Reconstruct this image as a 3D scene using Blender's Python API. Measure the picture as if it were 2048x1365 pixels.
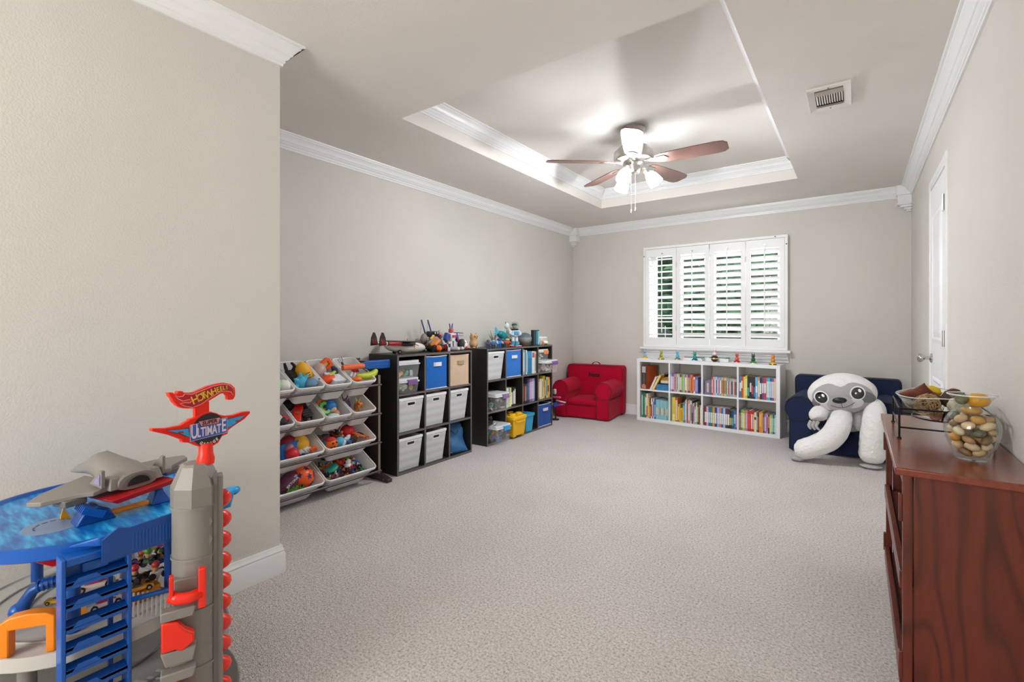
import bpy, bmesh, math, random
from mathutils import Vector, Matrix, Euler
R = random.Random(7)
PI = math.pi
for _o in list(bpy.data.objects): bpy.data.objects.remove(_o)
SC = bpy.context.scene
COL = SC.collection

# ---------------------------------------------------------------- camera
cam = bpy.data.cameras.new('camera'); CAM = bpy.data.objects.new('camera', cam); COL.objects.link(CAM)
cam.sensor_width = 36.0; cam.lens = 36.0 * 956.0 / 2048.0
cam.shift_y = -34.5 / 2048.0
cam.clip_start = 0.02
CAM.location = (0, 0, 1.14)
CAM.rotation_euler = (PI / 2, 0, math.atan(690 / 956.0))
SC.camera = CAM

# ---------------------------------------------------------------- world, daylight, exposure
W = bpy.data.worlds.new('world'); SC.world = W; W.use_nodes = True
_bg = W.node_tree.nodes['Background']
_bg.inputs[0].default_value = (0.86, 0.94, 1.0, 1); _bg.inputs[1].default_value = 2.2
def area(name, loc, rot, sx, sy, power, col):
    l = bpy.data.lights.new(name, 'AREA'); l.shape = 'RECTANGLE'; l.size = sx; l.size_y = sy
    l.energy = power; l.color = col
    o = bpy.data.objects.new(name, l); COL.objects.link(o); o.location = loc; o.rotation_euler = rot
    return o
# added fill light, set at an invented window behind the camera
area('rear_fill_light', (-1.3, -2.42, 1.45), (PI / 2 + 0.8, 0, 0), 1.3, 1.7, 50, (1.0, 0.955, 0.89))
# daylight outside the shuttered window
area('daylight_shuttered_window', (-1.36, 7.1, 2.6), (-PI / 2 + 0.5, 0, 0), 2.6, 2.2, 110, (0.95, 0.98, 1.0))
SC.view_settings.view_transform = 'Standard'; SC.view_settings.look = 'None'
SC.view_settings.gamma = 1.0; SC.view_settings.use_curve_mapping = False
SC.view_settings.exposure = 0.97
LAMP = 36.0     # radiance of the fan's frosted shades (the bulbs in them are brighter)
SC.cycles.use_denoising = True
SC.cycles.max_bounces = 8; SC.cycles.diffuse_bounces = 4; SC.cycles.transparent_max_bounces = 12; SC.cycles.adaptive_threshold = 0.02
SC.cycles.caustics_reflective = False; SC.cycles.caustics_refractive = False

# ---------------------------------------------------------------- materials
def lin(h):
    if not isinstance(h, str): return tuple(h)[:3]
    v = [int(h[i:i + 2], 16) / 255 for i in (0, 2, 4)]
    return tuple(c / 12.92 if c <= 0.04045 else ((c + 0.055) / 1.055) ** 2.4 for c in v)
_mc = {}
def P(col, rough=0.5, metal=0.0, var=0.06, bump=0.0, bscale=60.0, coat=0.0, trans=0.0, emit=0.0, sheen=0.0, scale=25.0, alpha=1.0):
    """a procedural plastic/cloth/metal: base colour with a little noise, optional noise bump"""
    key = (col, rough, metal, var, bump, bscale, coat, trans, emit, sheen, scale, alpha)
    if key in _mc: return _mc[key]
    m = bpy.data.materials.new('mat_%03d' % len(_mc)); m.use_nodes = True
    n, l = m.node_tree.nodes, m.node_tree.links
    b = n['Principled BSDF']; c = lin(col)
    b.inputs['Base Color'].default_value = (*c, 1); b.inputs['Roughness'].default_value = rough
    b.inputs['Metallic'].default_value = metal
    if coat: b.inputs['Coat Weight'].default_value = coat
    if trans: b.inputs['Transmission Weight'].default_value = trans
    if sheen: b.inputs['Sheen Weight'].default_value = sheen; b.inputs['Specular IOR Level'].default_value = 0.15
    if alpha < 1: b.inputs['Alpha'].default_value = alpha
    if emit:
        b.inputs['Emission Color'].default_value = (*c, 1); b.inputs['Emission Strength'].default_value = emit
    if var or bump:
        tc = n.new('ShaderNodeTexCoord'); no = n.new('ShaderNodeTexNoise'); no.inputs['Scale'].default_value = scale
        no.inputs['Detail'].default_value = 3
        l.new(tc.outputs['Object'], no.inputs['Vector'])
    if var:
        mx = n.new('ShaderNodeMix'); mx.data_type = 'RGBA'
        mx.inputs[6].default_value = (*[x * (1 - var) for x in c], 1)
        mx.inputs[7].default_value = (*[min(1, x * (1 + var)) for x in c], 1)
        l.new(no.outputs['Fac'], mx.inputs[0]); l.new(mx.outputs[2], b.inputs['Base Color'])
    if bump:
        n2 = n.new('ShaderNodeTexNoise'); n2.inputs['Scale'].default_value = bscale; n2.inputs['Detail'].default_value = 4
        l.new(tc.outputs['Object'], n2.inputs['Vector'])
        bp = n.new('ShaderNodeBump'); bp.inputs['Strength'].default_value = bump; bp.inputs['Distance'].default_value = 0.01
        l.new(n2.outputs['Fac'], bp.inputs['Height']); l.new(bp.outputs[0], b.inputs['Normal'])
    _mc[key] = m
    return m
def nodes_mat(name):
    m = bpy.data.materials.new(name); m.use_nodes = True
    n, l = m.node_tree.nodes, m.node_tree.links
    return m, n, l, n['Principled BSDF']
def ramp(n, stops):
    r = n.new('ShaderNodeValToRGB'); e = r.color_ramp.elements
    while len(e) < len(stops): e.new(0.5)
    for q, (p, c) in zip(e, stops): q.position = p; q.color = (*lin(c), 1)
    return r
def mat_paint(name, col, bump=0.25, scale=140):
    m, n, l, b = nodes_mat(name); b.inputs['Roughness'].default_value = 0.75
    b.inputs['Specular IOR Level'].default_value = 0.25
    tc = n.new('ShaderNodeTexCoord'); a = n.new('ShaderNodeTexNoise'); a.inputs['Scale'].default_value = scale; a.inputs['Detail'].default_value = 5
    l.new(tc.outputs['Object'], a.inputs[0])
    g = n.new('ShaderNodeTexNoise'); g.inputs['Scale'].default_value = 1.3; l.new(tc.outputs['Object'], g.inputs[0])
    c = lin(col); r = ramp(n, [(0.35, tuple(x * 0.975 for x in c)), (0.65, tuple(min(1, x * 1.02) for x in c))])
    l.new(g.outputs[0], r.inputs[0]); l.new(r.outputs[0], b.inputs['Base Color'])
    bp = n.new('ShaderNodeBump'); bp.inputs['Strength'].default_value = bump; bp.inputs['Distance'].default_value = 0.004
    l.new(a.outputs[0], bp.inputs['Height']); l.new(bp.outputs[0], b.inputs['Normal'])
    return m
def mat_carpet():
    m, n, l, b = nodes_mat('carpet'); b.inputs['Roughness'].default_value = 0.95
    b.inputs['Specular IOR Level'].default_value = 0.1; b.inputs['Sheen Weight'].default_value = 0.25
    tc = n.new('ShaderNodeTexCoord')
    v = n.new('ShaderNodeTexVoronoi'); v.inputs['Scale'].default_value = 230; l.new(tc.outputs['Object'], v.inputs['Vector'])
    a = n.new('ShaderNodeTexNoise'); a.inputs['Scale'].default_value = 105; a.inputs['Detail'].default_value = 6; a.inputs['Roughness'].default_value = 0.7
    l.new(tc.outputs['Object'], a.inputs[0])
    g = n.new('ShaderNodeTexNoise'); g.inputs['Scale'].default_value = 2.2; g.inputs['Detail'].default_value = 5; l.new(tc.outputs['Object'], g.inputs[0])
    r = ramp(n, [(0.33, '8f837b'), (0.45, 'd0c7c1'), (0.55, 'e3dcd8'), (0.66, 'f6f1ee')]); l.new(a.outputs[0], r.inputs[0])
    r2 = ramp(n, [(0.36, (0.94, 0.935, 0.93)), (0.64, (1, 1, 1))]); l.new(g.outputs[0], r2.inputs[0])
    mx = n.new('ShaderNodeMix'); mx.data_type = 'RGBA'; mx.blend_type = 'MULTIPLY'; mx.inputs[0].default_value = 1
    l.new(r.outputs[0], mx.inputs[6]); l.new(r2.outputs[0], mx.inputs[7]); l.new(mx.outputs[2], b.inputs['Base Color'])
    ad = n.new('ShaderNodeMath'); ad.operation = 'ADD'; l.new(a.outputs[0], ad.inputs[0]); l.new(v.outputs['Distance'], ad.inputs[1])
    bp = n.new('ShaderNodeBump'); bp.inputs['Strength'].default_value = 0.7; bp.inputs['Distance'].default_value = 0.009
    l.new(ad.outputs[0], bp.inputs['Height']); l.new(bp.outputs[0], b.inputs['Normal'])
    return m
def mat_wood(name, dark, mid, light, stretch=(9, 9, 0.9), rough=0.3, coat=0.3, wscale=2.2):
    m, n, l, b = nodes_mat(name); b.inputs['Roughness'].default_value = rough; b.inputs['Coat Weight'].default_value = coat
    b.inputs['Coat Roughness'].default_value = 0.2
    tc = n.new('ShaderNodeTexCoord'); mp = n.new('ShaderNodeMapping'); mp.inputs['Scale'].default_value = stretch
    l.new(tc.outputs['Object'], mp.inputs[0])
    g = n.new('ShaderNodeTexNoise'); g.inputs['Scale'].default_value = 1.5; g.inputs['Detail'].default_value = 1.0; l.new(mp.outputs[0], g.inputs[0])
    mu = n.new('ShaderNodeMath'); mu.operation = 'MULTIPLY'; mu.inputs[1].default_value = 9 * wscale; l.new(g.outputs[0], mu.inputs[0])
    sn = n.new('ShaderNodeMath'); sn.operation = 'SINE'; l.new(mu.outputs[0], sn.inputs[0])
    f = n.new('ShaderNodeTexNoise'); f.inputs['Scale'].default_value = 14; f.inputs['Detail'].default_value = 5; l.new(mp.outputs[0], f.inputs[0])
    r = ramp(n, [(0.3, mid), (0.7, light)]); l.new(f.outputs[0], r.inputs[0])
    ha = n.new('ShaderNodeMath'); ha.operation = 'MULTIPLY_ADD'; ha.inputs[1].default_value = 0.5; ha.inputs[2].default_value = 0.5; l.new(sn.outputs[0], ha.inputs[0])
    po = n.new('ShaderNodeMath'); po.operation = 'POWER'; po.inputs[1].default_value = 5; l.new(ha.outputs[0], po.inputs[0])
    fm = n.new('ShaderNodeMath'); fm.operation = 'MULTIPLY'; l.new(po.outputs[0], fm.inputs[0]); l.new(f.outputs[0], fm.inputs[1])
    mx = n.new('ShaderNodeMix'); mx.data_type = 'RGBA'; mx.inputs[7].default_value = (*lin(dark), 1)
    l.new(fm.outputs[0], mx.inputs[0]); l.new(r.outputs[0], mx.inputs[6]); l.new(mx.outputs[2], b.inputs['Base Color'])
    return m
def mat_clear(name, col, alpha, rough=0.15):
    m, n, l, b = nodes_mat(name); b.inputs['Base Color'].default_value = (*lin(col), 1)
    b.inputs['Roughness'].default_value = rough; b.inputs['Alpha'].default_value = alpha
    return m
def mat_glass(name='glass', tint=(0.97, 0.99, 0.98)):
    m = bpy.data.materials.new(name); m.use_nodes = True; n, l = m.node_tree.nodes, m.node_tree.links
    n.clear(); o = n.new('ShaderNodeOutputMaterial'); tr = n.new('ShaderNodeBsdfTransparent'); gl = n.new('ShaderNodeBsdfGlossy')
    tr.inputs[0].default_value = (*tint, 1); gl.inputs['Roughness'].default_value = 0.03
    fr = n.new('ShaderNodeLayerWeight'); fr.inputs[0].default_value = 0.5; mx = n.new('ShaderNodeMixShader')
    pw_ = n.new('ShaderNodeMath'); pw_.operation = 'POWER'; pw_.inputs[1].default_value = 3.5; l.new(fr.outputs['Facing'], pw_.inputs[0])
    ma = n.new('ShaderNodeMath'); ma.operation = 'MULTIPLY_ADD'; ma.inputs[1].default_value = 0.55; ma.inputs[2].default_value = 0.035; l.new(pw_.outputs[0], ma.inputs[0])
    l.new(ma.outputs[0], mx.inputs[0]); l.new(tr.outputs[0], mx.inputs[1]); l.new(gl.outputs[0], mx.inputs[2]); l.new(mx.outputs[0], o.inputs[0])
    return m

# ---------------------------------------------------------------- mesh builder
def frame(d):
    d = Vector(d).normalized(); u = d.orthogonal().normalized(); return u, d.cross(u)
class B:
    def __init__(s): s.v = []; s.f = []; s.m = []; s.mi = 0
    def add(s, vs, fs):
        k = len(s.v); s.v += [tuple(q) for q in vs]
        s.f += [[i + k for i in f] for f in fs]; s.m += [s.mi] * len(fs); return s
    def box(s, x0, x1, y0, y1, z0, z1, M=None):
        vs = [Vector((x, y, z)) for x in (x0, x1) for y in (y0, y1) for z in (z0, z1)]
        if M: vs = [M @ q for q in vs]
        return s.add(vs, [(0, 1, 3, 2), (4, 6, 7, 5), (0, 4, 5, 1), (2, 3, 7, 6), (0, 2, 6, 4), (1, 5, 7, 3)])
    def cb(s, c, d, rot=None):   # centred box
        M = Matrix.Translation(c) @ (Euler(rot).to_matrix().to_4x4() if rot else Matrix())
        return s.box(-d[0] / 2, d[0] / 2, -d[1] / 2, d[1] / 2, -d[2] / 2, d[2] / 2, M)
    def taper(s, c, d0, d1, h, M=None):  # frustum, base centre c
        vs = [(c[0] + sx * d[0] / 2, c[1] + sy * d[1] / 2, c[2] + z) for d, z in ((d0, 0), (d1, h)) for sx, sy in ((-1, -1), (1, -1), (1, 1), (-1, 1))]
        if M: vs = [M @ Vector(q) for q in vs]
        return s.add(vs, [(3, 2, 1, 0), (4, 5, 6, 7), (0, 1, 5, 4), (1, 2, 6, 5), (2, 3, 7, 6), (3, 0, 4, 7)])
    def cyl(s, p, q, r0, r1=None, n=12):
        p, q = Vector(p), Vector(q); r1 = r0 if r1 is None else r1; u, w = frame(q - p)
        vs = []
        for c, r in ((p, r0), (q, r1)):
            vs += [c + (u * math.cos(2 * PI * i / n) + w * math.sin(2 * PI * i / n)) * r for i in range(n)]
        fs = [(i, (i + 1) % n, n + (i + 1) % n, n + i) for i in range(n)] + [tuple(range(n))[::-1], tuple(range(n, 2 * n))]
        return s.add(vs, fs)
    def tube(s, pts, r, n=8, closed=False):
        pts = [Vector(p) for p in pts]; k = len(pts); rs = r if isinstance(r, (list, tuple)) else [r] * k
        vs = []; u = None
        for i, p in enumerate(pts):
            a = pts[i - 1] if (i or closed) else p; b = pts[(i + 1) % k] if (i < k - 1 or closed) else p
            d = (b - a).normalized() if (b - a).length > 1e-9 else Vector((0, 0, 1))
            if u is None: u = d.orthogonal().normalized()
            u = (u - d * u.dot(d)).normalized(); w = d.cross(u)
            vs += [p + (u * math.cos(2 * PI * j / n) + w * math.sin(2 * PI * j / n)) * rs[i] for j in range(n)]
        fs = []
        for i in range(k if closed else k - 1):
            a, b = i * n, ((i + 1) % k) * n
            fs += [(a + j, a + (j + 1) % n, b + (j + 1) % n, b + j) for j in range(n)]
        if not closed: fs += [tuple(range(n))[::-1], tuple(range((k - 1) * n, k * n))]
        return s.add(vs, fs)
    def sph(s, c, r, nu=12, nv=8, rot=None, v0=0.0, v1=1.0):
        r = (r, r, r) if isinstance(r, (int, float)) else r
        M = Matrix.Translation(c) @ (Euler(rot).to_matrix().to_4x4() if rot else Matrix())
        vs = []
        for j in range(nv + 1):
            t = PI * (v0 + (v1 - v0) * j / nv)
            vs += [M @ Vector((r[0] * math.sin(t) * math.cos(2 * PI * i / nu), r[1] * math.sin(t) * math.sin(2 * PI * i / nu), r[2] * math.cos(t))) for i in range(nu)]
        fs = [(j * nu + i, (j + 1) * nu + i, (j + 1) * nu + (i + 1) % nu, j * nu + (i + 1) % nu) for j in range(nv) for i in range(nu)]
        s.add(vs, fs)
        if v1 < 1: s.add(vs[-nu:], [tuple(range(nu))[::-1]])
        return s
    def lathe(s, prof, c=(0, 0, 0), n=20, M=None, cap=False):
        vs = []
        for r, z in prof: vs += [Vector((r * math.cos(2 * PI * i / n), r * math.sin(2 * PI * i / n), z)) for i in range(n)]
        M = Matrix.Translation(c) @ (M or Matrix()); vs = [M @ q for q in vs]
        k = len(prof)
        fs = [(j * n + i, j * n + (i + 1) % n, (j + 1) * n + (i + 1) % n, (j + 1) * n + i) for j in range(k - 1) for i in range(n)]
        if cap: fs += [tuple(range(n))[::-1], tuple(range((k - 1) * n, k * n))]
        return s.add(vs, fs)
    def prism(s, pts, a, b, M=None):   # 2-D outline (u,v) extruded from w=a to w=b, then M
        k = len(pts); vs = [Vector((x, y, z)) for z in (a, b) for x, y in pts]
        if M: vs = [M @ q for q in vs]
        return s.add(vs, [tuple(range(k))[::-1], tuple(range(k, 2 * k))] + [(i, (i + 1) % k, k + (i + 1) % k, k + i) for i in range(k)])
    def sweep(s, prof, p0, p1, nrm, m0=0, m1=0):   # trim profile (projection, z) along p0->p1
        p0, p1, nrm = Vector(p0), Vector(p1), Vector(nrm); d = (p1 - p0).normalized(); k = len(prof); vs = []
        for base, sg, m in ((p0, 1, m0), (p1, -1, m1)):
            vs += [base + nrm * p + d * (sg * m * p) + Vector((0, 0, z)) for p, z in prof]
        fs = [(i, i + 1, k + i + 1, k + i) for i in range(k - 1)] + [tuple(range(k))[::-1], tuple(range(k, 2 * k))]
        return s.add(vs, fs)
    def mesh(s, name, mats, smooth=False, weld=False):
        me = bpy.data.meshes.new(name); me.from_pydata(s.v, [], s.f); me.validate()
        mats = mats if isinstance(mats, (list, tuple)) else [mats]
        for q in mats: me.materials.append(q)
        bm = bmesh.new(); bm.from_mesh(me)
        if len(bm.faces) == len(s.m):
            bm.faces.ensure_lookup_table()
            for f, i in zip(bm.faces, s.m): f.material_index = i
        if weld: bmesh.ops.remove_doubles(bm, verts=bm.verts, dist=1e-5)
        bmesh.ops.recalc_face_normals(bm, faces=bm.faces)
        if smooth:
            for f in bm.faces: f.smooth = True
            if smooth is not True:
                for e in bm.edges:
                    if len(e.link_faces) == 2 and e.calc_face_angle(0) > smooth: e.smooth = False
        bm.to_mesh(me); bm.free()
        return me
    def build(s, name, mats, parent=None, smooth=False, bev=0, seg=2, world=False, weld=False, loc=None, rot=None, sub=0):
        o = bpy.data.objects.new(name, s.mesh(name, mats, smooth, weld)); COL.objects.link(o)
        if parent:
            o.parent = parent
            if world and parent.parent is None:
                o.location = -Vector(parent.location)
        if loc is not None: o.location = loc
        if rot is not None: o.rotation_euler = rot
        if bev:
            md = o.modifiers.new('bevel', 'BEVEL'); md.width = bev; md.segments = seg; md.limit_method = 'ANGLE'; md.angle_limit = 0.6
            for p in o.data.polygons: p.use_smooth = True
            try: o.data.set_sharp_from_angle(angle=0.7)
            except Exception: pass
            md.harden_normals = False
        if sub:
            md = o.modifiers.new('sub', 'SUBSURF'); md.levels = sub; md.render_levels = sub
            for p in o.data.polygons: p.use_smooth = True
        return o
def tag(o, label, cat, group=None):
    o['label'] = label; o['category'] = cat
    if group: o['group'] = group
    return o
def thing(name, label, cat, loc=(0, 0, 0), rz=0.0, group=None, rot=None):
    o = bpy.data.objects.new(name, None); COL.objects.link(o); o.empty_display_size = 0.05
    o.location = loc; o.rotation_euler = rot if rot else (0, 0, rz)
    return tag(o, label, cat, group)
def struct(o): o['kind'] = 'structure'; return o
def sroot(name, loc=(0, 0, 0)):
    o = bpy.data.objects.new(name, None); COL.objects.link(o); o.location = loc; o.empty_display_size = 0.05
    return struct(o)
def text(name, body, size, m, parent, M, ext=0.0008, shear=0.0, bold=0.0, sx=1.0, align='CENTER'):
    cu = bpy.data.curves.new(name, 'FONT'); cu.body = body; cu.size = size; cu.extrude = ext; cu.shear = shear
    cu.offset = bold; cu.align_x = align; cu.align_y = 'CENTER'; cu.resolution_u = 3
    o = bpy.data.objects.new(name, cu); COL.objects.link(o)
    me = bpy.data.meshes.new_from_object(o.evaluated_get(bpy.context.evaluated_depsgraph_get()))
    bpy.data.objects.remove(o); bpy.data.curves.remove(cu)
    me.transform(M @ Matrix.Diagonal((sx, 1, 1, 1))); me.materials.clear(); me.materials.append(m)
    q = bpy.data.objects.new(name, me); COL.objects.link(q); q.parent = parent
    return q
def basis(o, u, v, w):   # matrix whose columns are u,v,w with origin o
    M = Matrix.Identity(4)
    for i, c in enumerate((u, v, w)):
        for j in range(3): M[j][i] = c[j]
    for j in range(3): M[j][3] = o[j]
    return M
def circle(n, r, cx=0, cy=0, ry=None, a0=0.0, a1=2 * PI, close=False):
    ry = r if ry is None else ry; k = n if not close else n - 1
    return [(cx + r * math.cos(a0 + (a1 - a0) * i / k), cy + ry * math.sin(a0 + (a1 - a0) * i / k)) for i in range(n)]
def rrect(w, h, r, n=4):   # rounded rectangle outline about the origin
    p = []
    for cx, cy, a in ((w / 2 - r, h / 2 - r, 0), (-w / 2 + r, h / 2 - r, PI / 2), (-w / 2 + r, -h / 2 + r, PI), (w / 2 - r, -h / 2 + r, 1.5 * PI)):
        p += [(cx + r * math.cos(a + PI / 2 * i / n), cy + r * math.sin(a + PI / 2 * i / n)) for i in range(n + 1)]
    return p
ORD = ['first', 'second', 'third', 'fourth', 'fifth', 'sixth', 'seventh', 'eighth', 'ninth', 'tenth', 'eleventh', 'twelfth', 'thirteenth', 'fourteenth', 'fifteenth', 'sixteenth', 'seventeenth', 'eighteenth', 'nineteenth', 'twentieth', 'twenty-first', 'twenty-second', 'twenty-third', 'twenty-fourth', 'twenty-fifth']
# ---------------------------------------------------------------- the room
XL, XN, XR, YB, YJ, YR, ZC = -3.145, -2.147, 0.41, 5.78, 1.155, -2.3, 2.42
TX0, TX1, TY0, TY1, ZT = -2.30, -0.425, 2.01, 4.88, 2.61
WALL = mat_paint('wall_paint', 'd5d1ca', 0.35, 150)
CEIL = mat_paint('ceiling_paint', 'e3ded7', 0.45, 110)
TRIM = P('eceded', 0.35, var=0.015)
CARPET = mat_carpet()
b = B(); b.add([(XL, YJ, 0), (XN, YJ, 0), (XN, YR, 0), (XR, YR, 0), (XR, YB, 0), (XL, YB, 0)], [(0, 1, 2, 3, 4, 5)])
struct(b.build('floor', CARPET))
b = B()
o = [(XL, YR), (XR, YR), (XR, YB), (XL, YB)]; t = [(TX0, TY0), (TX1, TY0), (TX1, TY1), (TX0, TY1)]
b.add([(x, y, ZC) for x, y in o] + [(x, y, ZC) for x, y in t] + [(x, y, ZT) for x, y in t],
      [(i, (i + 1) % 4, 4 + (i + 1) % 4, 4 + i) for i in range(4)] + [(4 + i, 4 + (i + 1) % 4, 8 + (i + 1) % 4, 8 + i) for i in range(4)] + [(8, 9, 10, 11)])
struct(b.build('ceiling', CEIL))
def quad(name, p, m): struct(B().add(p, [(0, 1, 2, 3)]).build(name, m))
quad('wall_left', [(XL, YJ, 0), (XL, YB, 0), (XL, YB, ZC), (XL, YJ, ZC)], WALL)
quad('wall_left_return', [(XL, YJ, 0), (XN, YJ, 0), (XN, YJ, ZC), (XL, YJ, ZC)], WALL)
quad('wall_left_front', [(XN, YR, 0), (XN, YJ, 0), (XN, YJ, ZC), (XN, YR, ZC)], WALL)
def holed(name, axis, c0, c1, a0, a1, z1, h, m):   # wall with a rectangular opening h=(a0,a1,z0,z1) and a thickness c0->c1
    def pt(a, z, c): return (a, c, z) if axis == 'y' else (c, a, z)
    O = [(a0, 0), (a1, 0), (a1, z1), (a0, z1)]; I = [(h[0], h[2]), (h[1], h[2]), (h[1], h[3]), (h[0], h[3])]
    vs = [pt(*q, c) for c in (c0, c1) for q in O + I]
    fs = []
    for i in range(4):
        j = (i + 1) % 4
        fs += [(i, j, 4 + j, 4 + i), (8 + i, 12 + i, 12 + j, 8 + j), (4 + i, 4 + j, 12 + j, 12 + i), (i, 8 + i, 8 + j, j)]
    return struct(B().add(vs, fs).build(name, m))
holed('wall_back', 'y', YB, YB + 0.16, XL - 0.1, XR + 0.1, ZC + 0.2, (-2.07, -0.65, 0.91, 2.01), WALL)
holed('wall_rear', 'y', YR, YR - 0.12, XN - 0.1, XR + 0.1, ZC + 0.2, (-1.97, -0.63, 0.5, 2.2), WALL)
holed('wall_right', 'x', XR, XR + 0.12, YR - 0.1, YB + 0.1, ZC + 0.2, (3.63, 4.27, 0.02, 2.02), WALL)

CROWN = [(0.0, -0.098), (0.010, -0.098), (0.011, -0.086), (0.017, -0.083), (0.018, -0.073), (0.026, -0.068), (0.034, -0.055), (0.040, -0.052), (0.042, -0.044), (0.056, -0.026), (0.066, -0.018), (0.067, -0.011), (0.078, -0.009), (0.080, 0.0)]
BASE = [(0.0, 0.125), (0.008, 0.125), (0.010, 0.112), (0.015, 0.104), (0.013, 0.096), (0.017, 0.088), (0.018, 0.0), (0.0, 0.0)]
def trim(name, prof, p0, p1, n, z, m0=1, m1=1):
    return struct(B().sweep(prof, (*p0, z), (*p1, z), n, m0, m1).build(name, TRIM, smooth=0.5))
trim('trim_1', CROWN, (XL, YJ), (XL, YB), (1, 0, 0), ZC)
trim('trim_2', CROWN, (XL, YB), (XR, YB), (0, -1, 0), ZC)
trim('trim_3', CROWN, (XR, YB), (XR, YR), (-1, 0, 0), ZC)
trim('trim_4', CROWN, (XN, YR), (XN, YJ), (1, 0, 0), ZC, 1, -1)
trim('trim_5', CROWN, (XN, YJ), (XL, YJ), (0, 1, 0), ZC, -1, 1)
trim('trim_6', CROWN, (TX0, TY0), (TX0, TY1), (1, 0, 0), ZT)
trim('trim_7', CROWN, (TX0, TY1), (TX1, TY1), (0, -1, 0), ZT)
trim('trim_8', CROWN, (TX1, TY1), (TX1, TY0), (-1, 0, 0), ZT)
trim('trim_9', CROWN, (TX1, TY0), (TX0, TY0), (0, 1, 0), ZT)
trim('baseboard_left', BASE, (XL, YJ), (XL, YB), (1, 0, 0), 0)
trim('baseboard_back', BASE, (XL, YB), (XR, YB), (0, -1, 0), 0)
trim('baseboard_right', BASE, (XR, 3.555), (XR, YR), (-1, 0, 0), 0, 0, 1)
trim('baseboard_right_corner', BASE, (XR, YB), (XR, 4.345), (-1, 0, 0), 0, 1, 0)
trim('baseboard_left_front', BASE, (XN, YR), (XN, YJ), (1, 0, 0), 0, 1, -1)
trim('baseboard_left_return', BASE, (XN, YJ), (XL, YJ), (0, 1, 0), 0, -1, 1)
# corner blocks where the crown runs meet
for k, (x, sx) in enumerate(((XL, 1), (XR, -1))):
    b = B(); prev = None
    for w, z0, z1 in ((0.115, 2.33, 2.42), (0.105, 2.255, 2.33), (0.112, 2.24, 2.256), (0.085, 2.22, 2.24), (0.06, 2.2, 2.22), (0.035, 2.185, 2.2)):
        b.box(min(x, x + sx * w), max(x, x + sx * w), YB - w, YB, z0, z1)
    struct(b.build('trim_%d' % (10 + k), TRIM, bev=0.004))

# ---- window behind the bookcase with plantation shutters
SH = P('f2f2f1', 0.4, var=0.01)
WX0, WX1, WZ0, WZ1 = -2.135, -0.585, 0.86, 2.075
win = sroot('window_1', (-1.36, YB, WZ0))
F0, F1 = YB - 0.062, YB
b = B()
def rect_ring(b, x0, x1, z0, z1, w, y0, y1):
    O = [(x0, z0), (x1, z0), (x1, z1), (x0, z1)]; I = [(x0 + w, z0 + w), (x1 - w, z0 + w), (x1 - w, z1 - w), (x0 + w, z1 - w)]
    vs = [(x, y, z) for y in (y0, y1) for x, z in O + I]; fs = []
    for i in range(4):
        j = (i + 1) % 4
        fs += [(i, j, 4 + j, 4 + i), (8 + i, 12 + i, 12 + j, 8 + j), (4 + i, 4 + j, 12 + j, 12 + i), (i, 8 + i, 8 + j, j)]
    b.add(vs, fs)
rect_ring(b, WX0, WX1, WZ0, WZ1, 0.028, F0, F1)
b.build('shutter_frame', SH, win, world=True, bev=0.003)
pw = (WX1 - WX0 - 0.056) / 4
LV = P('fbfbfa', 0.45, var=0.01)
lb = B(); n = 10
lb.prism([(0.034 * math.cos(a), 0.0055 * math.sin(a)) for a in [2 * PI * i / n for i in range(n)]], 0.0, 1.0)
LVM = lb.mesh('louver', LV, smooth=0.8)
for i in range(4):
    x0 = WX0 + 0.028 + i * pw + 0.0015; x1 = x0 + pw - 0.003
    if i == 1: x1 -= 0.005
    z0, z1 = WZ0 + 0.03, WZ1 - 0.03
    b = B()   # stiles and rails as one ring
    O = [(x0, z0), (x1, z0), (x1, z1), (x0, z1)]; I = [(x0 + 0.046, z0 + 0.085), (x1 - 0.046, z0 + 0.085), (x1 - 0.046, z1 - 0.09), (x0 + 0.046, z1 - 0.09)]
    vs = [(x, y, z) for y in (F0 + 0.008, F0 + 0.034) for x, z in O + I]; fs = []
    for q in range(4):
        j = (q + 1) % 4
        fs += [(q, j, 4 + j, 4 + q), (8 + q, 12 + q, 12 + j, 8 + j), (4 + q, 4 + j, 12 + j, 12 + q), (q, 8 + q, 8 + j, j)]
    b.add(vs, fs)
    sp = b.build('shutter_panel', SH, win, world=True, bev=0.002)
    tilt = (0.10, 0.70, 0.74, 0.80)[i]; a0, a1 = I[0][1], I[2][1]; nl = 13; pit = (a1 - a0) / nl
    for k in range(nl):
        o = bpy.data.objects.new('louver', LVM); COL.objects.link(o); o.parent = sp
        # prism axis (local z) along world x; local x across the slat (towards the room, inner edge raised)
        M = basis((I[0][0] + 0.002, F0 + 0.021, a0 + pit * (k + 0.5)), (0, -math.cos(tilt), math.sin(tilt)), (0, -math.sin(tilt), -math.cos(tilt)), (1, 0, 0))
        o.matrix_local = M @ Matrix.Diagonal((1, 1, I[1][0] - I[0][0] - 0.004, 1))
    xr = (I[0][0] + I[1][0]) / 2 + (0.0 if i else 0.02)
    b = B(); b.box(xr - 0.005, xr + 0.005, F0 - 0.022, F0 - 0.012, a0 + 0.06, a1 + 0.012)
    b.build('tilt_rod', SH, sp, bev=0.002)
    b = B(); b.cyl((xr, F0 + 0.008, a1 + 0.03), (xr, F0 - 0.012, a1 + 0.03), 0.007, n=8); b.build('rod_catch', P('b9b9b9', 0.3, 0.8), sp)
    for zz in (z0 + 0.2, z1 - 0.2):
        xh = x1 if i in (0, 2) else x0
        B().cyl((xh, F0 + 0.004, zz - 0.03), (xh, F0 + 0.004, zz + 0.03), 0.005, n=8).build('hinge', P('dcdcdc', 0.3, 0.3), sp)
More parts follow.
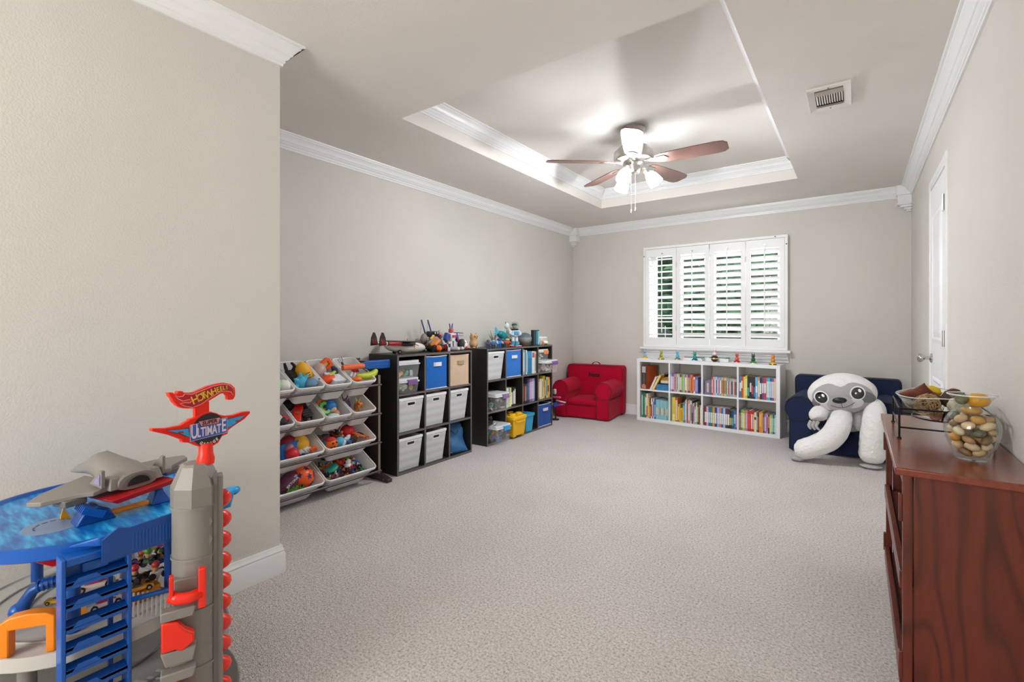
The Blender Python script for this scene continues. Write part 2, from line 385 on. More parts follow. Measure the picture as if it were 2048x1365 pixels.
for x, z in ((-0.70, WZ1 - 0.014), (WX1 - 0.012, WZ1 - 0.1), (WX0 + 0.012, WZ1 - 0.11)):
    B().cyl((x, F0 - 0.001, z), (x, F0 + 0.01, z), 0.007, n=8).build('screw_hole', P('3a3733', 0.8), win, world=True)
# sash, muntins and glass outside the shutters
b = B(); rect_ring(b, -2.07, -0.65, 0.91, 2.01, 0.045, YB + 0.09, YB + 0.14)
sash = b.build('sash', P('e9e9e4', 0.45, var=0.01), win, world=True)
for x in (-1.715, -1.36, -1.005):
    w = 0.03 if x == -1.36 else 0.012
    B().box(x - w, x + w, YB + 0.1, YB + 0.13, 0.955, 1.965).build('muntin', P('e4e4df', 0.45, var=0.01), sash)
for z in (1.21, 1.46, 1.71):
    B().box(-2.025, -0.695, YB + 0.105, YB + 0.125, z - 0.009, z + 0.009).build('muntin', P('e4e4df', 0.45, var=0.01), sash)
GLASS = mat_glass()
B().add([(-2.03, YB + 0.115, 0.95), (-0.69, YB + 0.115, 0.95), (-0.69, YB + 0.115, 1.97), (-2.03, YB + 0.115, 1.97)], [(0, 1, 2, 3)]).build('pane', GLASS, sash)
# stool and apron
b = B(); b.box(WX0 - 0.03, WX1 + 0.03, YB - 0.1, YB, 0.832, 0.86)
struct(b.build('trim_12', TRIM, bev=0.006, seg=3))
AP = [(0.0, -0.105), (0.016, -0.105), (0.018, -0.085), (0.03, -0.07), (0.036, -0.045), (0.052, -0.035), (0.056, -0.02), (0.072, -0.014), (0.074, 0), (0, 0)]
struct(B().sweep(AP, (WX0 - 0.012, YB, 0.832), (WX1 + 0.012, YB, 0.832), (0, -1, 0), 0.35, 0.35).build('trim_13', TRIM, smooth=0.5))

# ---- closet door on the right wall
door = sroot('door_1', (XR, 3.95, 0))
DOOR = P('f3f3f5', 0.3, var=0.01)
b = B(); DY0, DY1, DZ = 3.625, 4.275, 2.03
b.box(XR - 0.006, XR + 0.03, DY0, DY1, 0.012, DZ); sl = b.build('door_leaf', DOOR, door, world=True, bev=0.002)
for z0, z1 in ((0.2, 0.80), (1.02, 1.86)):
    y0, y1 = DY0 + 0.11, DY1 - 0.11
    for ya, yb in ((y0, y1),):
        b = B()
        b.add([(XR - 0.0062, ya, z0), (XR - 0.0062, yb, z0), (XR - 0.0062, yb, z1), (XR - 0.0062, ya, z1),
               (XR - 0.012, ya + 0.02, z0 + 0.02), (XR - 0.012, yb - 0.02, z0 + 0.02), (XR - 0.012, yb - 0.02, z1 - 0.02), (XR - 0.012, ya + 0.02, z1 - 0.02),
               (XR - 0.0066, ya + 0.035, z0 + 0.035), (XR - 0.0066, yb - 0.035, z0 + 0.035), (XR - 0.0066, yb - 0.035, z1 - 0.035), (XR - 0.0066, ya + 0.035, z1 - 0.035),
               (XR - 0.012, ya + 0.07, z0 + 0.07), (XR - 0.012, yb - 0.07, z0 + 0.07), (XR - 0.012, yb - 0.07, z1 - 0.07), (XR - 0.012, ya + 0.07, z1 - 0.07)],
              [(4 * r + i, 4 * r + (i + 1) % 4, 4 * r + 4 + (i + 1) % 4, 4 * r + 4 + i) for r in range(3) for i in range(4)] + [(12, 13, 14, 15)])
        b.build('door_panel', DOOR, sl)
CAS = [(0.0, 0), (0.018, 0.004), (0.02, 0.02), (0.014, 0.03), (0.012, 0.055), (0.006, 0.066), (0.0, 0.066)]
def casing(a, c, wd):   # vertical or horizontal casing board, stepped profile
    b = B()
    b.box(XR - 0.008, XR + 0.002, a[0], c[0], a[1], c[1])
    if wd == 'v': b.box(XR - 0.011, XR - 0.007, a[0] + 0.012, c[0] - 0.02, a[1], c[1])
    else: b.box(XR - 0.011, XR - 0.007, a[0], c[0], a[1] + 0.02, c[1] - 0.012)
    return b.build('door_casing', TRIM, door, world=True, bev=0.003)
casing((3.555, 0), (3.62, 2.105), 'v'); casing((4.28, 0), (4.345, 2.105), 'v'); casing((3.62, 2.04), (4.28, 2.105), 'h')
NI = P('b7b4ae', 0.22, 1.0, var=0.03)
for z in (0.22, 1.055, 1.83):
    b = B(); b.box(XR - 0.014, XR - 0.004, 3.622, 3.672, z - 0.045, z + 0.045)
    h = b.build('hinge', P('c9c9c9', 0.35, 0.9), sl, bev=0.001)
    B().cyl((XR - 0.014, 3.622, z - 0.046), (XR - 0.014, 3.622, z + 0.046), 0.006, n=10).build('hinge_pin', NI, sl, smooth=0.7)
kz, ky = 0.912, 4.205
b = B(); Mk = basis((XR - 0.006, ky, kz), (0, 1, 0), (0, 0, 1), (-1, 0, 0))
b.lathe([(0.0, 0.0), (0.032, 0.0), (0.032, 0.006), (0.024, 0.01), (0.012, 0.014), (0.011, 0.034), (0.018, 0.042), (0.027, 0.05), (0.029, 0.06), (0.025, 0.07), (0.014, 0.076), (0.0, 0.077)], n=20, M=Mk)
b.build('door_knob', NI, sl, smooth=0.9)

# ---- unseen rear window (behind the camera), added to carry the fill light
w2 = sroot('added_rear_window', (-1.3, YR, 0.5))
b = B(); rect_ring(b, -1.97, -0.63, 0.5, 2.2, 0.06, YR - 0.1, YR - 0.04); s2 = b.build('sash', TRIM, w2, world=True)
B().box(-1.33, -1.27, YR - 0.09, YR - 0.05, 0.56, 2.14).build('muntin', TRIM, s2)
rect = B(); rect_ring(rect, -2.05, -0.55, 0.42, 2.28, 0.08, YR, YR + 0.02); rect.build('window_casing', TRIM, w2, world=True)

# ---- outdoors, seen in slits between the louvers
struct(B().add([(-9, YB + 0.2, -0.35), (7, YB + 0.2, -0.35), (7, 16, -0.35), (-9, 16, -0.35)], [(0, 1, 2, 3)]).build('lawn_ground', P('3c5230', 0.9, var=0.3, scale=4)))
LEAF = P('3a5c3e', 0.6, var=0.45, scale=3)
def shrub(label, x, y, r, h, n, seed):
    g = random.Random(seed); t = thing('garden_tree', label, 'tree', (x, y, -0.35), group='trees outside the window')
    B().cyl((0, 0, 0), (0, 0, h * 0.5), 0.09, 0.05, 8).build('trunk', P('5b4a3a', 0.9), t)
    b = B()
    for _ in range(n):
        th, ph = g.uniform(0, 2 * PI), math.acos(g.uniform(-1, 1)); rr = g.uniform(0.55, 1) ** 0.5
        c = Vector((r * rr * math.sin(ph) * math.cos(th), r * rr * math.sin(ph) * math.sin(th), h * 0.55 + h * 0.45 * rr * math.cos(ph)))
        u = Vector((g.gauss(0, 1), g.gauss(0, 1), g.gauss(0, 1))).normalized(); w = u.orthogonal().normalized(); s = g.uniform(0.1, 0.2)
        b.add([c - u * s, c + w * s * 0.5, c + u * s, c - w * s * 0.5], [(0, 1, 2, 3)])
    b.build('foliage', LEAF, t)
shrub('broad leafy tree seen through the leftmost shutter panel', -5.2, 9.4, 1.4, 5.4, 5200, 1)
shrub('leafy tree seen through the second shutter panel', -2.3, 10.6, 1.4, 5.2, 5200, 2)
shrub('leafy tree seen through the rightmost shutter panels', 0.6, 10.6, 1.5, 5.2, 5200, 3)
fence = thing('garden_fence', 'weathered board fence beyond the shuttered window', 'fence', (-2, 12.6, -0.35))
for i in range(40):
    x = -8 + i * 0.3
    B().box(x + 2.0, x + 2.285, 0, 0.025, 0, 2.6 + R.uniform(-0.02, 0.02)).build('plank', P('4f564c', 0.85, var=0.2), fence)

# ---- ceiling register
vt = thing('ceiling_vent', 'white louvered air vent set in the ceiling beside the tray', 'vent', (-0.126, 3.23, ZC))
VM = P('e4e1db', 0.45, var=0.02)
b = B(); O = [(-0.10, -0.165), (0.10, -0.165), (0.10, 0.165), (-0.10, 0.165)]; I = [(-0.066, -0.125), (0.066, -0.125), (0.066, 0.125), (-0.066, 0.125)]
vs = [(x, y, z) for z in (-0.012, 0.0) for x, y in O + I]; vs[4:8] = [(x, y, -0.006) for x, y in I]; fs = []
for i in range(4):
    j = (i + 1) % 4; fs += [(i, j, 4 + j, 4 + i), (8 + i, 12 + i, 12 + j, 8 + j), (4 + i, 4 + j, 12 + j, 12 + i), (i, 8 + i, 8 + j, j)]
b.add(vs, fs); b.build('frame', VM, vt)
b = B(); b.box(-0.068, 0.068, -0.127, 0.127, -0.0015, -0.0005); b.build('duct_opening', P('6f675d', 0.9), vt)
for i in range(11):
    x = -0.058 + i * 0.0116
    B().cb((x, 0.005, -0.007), (0.0075, 0.135, 0.0016), (0, 0.7, 0)).build('slat', VM, vt)
for y in (-0.085, 0.1): B().cb((0, y, -0.006), (0.13, 0.034, 0.0025), (0.45 if y > 0 else -0.45, 0, 0)).build('deflector', P('b5aca0', 0.5), vt)
for y in (-0.145, 0.145): B().cyl((0, y, -0.012), (0, y, -0.008), 0.004, n=8).build('screw', P('777777', 0.4, 0.7), vt)
# ---------------------------------------------------------------- ceiling fan
FX, FY = -1.36, 3.44
fan = thing('ceiling_fan', 'five-blade brushed nickel ceiling fan with lit frosted glass shades', 'ceiling fan', (FX, FY, ZT))
NK = P('c3beb6', 0.3, 1.0, var=0.05)
def FZ(z): return z - ZT
b = B(); b.lathe([(0.0, FZ(2.609)), (0.085, FZ(2.609)), (0.086, FZ(2.595)), (0.078, FZ(2.585)), (0.062, FZ(2.555)), (0.04, FZ(2.535)), (0.0, FZ(2.533))], n=28); b.build('canopy', NK, fan, smooth=0.6)
b = B(); b.cyl((0, 0, FZ(2.54)), (0, 0, FZ(2.45)), 0.013, n=14); b.build('downrod', NK, fan, smooth=0.7)
b = B(); b.lathe([(0.0, FZ(2.475)), (0.06, FZ(2.472)), (0.115, FZ(2.455)), (0.142, FZ(2.425)), (0.145, FZ(2.375)), (0.138, FZ(2.362)), (0.1, FZ(2.352)), (0.0, FZ(2.350))], n=36); b.build('motor_housing', NK, fan, smooth=0.6)
b = B(); b.lathe([(0.0, FZ(2.352)), (0.075, FZ(2.352)), (0.078, FZ(2.335)), (0.062, FZ(2.32)), (0.058, FZ(2.285)), (0.045, FZ(2.268)), (0.0, FZ(2.262))], n=28); b.build('light_kit', P('cfccc6', 0.2, 1.0, var=0.03), fan, smooth=0.6)
BL = mat_wood('fan_blade_wood', '45302a', '65483f', '7a5b52', (3, 30, 3), 0.4, 0.1, 1.0)
th = math.atan(690 / 956.0)
for k in range(5):
    a = th + PI + math.radians(3) - k * math.radians(72)
    Mr = Matrix.Rotation(a, 4, 'Z') @ Matrix.Translation((0, 0, FZ(2.348)))
    b = B(); out = []
    for r, w in ((0.17, 0.045), (0.2, 0.058), (0.3, 0.066), (0.45, 0.072), (0.58, 0.074), (0.63, 0.066), (0.655, 0.04)): out.append((r, w))
    pts = out + [(r, -w) for r, w in reversed(out)]
    tilt = Matrix.Rotation(math.radians(-12), 4, 'X')
    b.prism(pts, -0.003, 0.003, Mr @ tilt); bl = b.build('blade', BL, fan)
    b = B()
    b.prism([(0.09, 0.018), (0.13, 0.012), (0.17, 0.03), (0.235, 0.034), (0.26, 0.0), (0.235, -0.034), (0.17, -0.03), (0.13, -0.012), (0.09, -0.018)], -0.009, -0.003, Mr @ tilt)
    b.build('blade_bracket', NK, bl, bev=0.002)
SHADE = P('f6f9ff', 0.4, var=0, emit=LAMP); BULB = P('f6f9ff', 0.4, var=0, emit=LAMP * 27)
for k in range(3):
    a = th + math.radians(230 + 120 * k)
    d = Vector((math.cos(a), math.sin(a), 0)); p = Vector((0, 0, FZ(2.295))) + d * 0.045
    ax = (d * 0.6 + Vector((0, 0, -0.8))).normalized()
    b = B(); b.tube([p, p + d * 0.04, p + d * 0.055 + Vector((0, 0, -0.015))], 0.009, 8); arm = b.build('lamp_arm', NK, fan, smooth=0.8)
    q = p + d * 0.05 + Vector((0, 0, -0.012)); u, w = frame(ax)
    b = B(); b.lathe([(0.0, -0.006), (0.024, -0.005), (0.026, 0.022), (0.022, 0.024)], n=16, M=basis(q, u, w, ax)); b.build('socket_cup', NK, arm, smooth=0.6)
    b = B(); b.lathe([(0.023, 0.02), (0.034, 0.035), (0.045, 0.065), (0.05, 0.1), (0.052, 0.125), (0.048, 0.124), (0.0, 0.118)], n=20, M=basis(q, u, w, ax))
    b.build('glass_shade', SHADE, arm, smooth=0.8)
    b = B(); b.sph(q + ax * 0.112, 0.026, 14, 10); b.build('bulb', BULB, arm, smooth=True)
for dx, zl in ((0.012, 1.985), (-0.014, 1.97)):
    vx = Vector((math.cos(th), math.sin(th), 0)) * dx * 1.2
    b = B(); b.cyl(vx + Vector((0, 0, FZ(2.27))), vx + Vector((0, 0, FZ(zl + 0.03))), 0.0018, n=6); ch = b.build('pull_chain', P('dedbd3', 0.3, 0.9), fan)
    b = B(); b.lathe([(0.0, 0.03), (0.003, 0.028), (0.005, 0.015), (0.008, 0.008), (0.006, 0.0), (0.0, -0.002)], c=vx + Vector((0, 0, FZ(zl))), n=10); b.build('pull_knob', P('b8b2a4', 0.25, 0.9), ch, smooth=0.9)
# ---------------------------------------------------------------- dark cube organisers
DARK = P('2b2725', 0.42, var=0.10, bump=0.05, bscale=200)
EDGE = P('645e5a', 0.4, var=0.05)  # front edges of the dark boards: reflected sheen painted in as lighter grey
SXF, SXB = -2.775, -3.105
T = 0.016
def organizer(name, label, y0, y1, nc, nr, h):
    t = thing(name, label, 'shelf', ((SXF + SXB) / 2, (y0 + y1) / 2, 0))
    def part(nm, x0, x1, ya, yb, za, zb):
        b = B(); b.box(x0, x1, ya, yb, za, zb); b.mi = 1
        b.add([(x1 + 0.0002, ya, za), (x1 + 0.0002, yb, za), (x1 + 0.0002, yb, zb), (x1 + 0.0002, ya, zb)], [(0, 1, 2, 3)])
        b.build(nm, [DARK, EDGE], t, world=True)
    part('side_panel', SXB, SXF, y0, y0 + T, 0, h - T); part('side_panel', SXB, SXF, y1 - T, y1, 0, h - T)
    part('top_panel', SXB, SXF, y0, y1, h - T, h); part('bottom_panel', SXB, SXF, y0 + T, y1 - T, 0.0, 0.02)
    part('back_panel', SXB, SXB + 0.004, y0 + T, y1 - T, 0.02, h - T)
    cw = (y1 - y0 - T) / nc; rh = (h - T - 0.02 + T) / nr
    for i in range(1, nc): part('divider', SXB + 0.004, SXF - 0.001, y0 + i * cw, y0 + i * cw + T, 0.02, h - T)
    for i in range(nc):
        for j in range(1, nr):
            z = 0.02 + j * rh - T
            part('shelf_board', SXB + 0.004, SXF - 0.002, y0 + i * cw + T, y0 + (i + 1) * cw, z, z + T)
    def cell(c, r):   # r=0 is the top row
        j = nr - 1 - r
        return y0 + c * cw + T, y0 + (c + 1) * cw, 0.02 + j * rh, 0.02 + (j + 1) * rh - T
    return cell
cell1 = organizer('cube_organizer', 'dark espresso three by three cube organizer beside the toy bin rack', 2.385, 3.235, 3, 3, 0.905)
cell2 = organizer('cube_organizer', 'dark espresso four by three cube organizer next to the red armchair', 3.45, 4.62, 4, 3, 0.905)

def heap(label, x0, x1, y0, y1, z0, z1, cols, n, seed, size=0.03, cat='toys'):
    """uncountable small toy pieces filling a container: one object"""
    g = random.Random(seed); b = B()
    for _ in range(n):
        s = g.uniform(0.6, 1.3) * size; b.mi = g.randrange(len(cols))
        zz = z0 + s * 0.5 + (z1 - z0 - s) * g.random() ** 1.2
        c = (g.uniform(x0 + s * .8, x1 - s * .8), g.uniform(y0 + s * .8, y1 - s * .8), zz)
        k = g.randrange(4); e = (g.uniform(0, 3), g.uniform(0, 3), g.uniform(0, 3))
        if k == 0: b.cb(c, (s * 1.5, s * 0.8, s * 0.6), e)
        elif k == 1: b.sph(c, (s * .6, s * .6, s * .6), 8, 6)
        elif k == 2:
            d = Vector((g.gauss(0, 1), g.gauss(0, 1), g.gauss(0, 1))).normalized() * s; b.cyl(Vector(c) - d * .8, Vector(c) + d * .8, s * 0.3, n=7)
        else: b.lathe([(s * .25, -s * .2), (s * .65, -s * .2), (s * .65, s * .2), (s * .25, s * .2), (s * .25, -s * .2)], c=c, n=10, M=Euler(e).to_matrix().to_4x4())
    o = b.build('toy_pieces', [P(c, 0.4, var=0.05) for c in cols], smooth=0.6)
    tag(o, label, cat); o['kind'] = 'stuff'; return o
MIX = ['d2402f', 'f0b429', '2f78c4', '3aa05a', 'e8e4da', 'e67a2e', '7f4fa0', '58b7c9']

# woven-look plastic basket
def mat_weave():
    m, n, l, b = nodes_mat('woven_plastic'); b.inputs['Base Color'].default_value = (*lin('e6e6e8'), 1); b.inputs['Roughness'].default_value = 0.35
    tc = n.new('ShaderNodeTexCoord'); mp = n.new('ShaderNodeMapping'); mp.inputs['Scale'].default_value = (150, 150, 95); l.new(tc.outputs['Object'], mp.inputs[0])
    ck = n.new('ShaderNodeTexChecker'); ck.inputs['Scale'].default_value = 1.0; l.new(mp.outputs[0], ck.inputs[0])
    v = n.new('ShaderNodeTexVoronoi'); v.inputs['Scale'].default_value = 1.1; v.inputs['Randomness'].default_value = 0.15; l.new(mp.outputs[0], v.inputs['Vector'])
    r = ramp(n, [(0.18, (0.66, 0.68, 0.71)), (0.42, (0.88, 0.89, 0.9))]); l.new(v.outputs['Distance'], r.inputs[0]); l.new(r.outputs[0], b.inputs['Base Color'])
    mr = n.new('ShaderNodeMapRange'); mr.inputs[1].default_value = 0.15; mr.inputs[2].default_value = 0.4; mr.inputs[3].default_value = 0.55; mr.inputs[4].default_value = 0.74
    l.new(v.outputs['Distance'], mr.inputs[0]); l.new(mr.outputs[0], b.inputs['Alpha'])
    bp = n.new('ShaderNodeBump'); bp.inputs['Strength'].default_value = 0.5; bp.inputs['Distance'].default_value = 0.004
    l.new(v.outputs['Distance'], bp.inputs['Height']); l.new(bp.outputs[0], b.inputs['Normal'])
    return m
WEAVE = mat_weave(); PLW = P('ececee', 0.35, var=0.02)
def basket(label, cell, gap, tint, fill, seed, hfrac=0.9):
    ya, yb, z0, z1 = cell; w = (yb - ya) - gap; h = (z1 - z0) * hfrac; yc = ya + w / 2 + 0.008
    d = 0.3; xf = SXF - 0.004
    t = thing('storage_basket', label, 'basket', (xf - d / 2, yc, z0 + 0.0005), group='woven plastic baskets in the dark organizers')
    k = 0.84; hw, hd = w / 2, d / 2
    def ring(f, z, ins=0): return [(-hd * f + ins, -hw * f + ins, z), (hd * f - ins, -hw * f + ins, z), (hd * f - ins, hw * f - ins, z), (-hd * f + ins, hw * f - ins, z)]
    b = B(); R0, R1 = ring(k, 0.0), ring(1, h - 0.02)
    # front wall (x+) with hand slot
    za, zb = h * 0.77, h * 0.85; f = lambda z: k + (1 - k) * z / (h - 0.02)
    s = w * 0.15
    q = [(hd * k, -hw * k, 0), (hd * k, hw * k, 0), (hd, hw, h - 0.02), (hd, -hw, h - 0.02)]
    I = [(hd * f(za), -s, za), (hd * f(za), s, za), (hd * f(zb), s, zb), (hd * f(zb), -s, zb)]
    b.add(q + I, [(i, (i + 1) % 4, 4 + (i + 1) % 4, 4 + i) for i in range(4)])
    b.add(R0 + R1, [(3, 2, 1, 0), (0, 1, 5, 4), (2, 3, 7, 6), (3, 0, 4, 7)])
    b.build('basket_body', WEAVE, t)
    b = B(); O = ring(1.0, h - 0.02, -0.004) + ring(1.0, h, -0.004) + ring(1.0, h, 0.008) + ring(1.0, h - 0.02, 0.008)
    b.add(O, [(4 * r + i, 4 * r + (i + 1) % 4, (4 * r + 4) % 16 + (i + 1) % 4, (4 * r + 4) % 16 + i) for r in range(4) for i in range(4)]); b.build('rim', PLW, t, bev=0.002)
    b = B(); e = 0.006
    P4 = [(I[0][0] + 0.001, -s - e, za - e), (I[1][0] + 0.001, s + e, za - e), (I[2][0] + 0.001, s + e, zb + e), (I[3][0] + 0.001, -s - e, zb + e)]
    b.add(P4 + [(p[0] + 0.001, p[1], p[2]) for p in I], [(i, (i + 1) % 4, 4 + (i + 1) % 4, 4 + i) for i in range(4)]); b.build('handle_edge', PLW, t)
    if fill: heap('mixed toy pieces inside the ' + fill[0], xf - d + 0.04, xf - 0.03, yc - w * .38, yc + w * .38, z0 + 0.006, z0 + h * fill[1], tint, 70, seed, 0.035)
basket('white woven plastic basket, middle row left of the three by three organizer', cell1(0, 1), 0.02, ['2b66b5', 'd8573a', 'e9c56a', 'f0ece2', '8ab7d8'], ('middle left white basket', 0.75), 1, 0.93)
basket('white woven plastic basket, centre of the three by three organizer', cell1(1, 1), 0.04, ['e8b8b0', 'c8d8c0', 'f0e8d8', 'a8c8d8', 'e8d0a0'], ('center white basket', 0.7), 2, 0.93)
basket('white woven plastic basket, middle row right of the three by three organizer', cell1(2, 1), 0.04, ['dfe3ec', 'c8d0e0', 'f0eef0', 'd8c0d8'], ('middle right white basket', 0.6), 3, 0.93)
basket('white woven plastic basket with teal showing, bottom left of the three by three organizer', cell1(0, 2), 0.03, ['c86a6a', 'e8c89a', '4aa0b0', 'e8e0d0', 'd88a5a'], ('bottom left white basket', 0.8), 4, 0.9)
basket('white woven plastic basket with teal showing, bottom centre of the three by three organizer', cell1(1, 2), 0.04, ['4ab0c0', 'e8e4c0', '88c8d8', 'd8b0a0', '3a88b0'], ('bottom center white basket', 0.8), 5, 0.9)
basket('white woven plastic basket, top left of the four by three organizer', cell2(0, 0), 0.03, ['e4e2da', 'd8d4c0', 'c8ccd0'], ('top left basket of four by three organizer', 0.5), 6, 0.95)

# fabric cube bins
def fabric_bin(label, cell, col, trimc, handle, gap, hfrac=0.93, seed=0, dx=0.0, lean=0.0):
    ya, yb, z0, z1 = cell; w = yb - ya - gap; h = (z1 - z0) * hfrac; yc = ya + w / 2 + 0.006 + lean
    g = random.Random(seed); d = 0.29; t = thing('fabric_bin', label, 'storage bin', (SXF - 0.004 - d / 2 + dx, yc, z0 + 0.0005), group='fabric cube bins')
    cl = P(col, 0.85, var=0.1, bump=0.25, bscale=25, sheen=0.15)
    b = B(); N = 8; hw, hd = w / 2, d / 2
    def wall(p0, p1, nrm):
        vs = []
        for j in range(N + 1):
            for i in range(N + 1):
                u, v = i / N, j / N
                bul = math.sin(u * PI) * math.sin(v * PI) * 0.006 * g.uniform(0.5, 1.1)
                x = p0[0] + (p1[0] - p0[0]) * u + nrm[0] * bul; y = p0[1] + (p1[1] - p0[1]) * u + nrm[1] * bul
                vs.append((x, y, v * (h - 0.006 * math.sin(u * PI))))
        b.add(vs, [(j * (N + 1) + i, j * (N + 1) + i + 1, (j + 1) * (N + 1) + i + 1, (j + 1) * (N + 1) + i) for j in range(N) for i in range(N)])
    c = [(hd, -hw), (hd, hw), (-hd, hw), (-hd, -hw)]; nn = [(1, 0), (0, 1), (-1, 0), (0, -1)]
    for i in range(4): wall(c[i], c[(i + 1) % 4], nn[i])
    b.add([(x, y, 0.002) for x, y in c], [(0, 1, 2, 3)])
    b.build('bin_body', cl, t, smooth=0.8, weld=True)
    tm = P(trimc, 0.8, var=0.05)
    for z, nm in ((h - 0.004, 'top_hem'), (0.005, 'bottom_hem')):
        b = B(); b.tube([(hd + 0.001, -hw, z), (hd + 0.002, -hw * .3, z - (0.004 if z > .1 else 0)), (hd + 0.002, hw * .3, z - (0.004 if z > .1 else 0)), (hd + 0.001, hw, z), (-hd, hw, z), (-hd, -hw, z)], 0.004, 6, closed=True); b.build(nm, tm, t, smooth=0.9)
    b = B(); zz = h * 0.74
    b.add([(hd + 0.004 + bo, y, z) for y, bo in ((-w * 0.16, 0), (-w * 0.1, 0.01), (w * 0.16, 0.012), (w * 0.22, 0.002)) for z in (zz - 0.016, zz + 0.016)], [(2 * i, 2 * i + 2, 2 * i + 3, 2 * i + 1) for i in range(3)])
    o = b.build('handle_strap', P(handle, 0.8, var=0.05), t); o.modifiers.new('s', 'SOLIDIFY').thickness = 0.003
fabric_bin('bright blue fabric bin with white hems in the three by three organizer', cell1(1, 0), '1d66bb', 'd8dde6', 'dfe2e8', 0.03, 0.97, 1)
fabric_bin('tan canvas fabric bin, top right of the three by three organizer', cell1(2, 0), 'cdb59a', 'cdb59a', 'a8936f', 0.03, 0.95, 2)
fabric_bin('bright blue fabric bin with pale handle, top row of the four by three organizer', cell2(1, 0), '2a72c6', 'd8dde6', 'dfe2e8', 0.03, 0.97, 3)
fabric_bin('royal blue fabric bin, bottom right of the four by three organizer', cell2(3, 2), '1f4fa0', 'd8dde6', 'd5d9e2', 0.015, 0.88, 4)

# crumpled blue bag
ya, yb, z0, z1 = cell1(2, 2); g = random.Random(5)
t = thing('cloth_bag', 'crumpled dark teal blue bag slumped in the bottom right cube', 'bag', (SXF - 0.13, (ya + yb) / 2, z0 + 0.001))
b = B(); N = 11; vs = []
for j in range(N + 1):
    v = j / N; z = 0.005 + v * 0.235
    for i in range(24):
        a = 2 * PI * i / 24; k = 1.0 - 0.18 * math.sin(v * PI) * (0.5 + 0.5 * math.sin(3 * a + v * 5)) - 0.1 * v
        rx = 0.115 * k * (abs(math.cos(a)) ** 0.35) * (1 if math.cos(a) > 0 else -1); ry = 0.122 * k * (abs(math.sin(a)) ** 0.35) * (1 if math.sin(a) > 0 else -1)
        if v > 0.75: rx *= 1 - (v - 0.75) * 2.4
        vs.append((rx + 0.018 * math.sin(7 * v + 2 * a) + g.uniform(-.006, .006) - 0.03 * v, ry + g.uniform(-.006, .006), z + (0.02 * math.sin(a * 2 + 1) if v > .5 else 0)))
b.add(vs, [(j * 24 + i, j * 24 + (i + 1) % 24, (j + 1) * 24 + (i + 1) % 24, (j + 1) * 24 + i) for j in range(N) for i in range(24)] + [tuple(range(24))[::-1], tuple(range(N * 24, N * 24 + 24))])
b.build('bag_body', P('2a5f92', 0.45, var=0.25, bump=0.35, bscale=18, scale=9), t, smooth=True)
b = B(); b.tube([(0.07, -0.06, 0.2), (0.085, -0.03, 0.17), (0.085, 0.0, 0.165), (0.07, 0.03, 0.185)], 0.005, 6); b.build('drawstring', P('1c4268', 0.7), t, smooth=True)
b = B(); b.tube([(0.1, -0.1, 0.02), (0.105, 0, 0.016), (0.1, 0.1, 0.02)], 0.003, 6); b.build('seam', P('88aac8', 0.7), t, smooth=True)

# clear lidded boxes
CLEAR = mat_clear('clear_plastic', 'eef2f4', 0.17, 0.1); LID = mat_clear('lid_plastic', 'eef0f2', 0.88, 0.25)
def clear_box(label, x1, yc, z0, d, w, h, latch, fill, seed, nfill=60, fh=0.75, lid='eef0f2', group='clear lidded boxes'):
    t = thing('storage_box', label, 'storage box', (x1 - d / 2, yc, z0 + 0.0005), group=group)
    b = B(); k = 0.88; hb = h - 0.022
    o0, o1 = rrect(d * k, w * k, 0.015), rrect(d * .97, w * .97, 0.018); n = len(o0)
    i0, i1 = rrect(d * k - .005, w * k - .005, 0.013), rrect(d * .97 - .005, w * .97 - .005, 0.016)
    vs = [(x, y, 0) for x, y in o0] + [(x, y, hb) for x, y in o1]
    b.add(vs, [tuple(range(n))[::-1]] + [(i, (i + 1) % n, n + (i + 1) % n, n + i) for i in range(n)])
    b.build('box_body', CLEAR, t, smooth=0.6)
    b = B(); b.prism(rrect(d, w, 0.02), hb - 0.012, hb); b.prism(rrect(d * .94, w * .94, 0.02), hb, h); b.build('lid', LID if lid == 'eef0f2' else P(lid, 0.4), t, bev=0.003)
    if latch:
        b = B(); b.cb((d / 2 + 0.004, w * 0.12, hb - 0.014), (0.012, w * 0.42, 0.034)); b.cb((d / 2 - 0.008, w * 0.12, hb + 0.006), (0.03, w * 0.42, 0.008)); b.build('latch', P(latch, 0.35), t, bev=0.003)
    if fill: heap('loose toys seen through the ' + fill[0], x1 - d + d * .09, x1 - d * .09, yc - w * .4, yc + w * .4, z0 + 0.004, z0 + hb * fh, fill[1], nfill, seed, 0.028)
ya, yb, z0, z1 = cell1(0, 0); yc = (ya + yb) / 2 - 0.018
clear_box('clear box with purple latch, lower of two in the top left cube', SXF - 0.006, yc, z0, 0.28, 0.225, 0.112, '7c5a92', ('purple latched box in the organizer', ['d04a3a', 'e8c040', 'e8e8e0', '5aa8c8', '9ac88a', 'f2efe6']), 11)
clear_box('clear box of orange and green rings stacked on the purple latched box', SXF - 0.004, yc, z0 + 0.1125, 0.285, 0.235, 0.135, None, ('upper clear box of rings', ['e87a3a', '48b890', 'e8a85a', 'd84a3a', 'c8d8d8']), 12, 40, 0.5)
ya, yb, z0, z1 = cell2(0, 1); yc = (ya + yb) / 2 + 0.01
clear_box('clear box with mauve latch jutting out of the middle left cube', SXF + 0.075, yc, z0, 0.3, 0.235, 0.17, '8c6f9e', ('mauve latched box jutting out', ['c8b088', '3a5a7a', '9a8a78', '88c8a8', 'e0d8c8', '6a4a3a']), 13)
ya, yb, z0, z1 = cell2(0, 2); yc = (ya + yb) / 2 + 0.012
clear_box('clear box with sky blue latch jutting out of the bottom left cube', SXF + 0.085, yc, z0, 0.32, 0.24, 0.165, '3a9ade', ('blue latched box at floor level', MIX + ['d0c0a8']), 14, 75, 0.85)
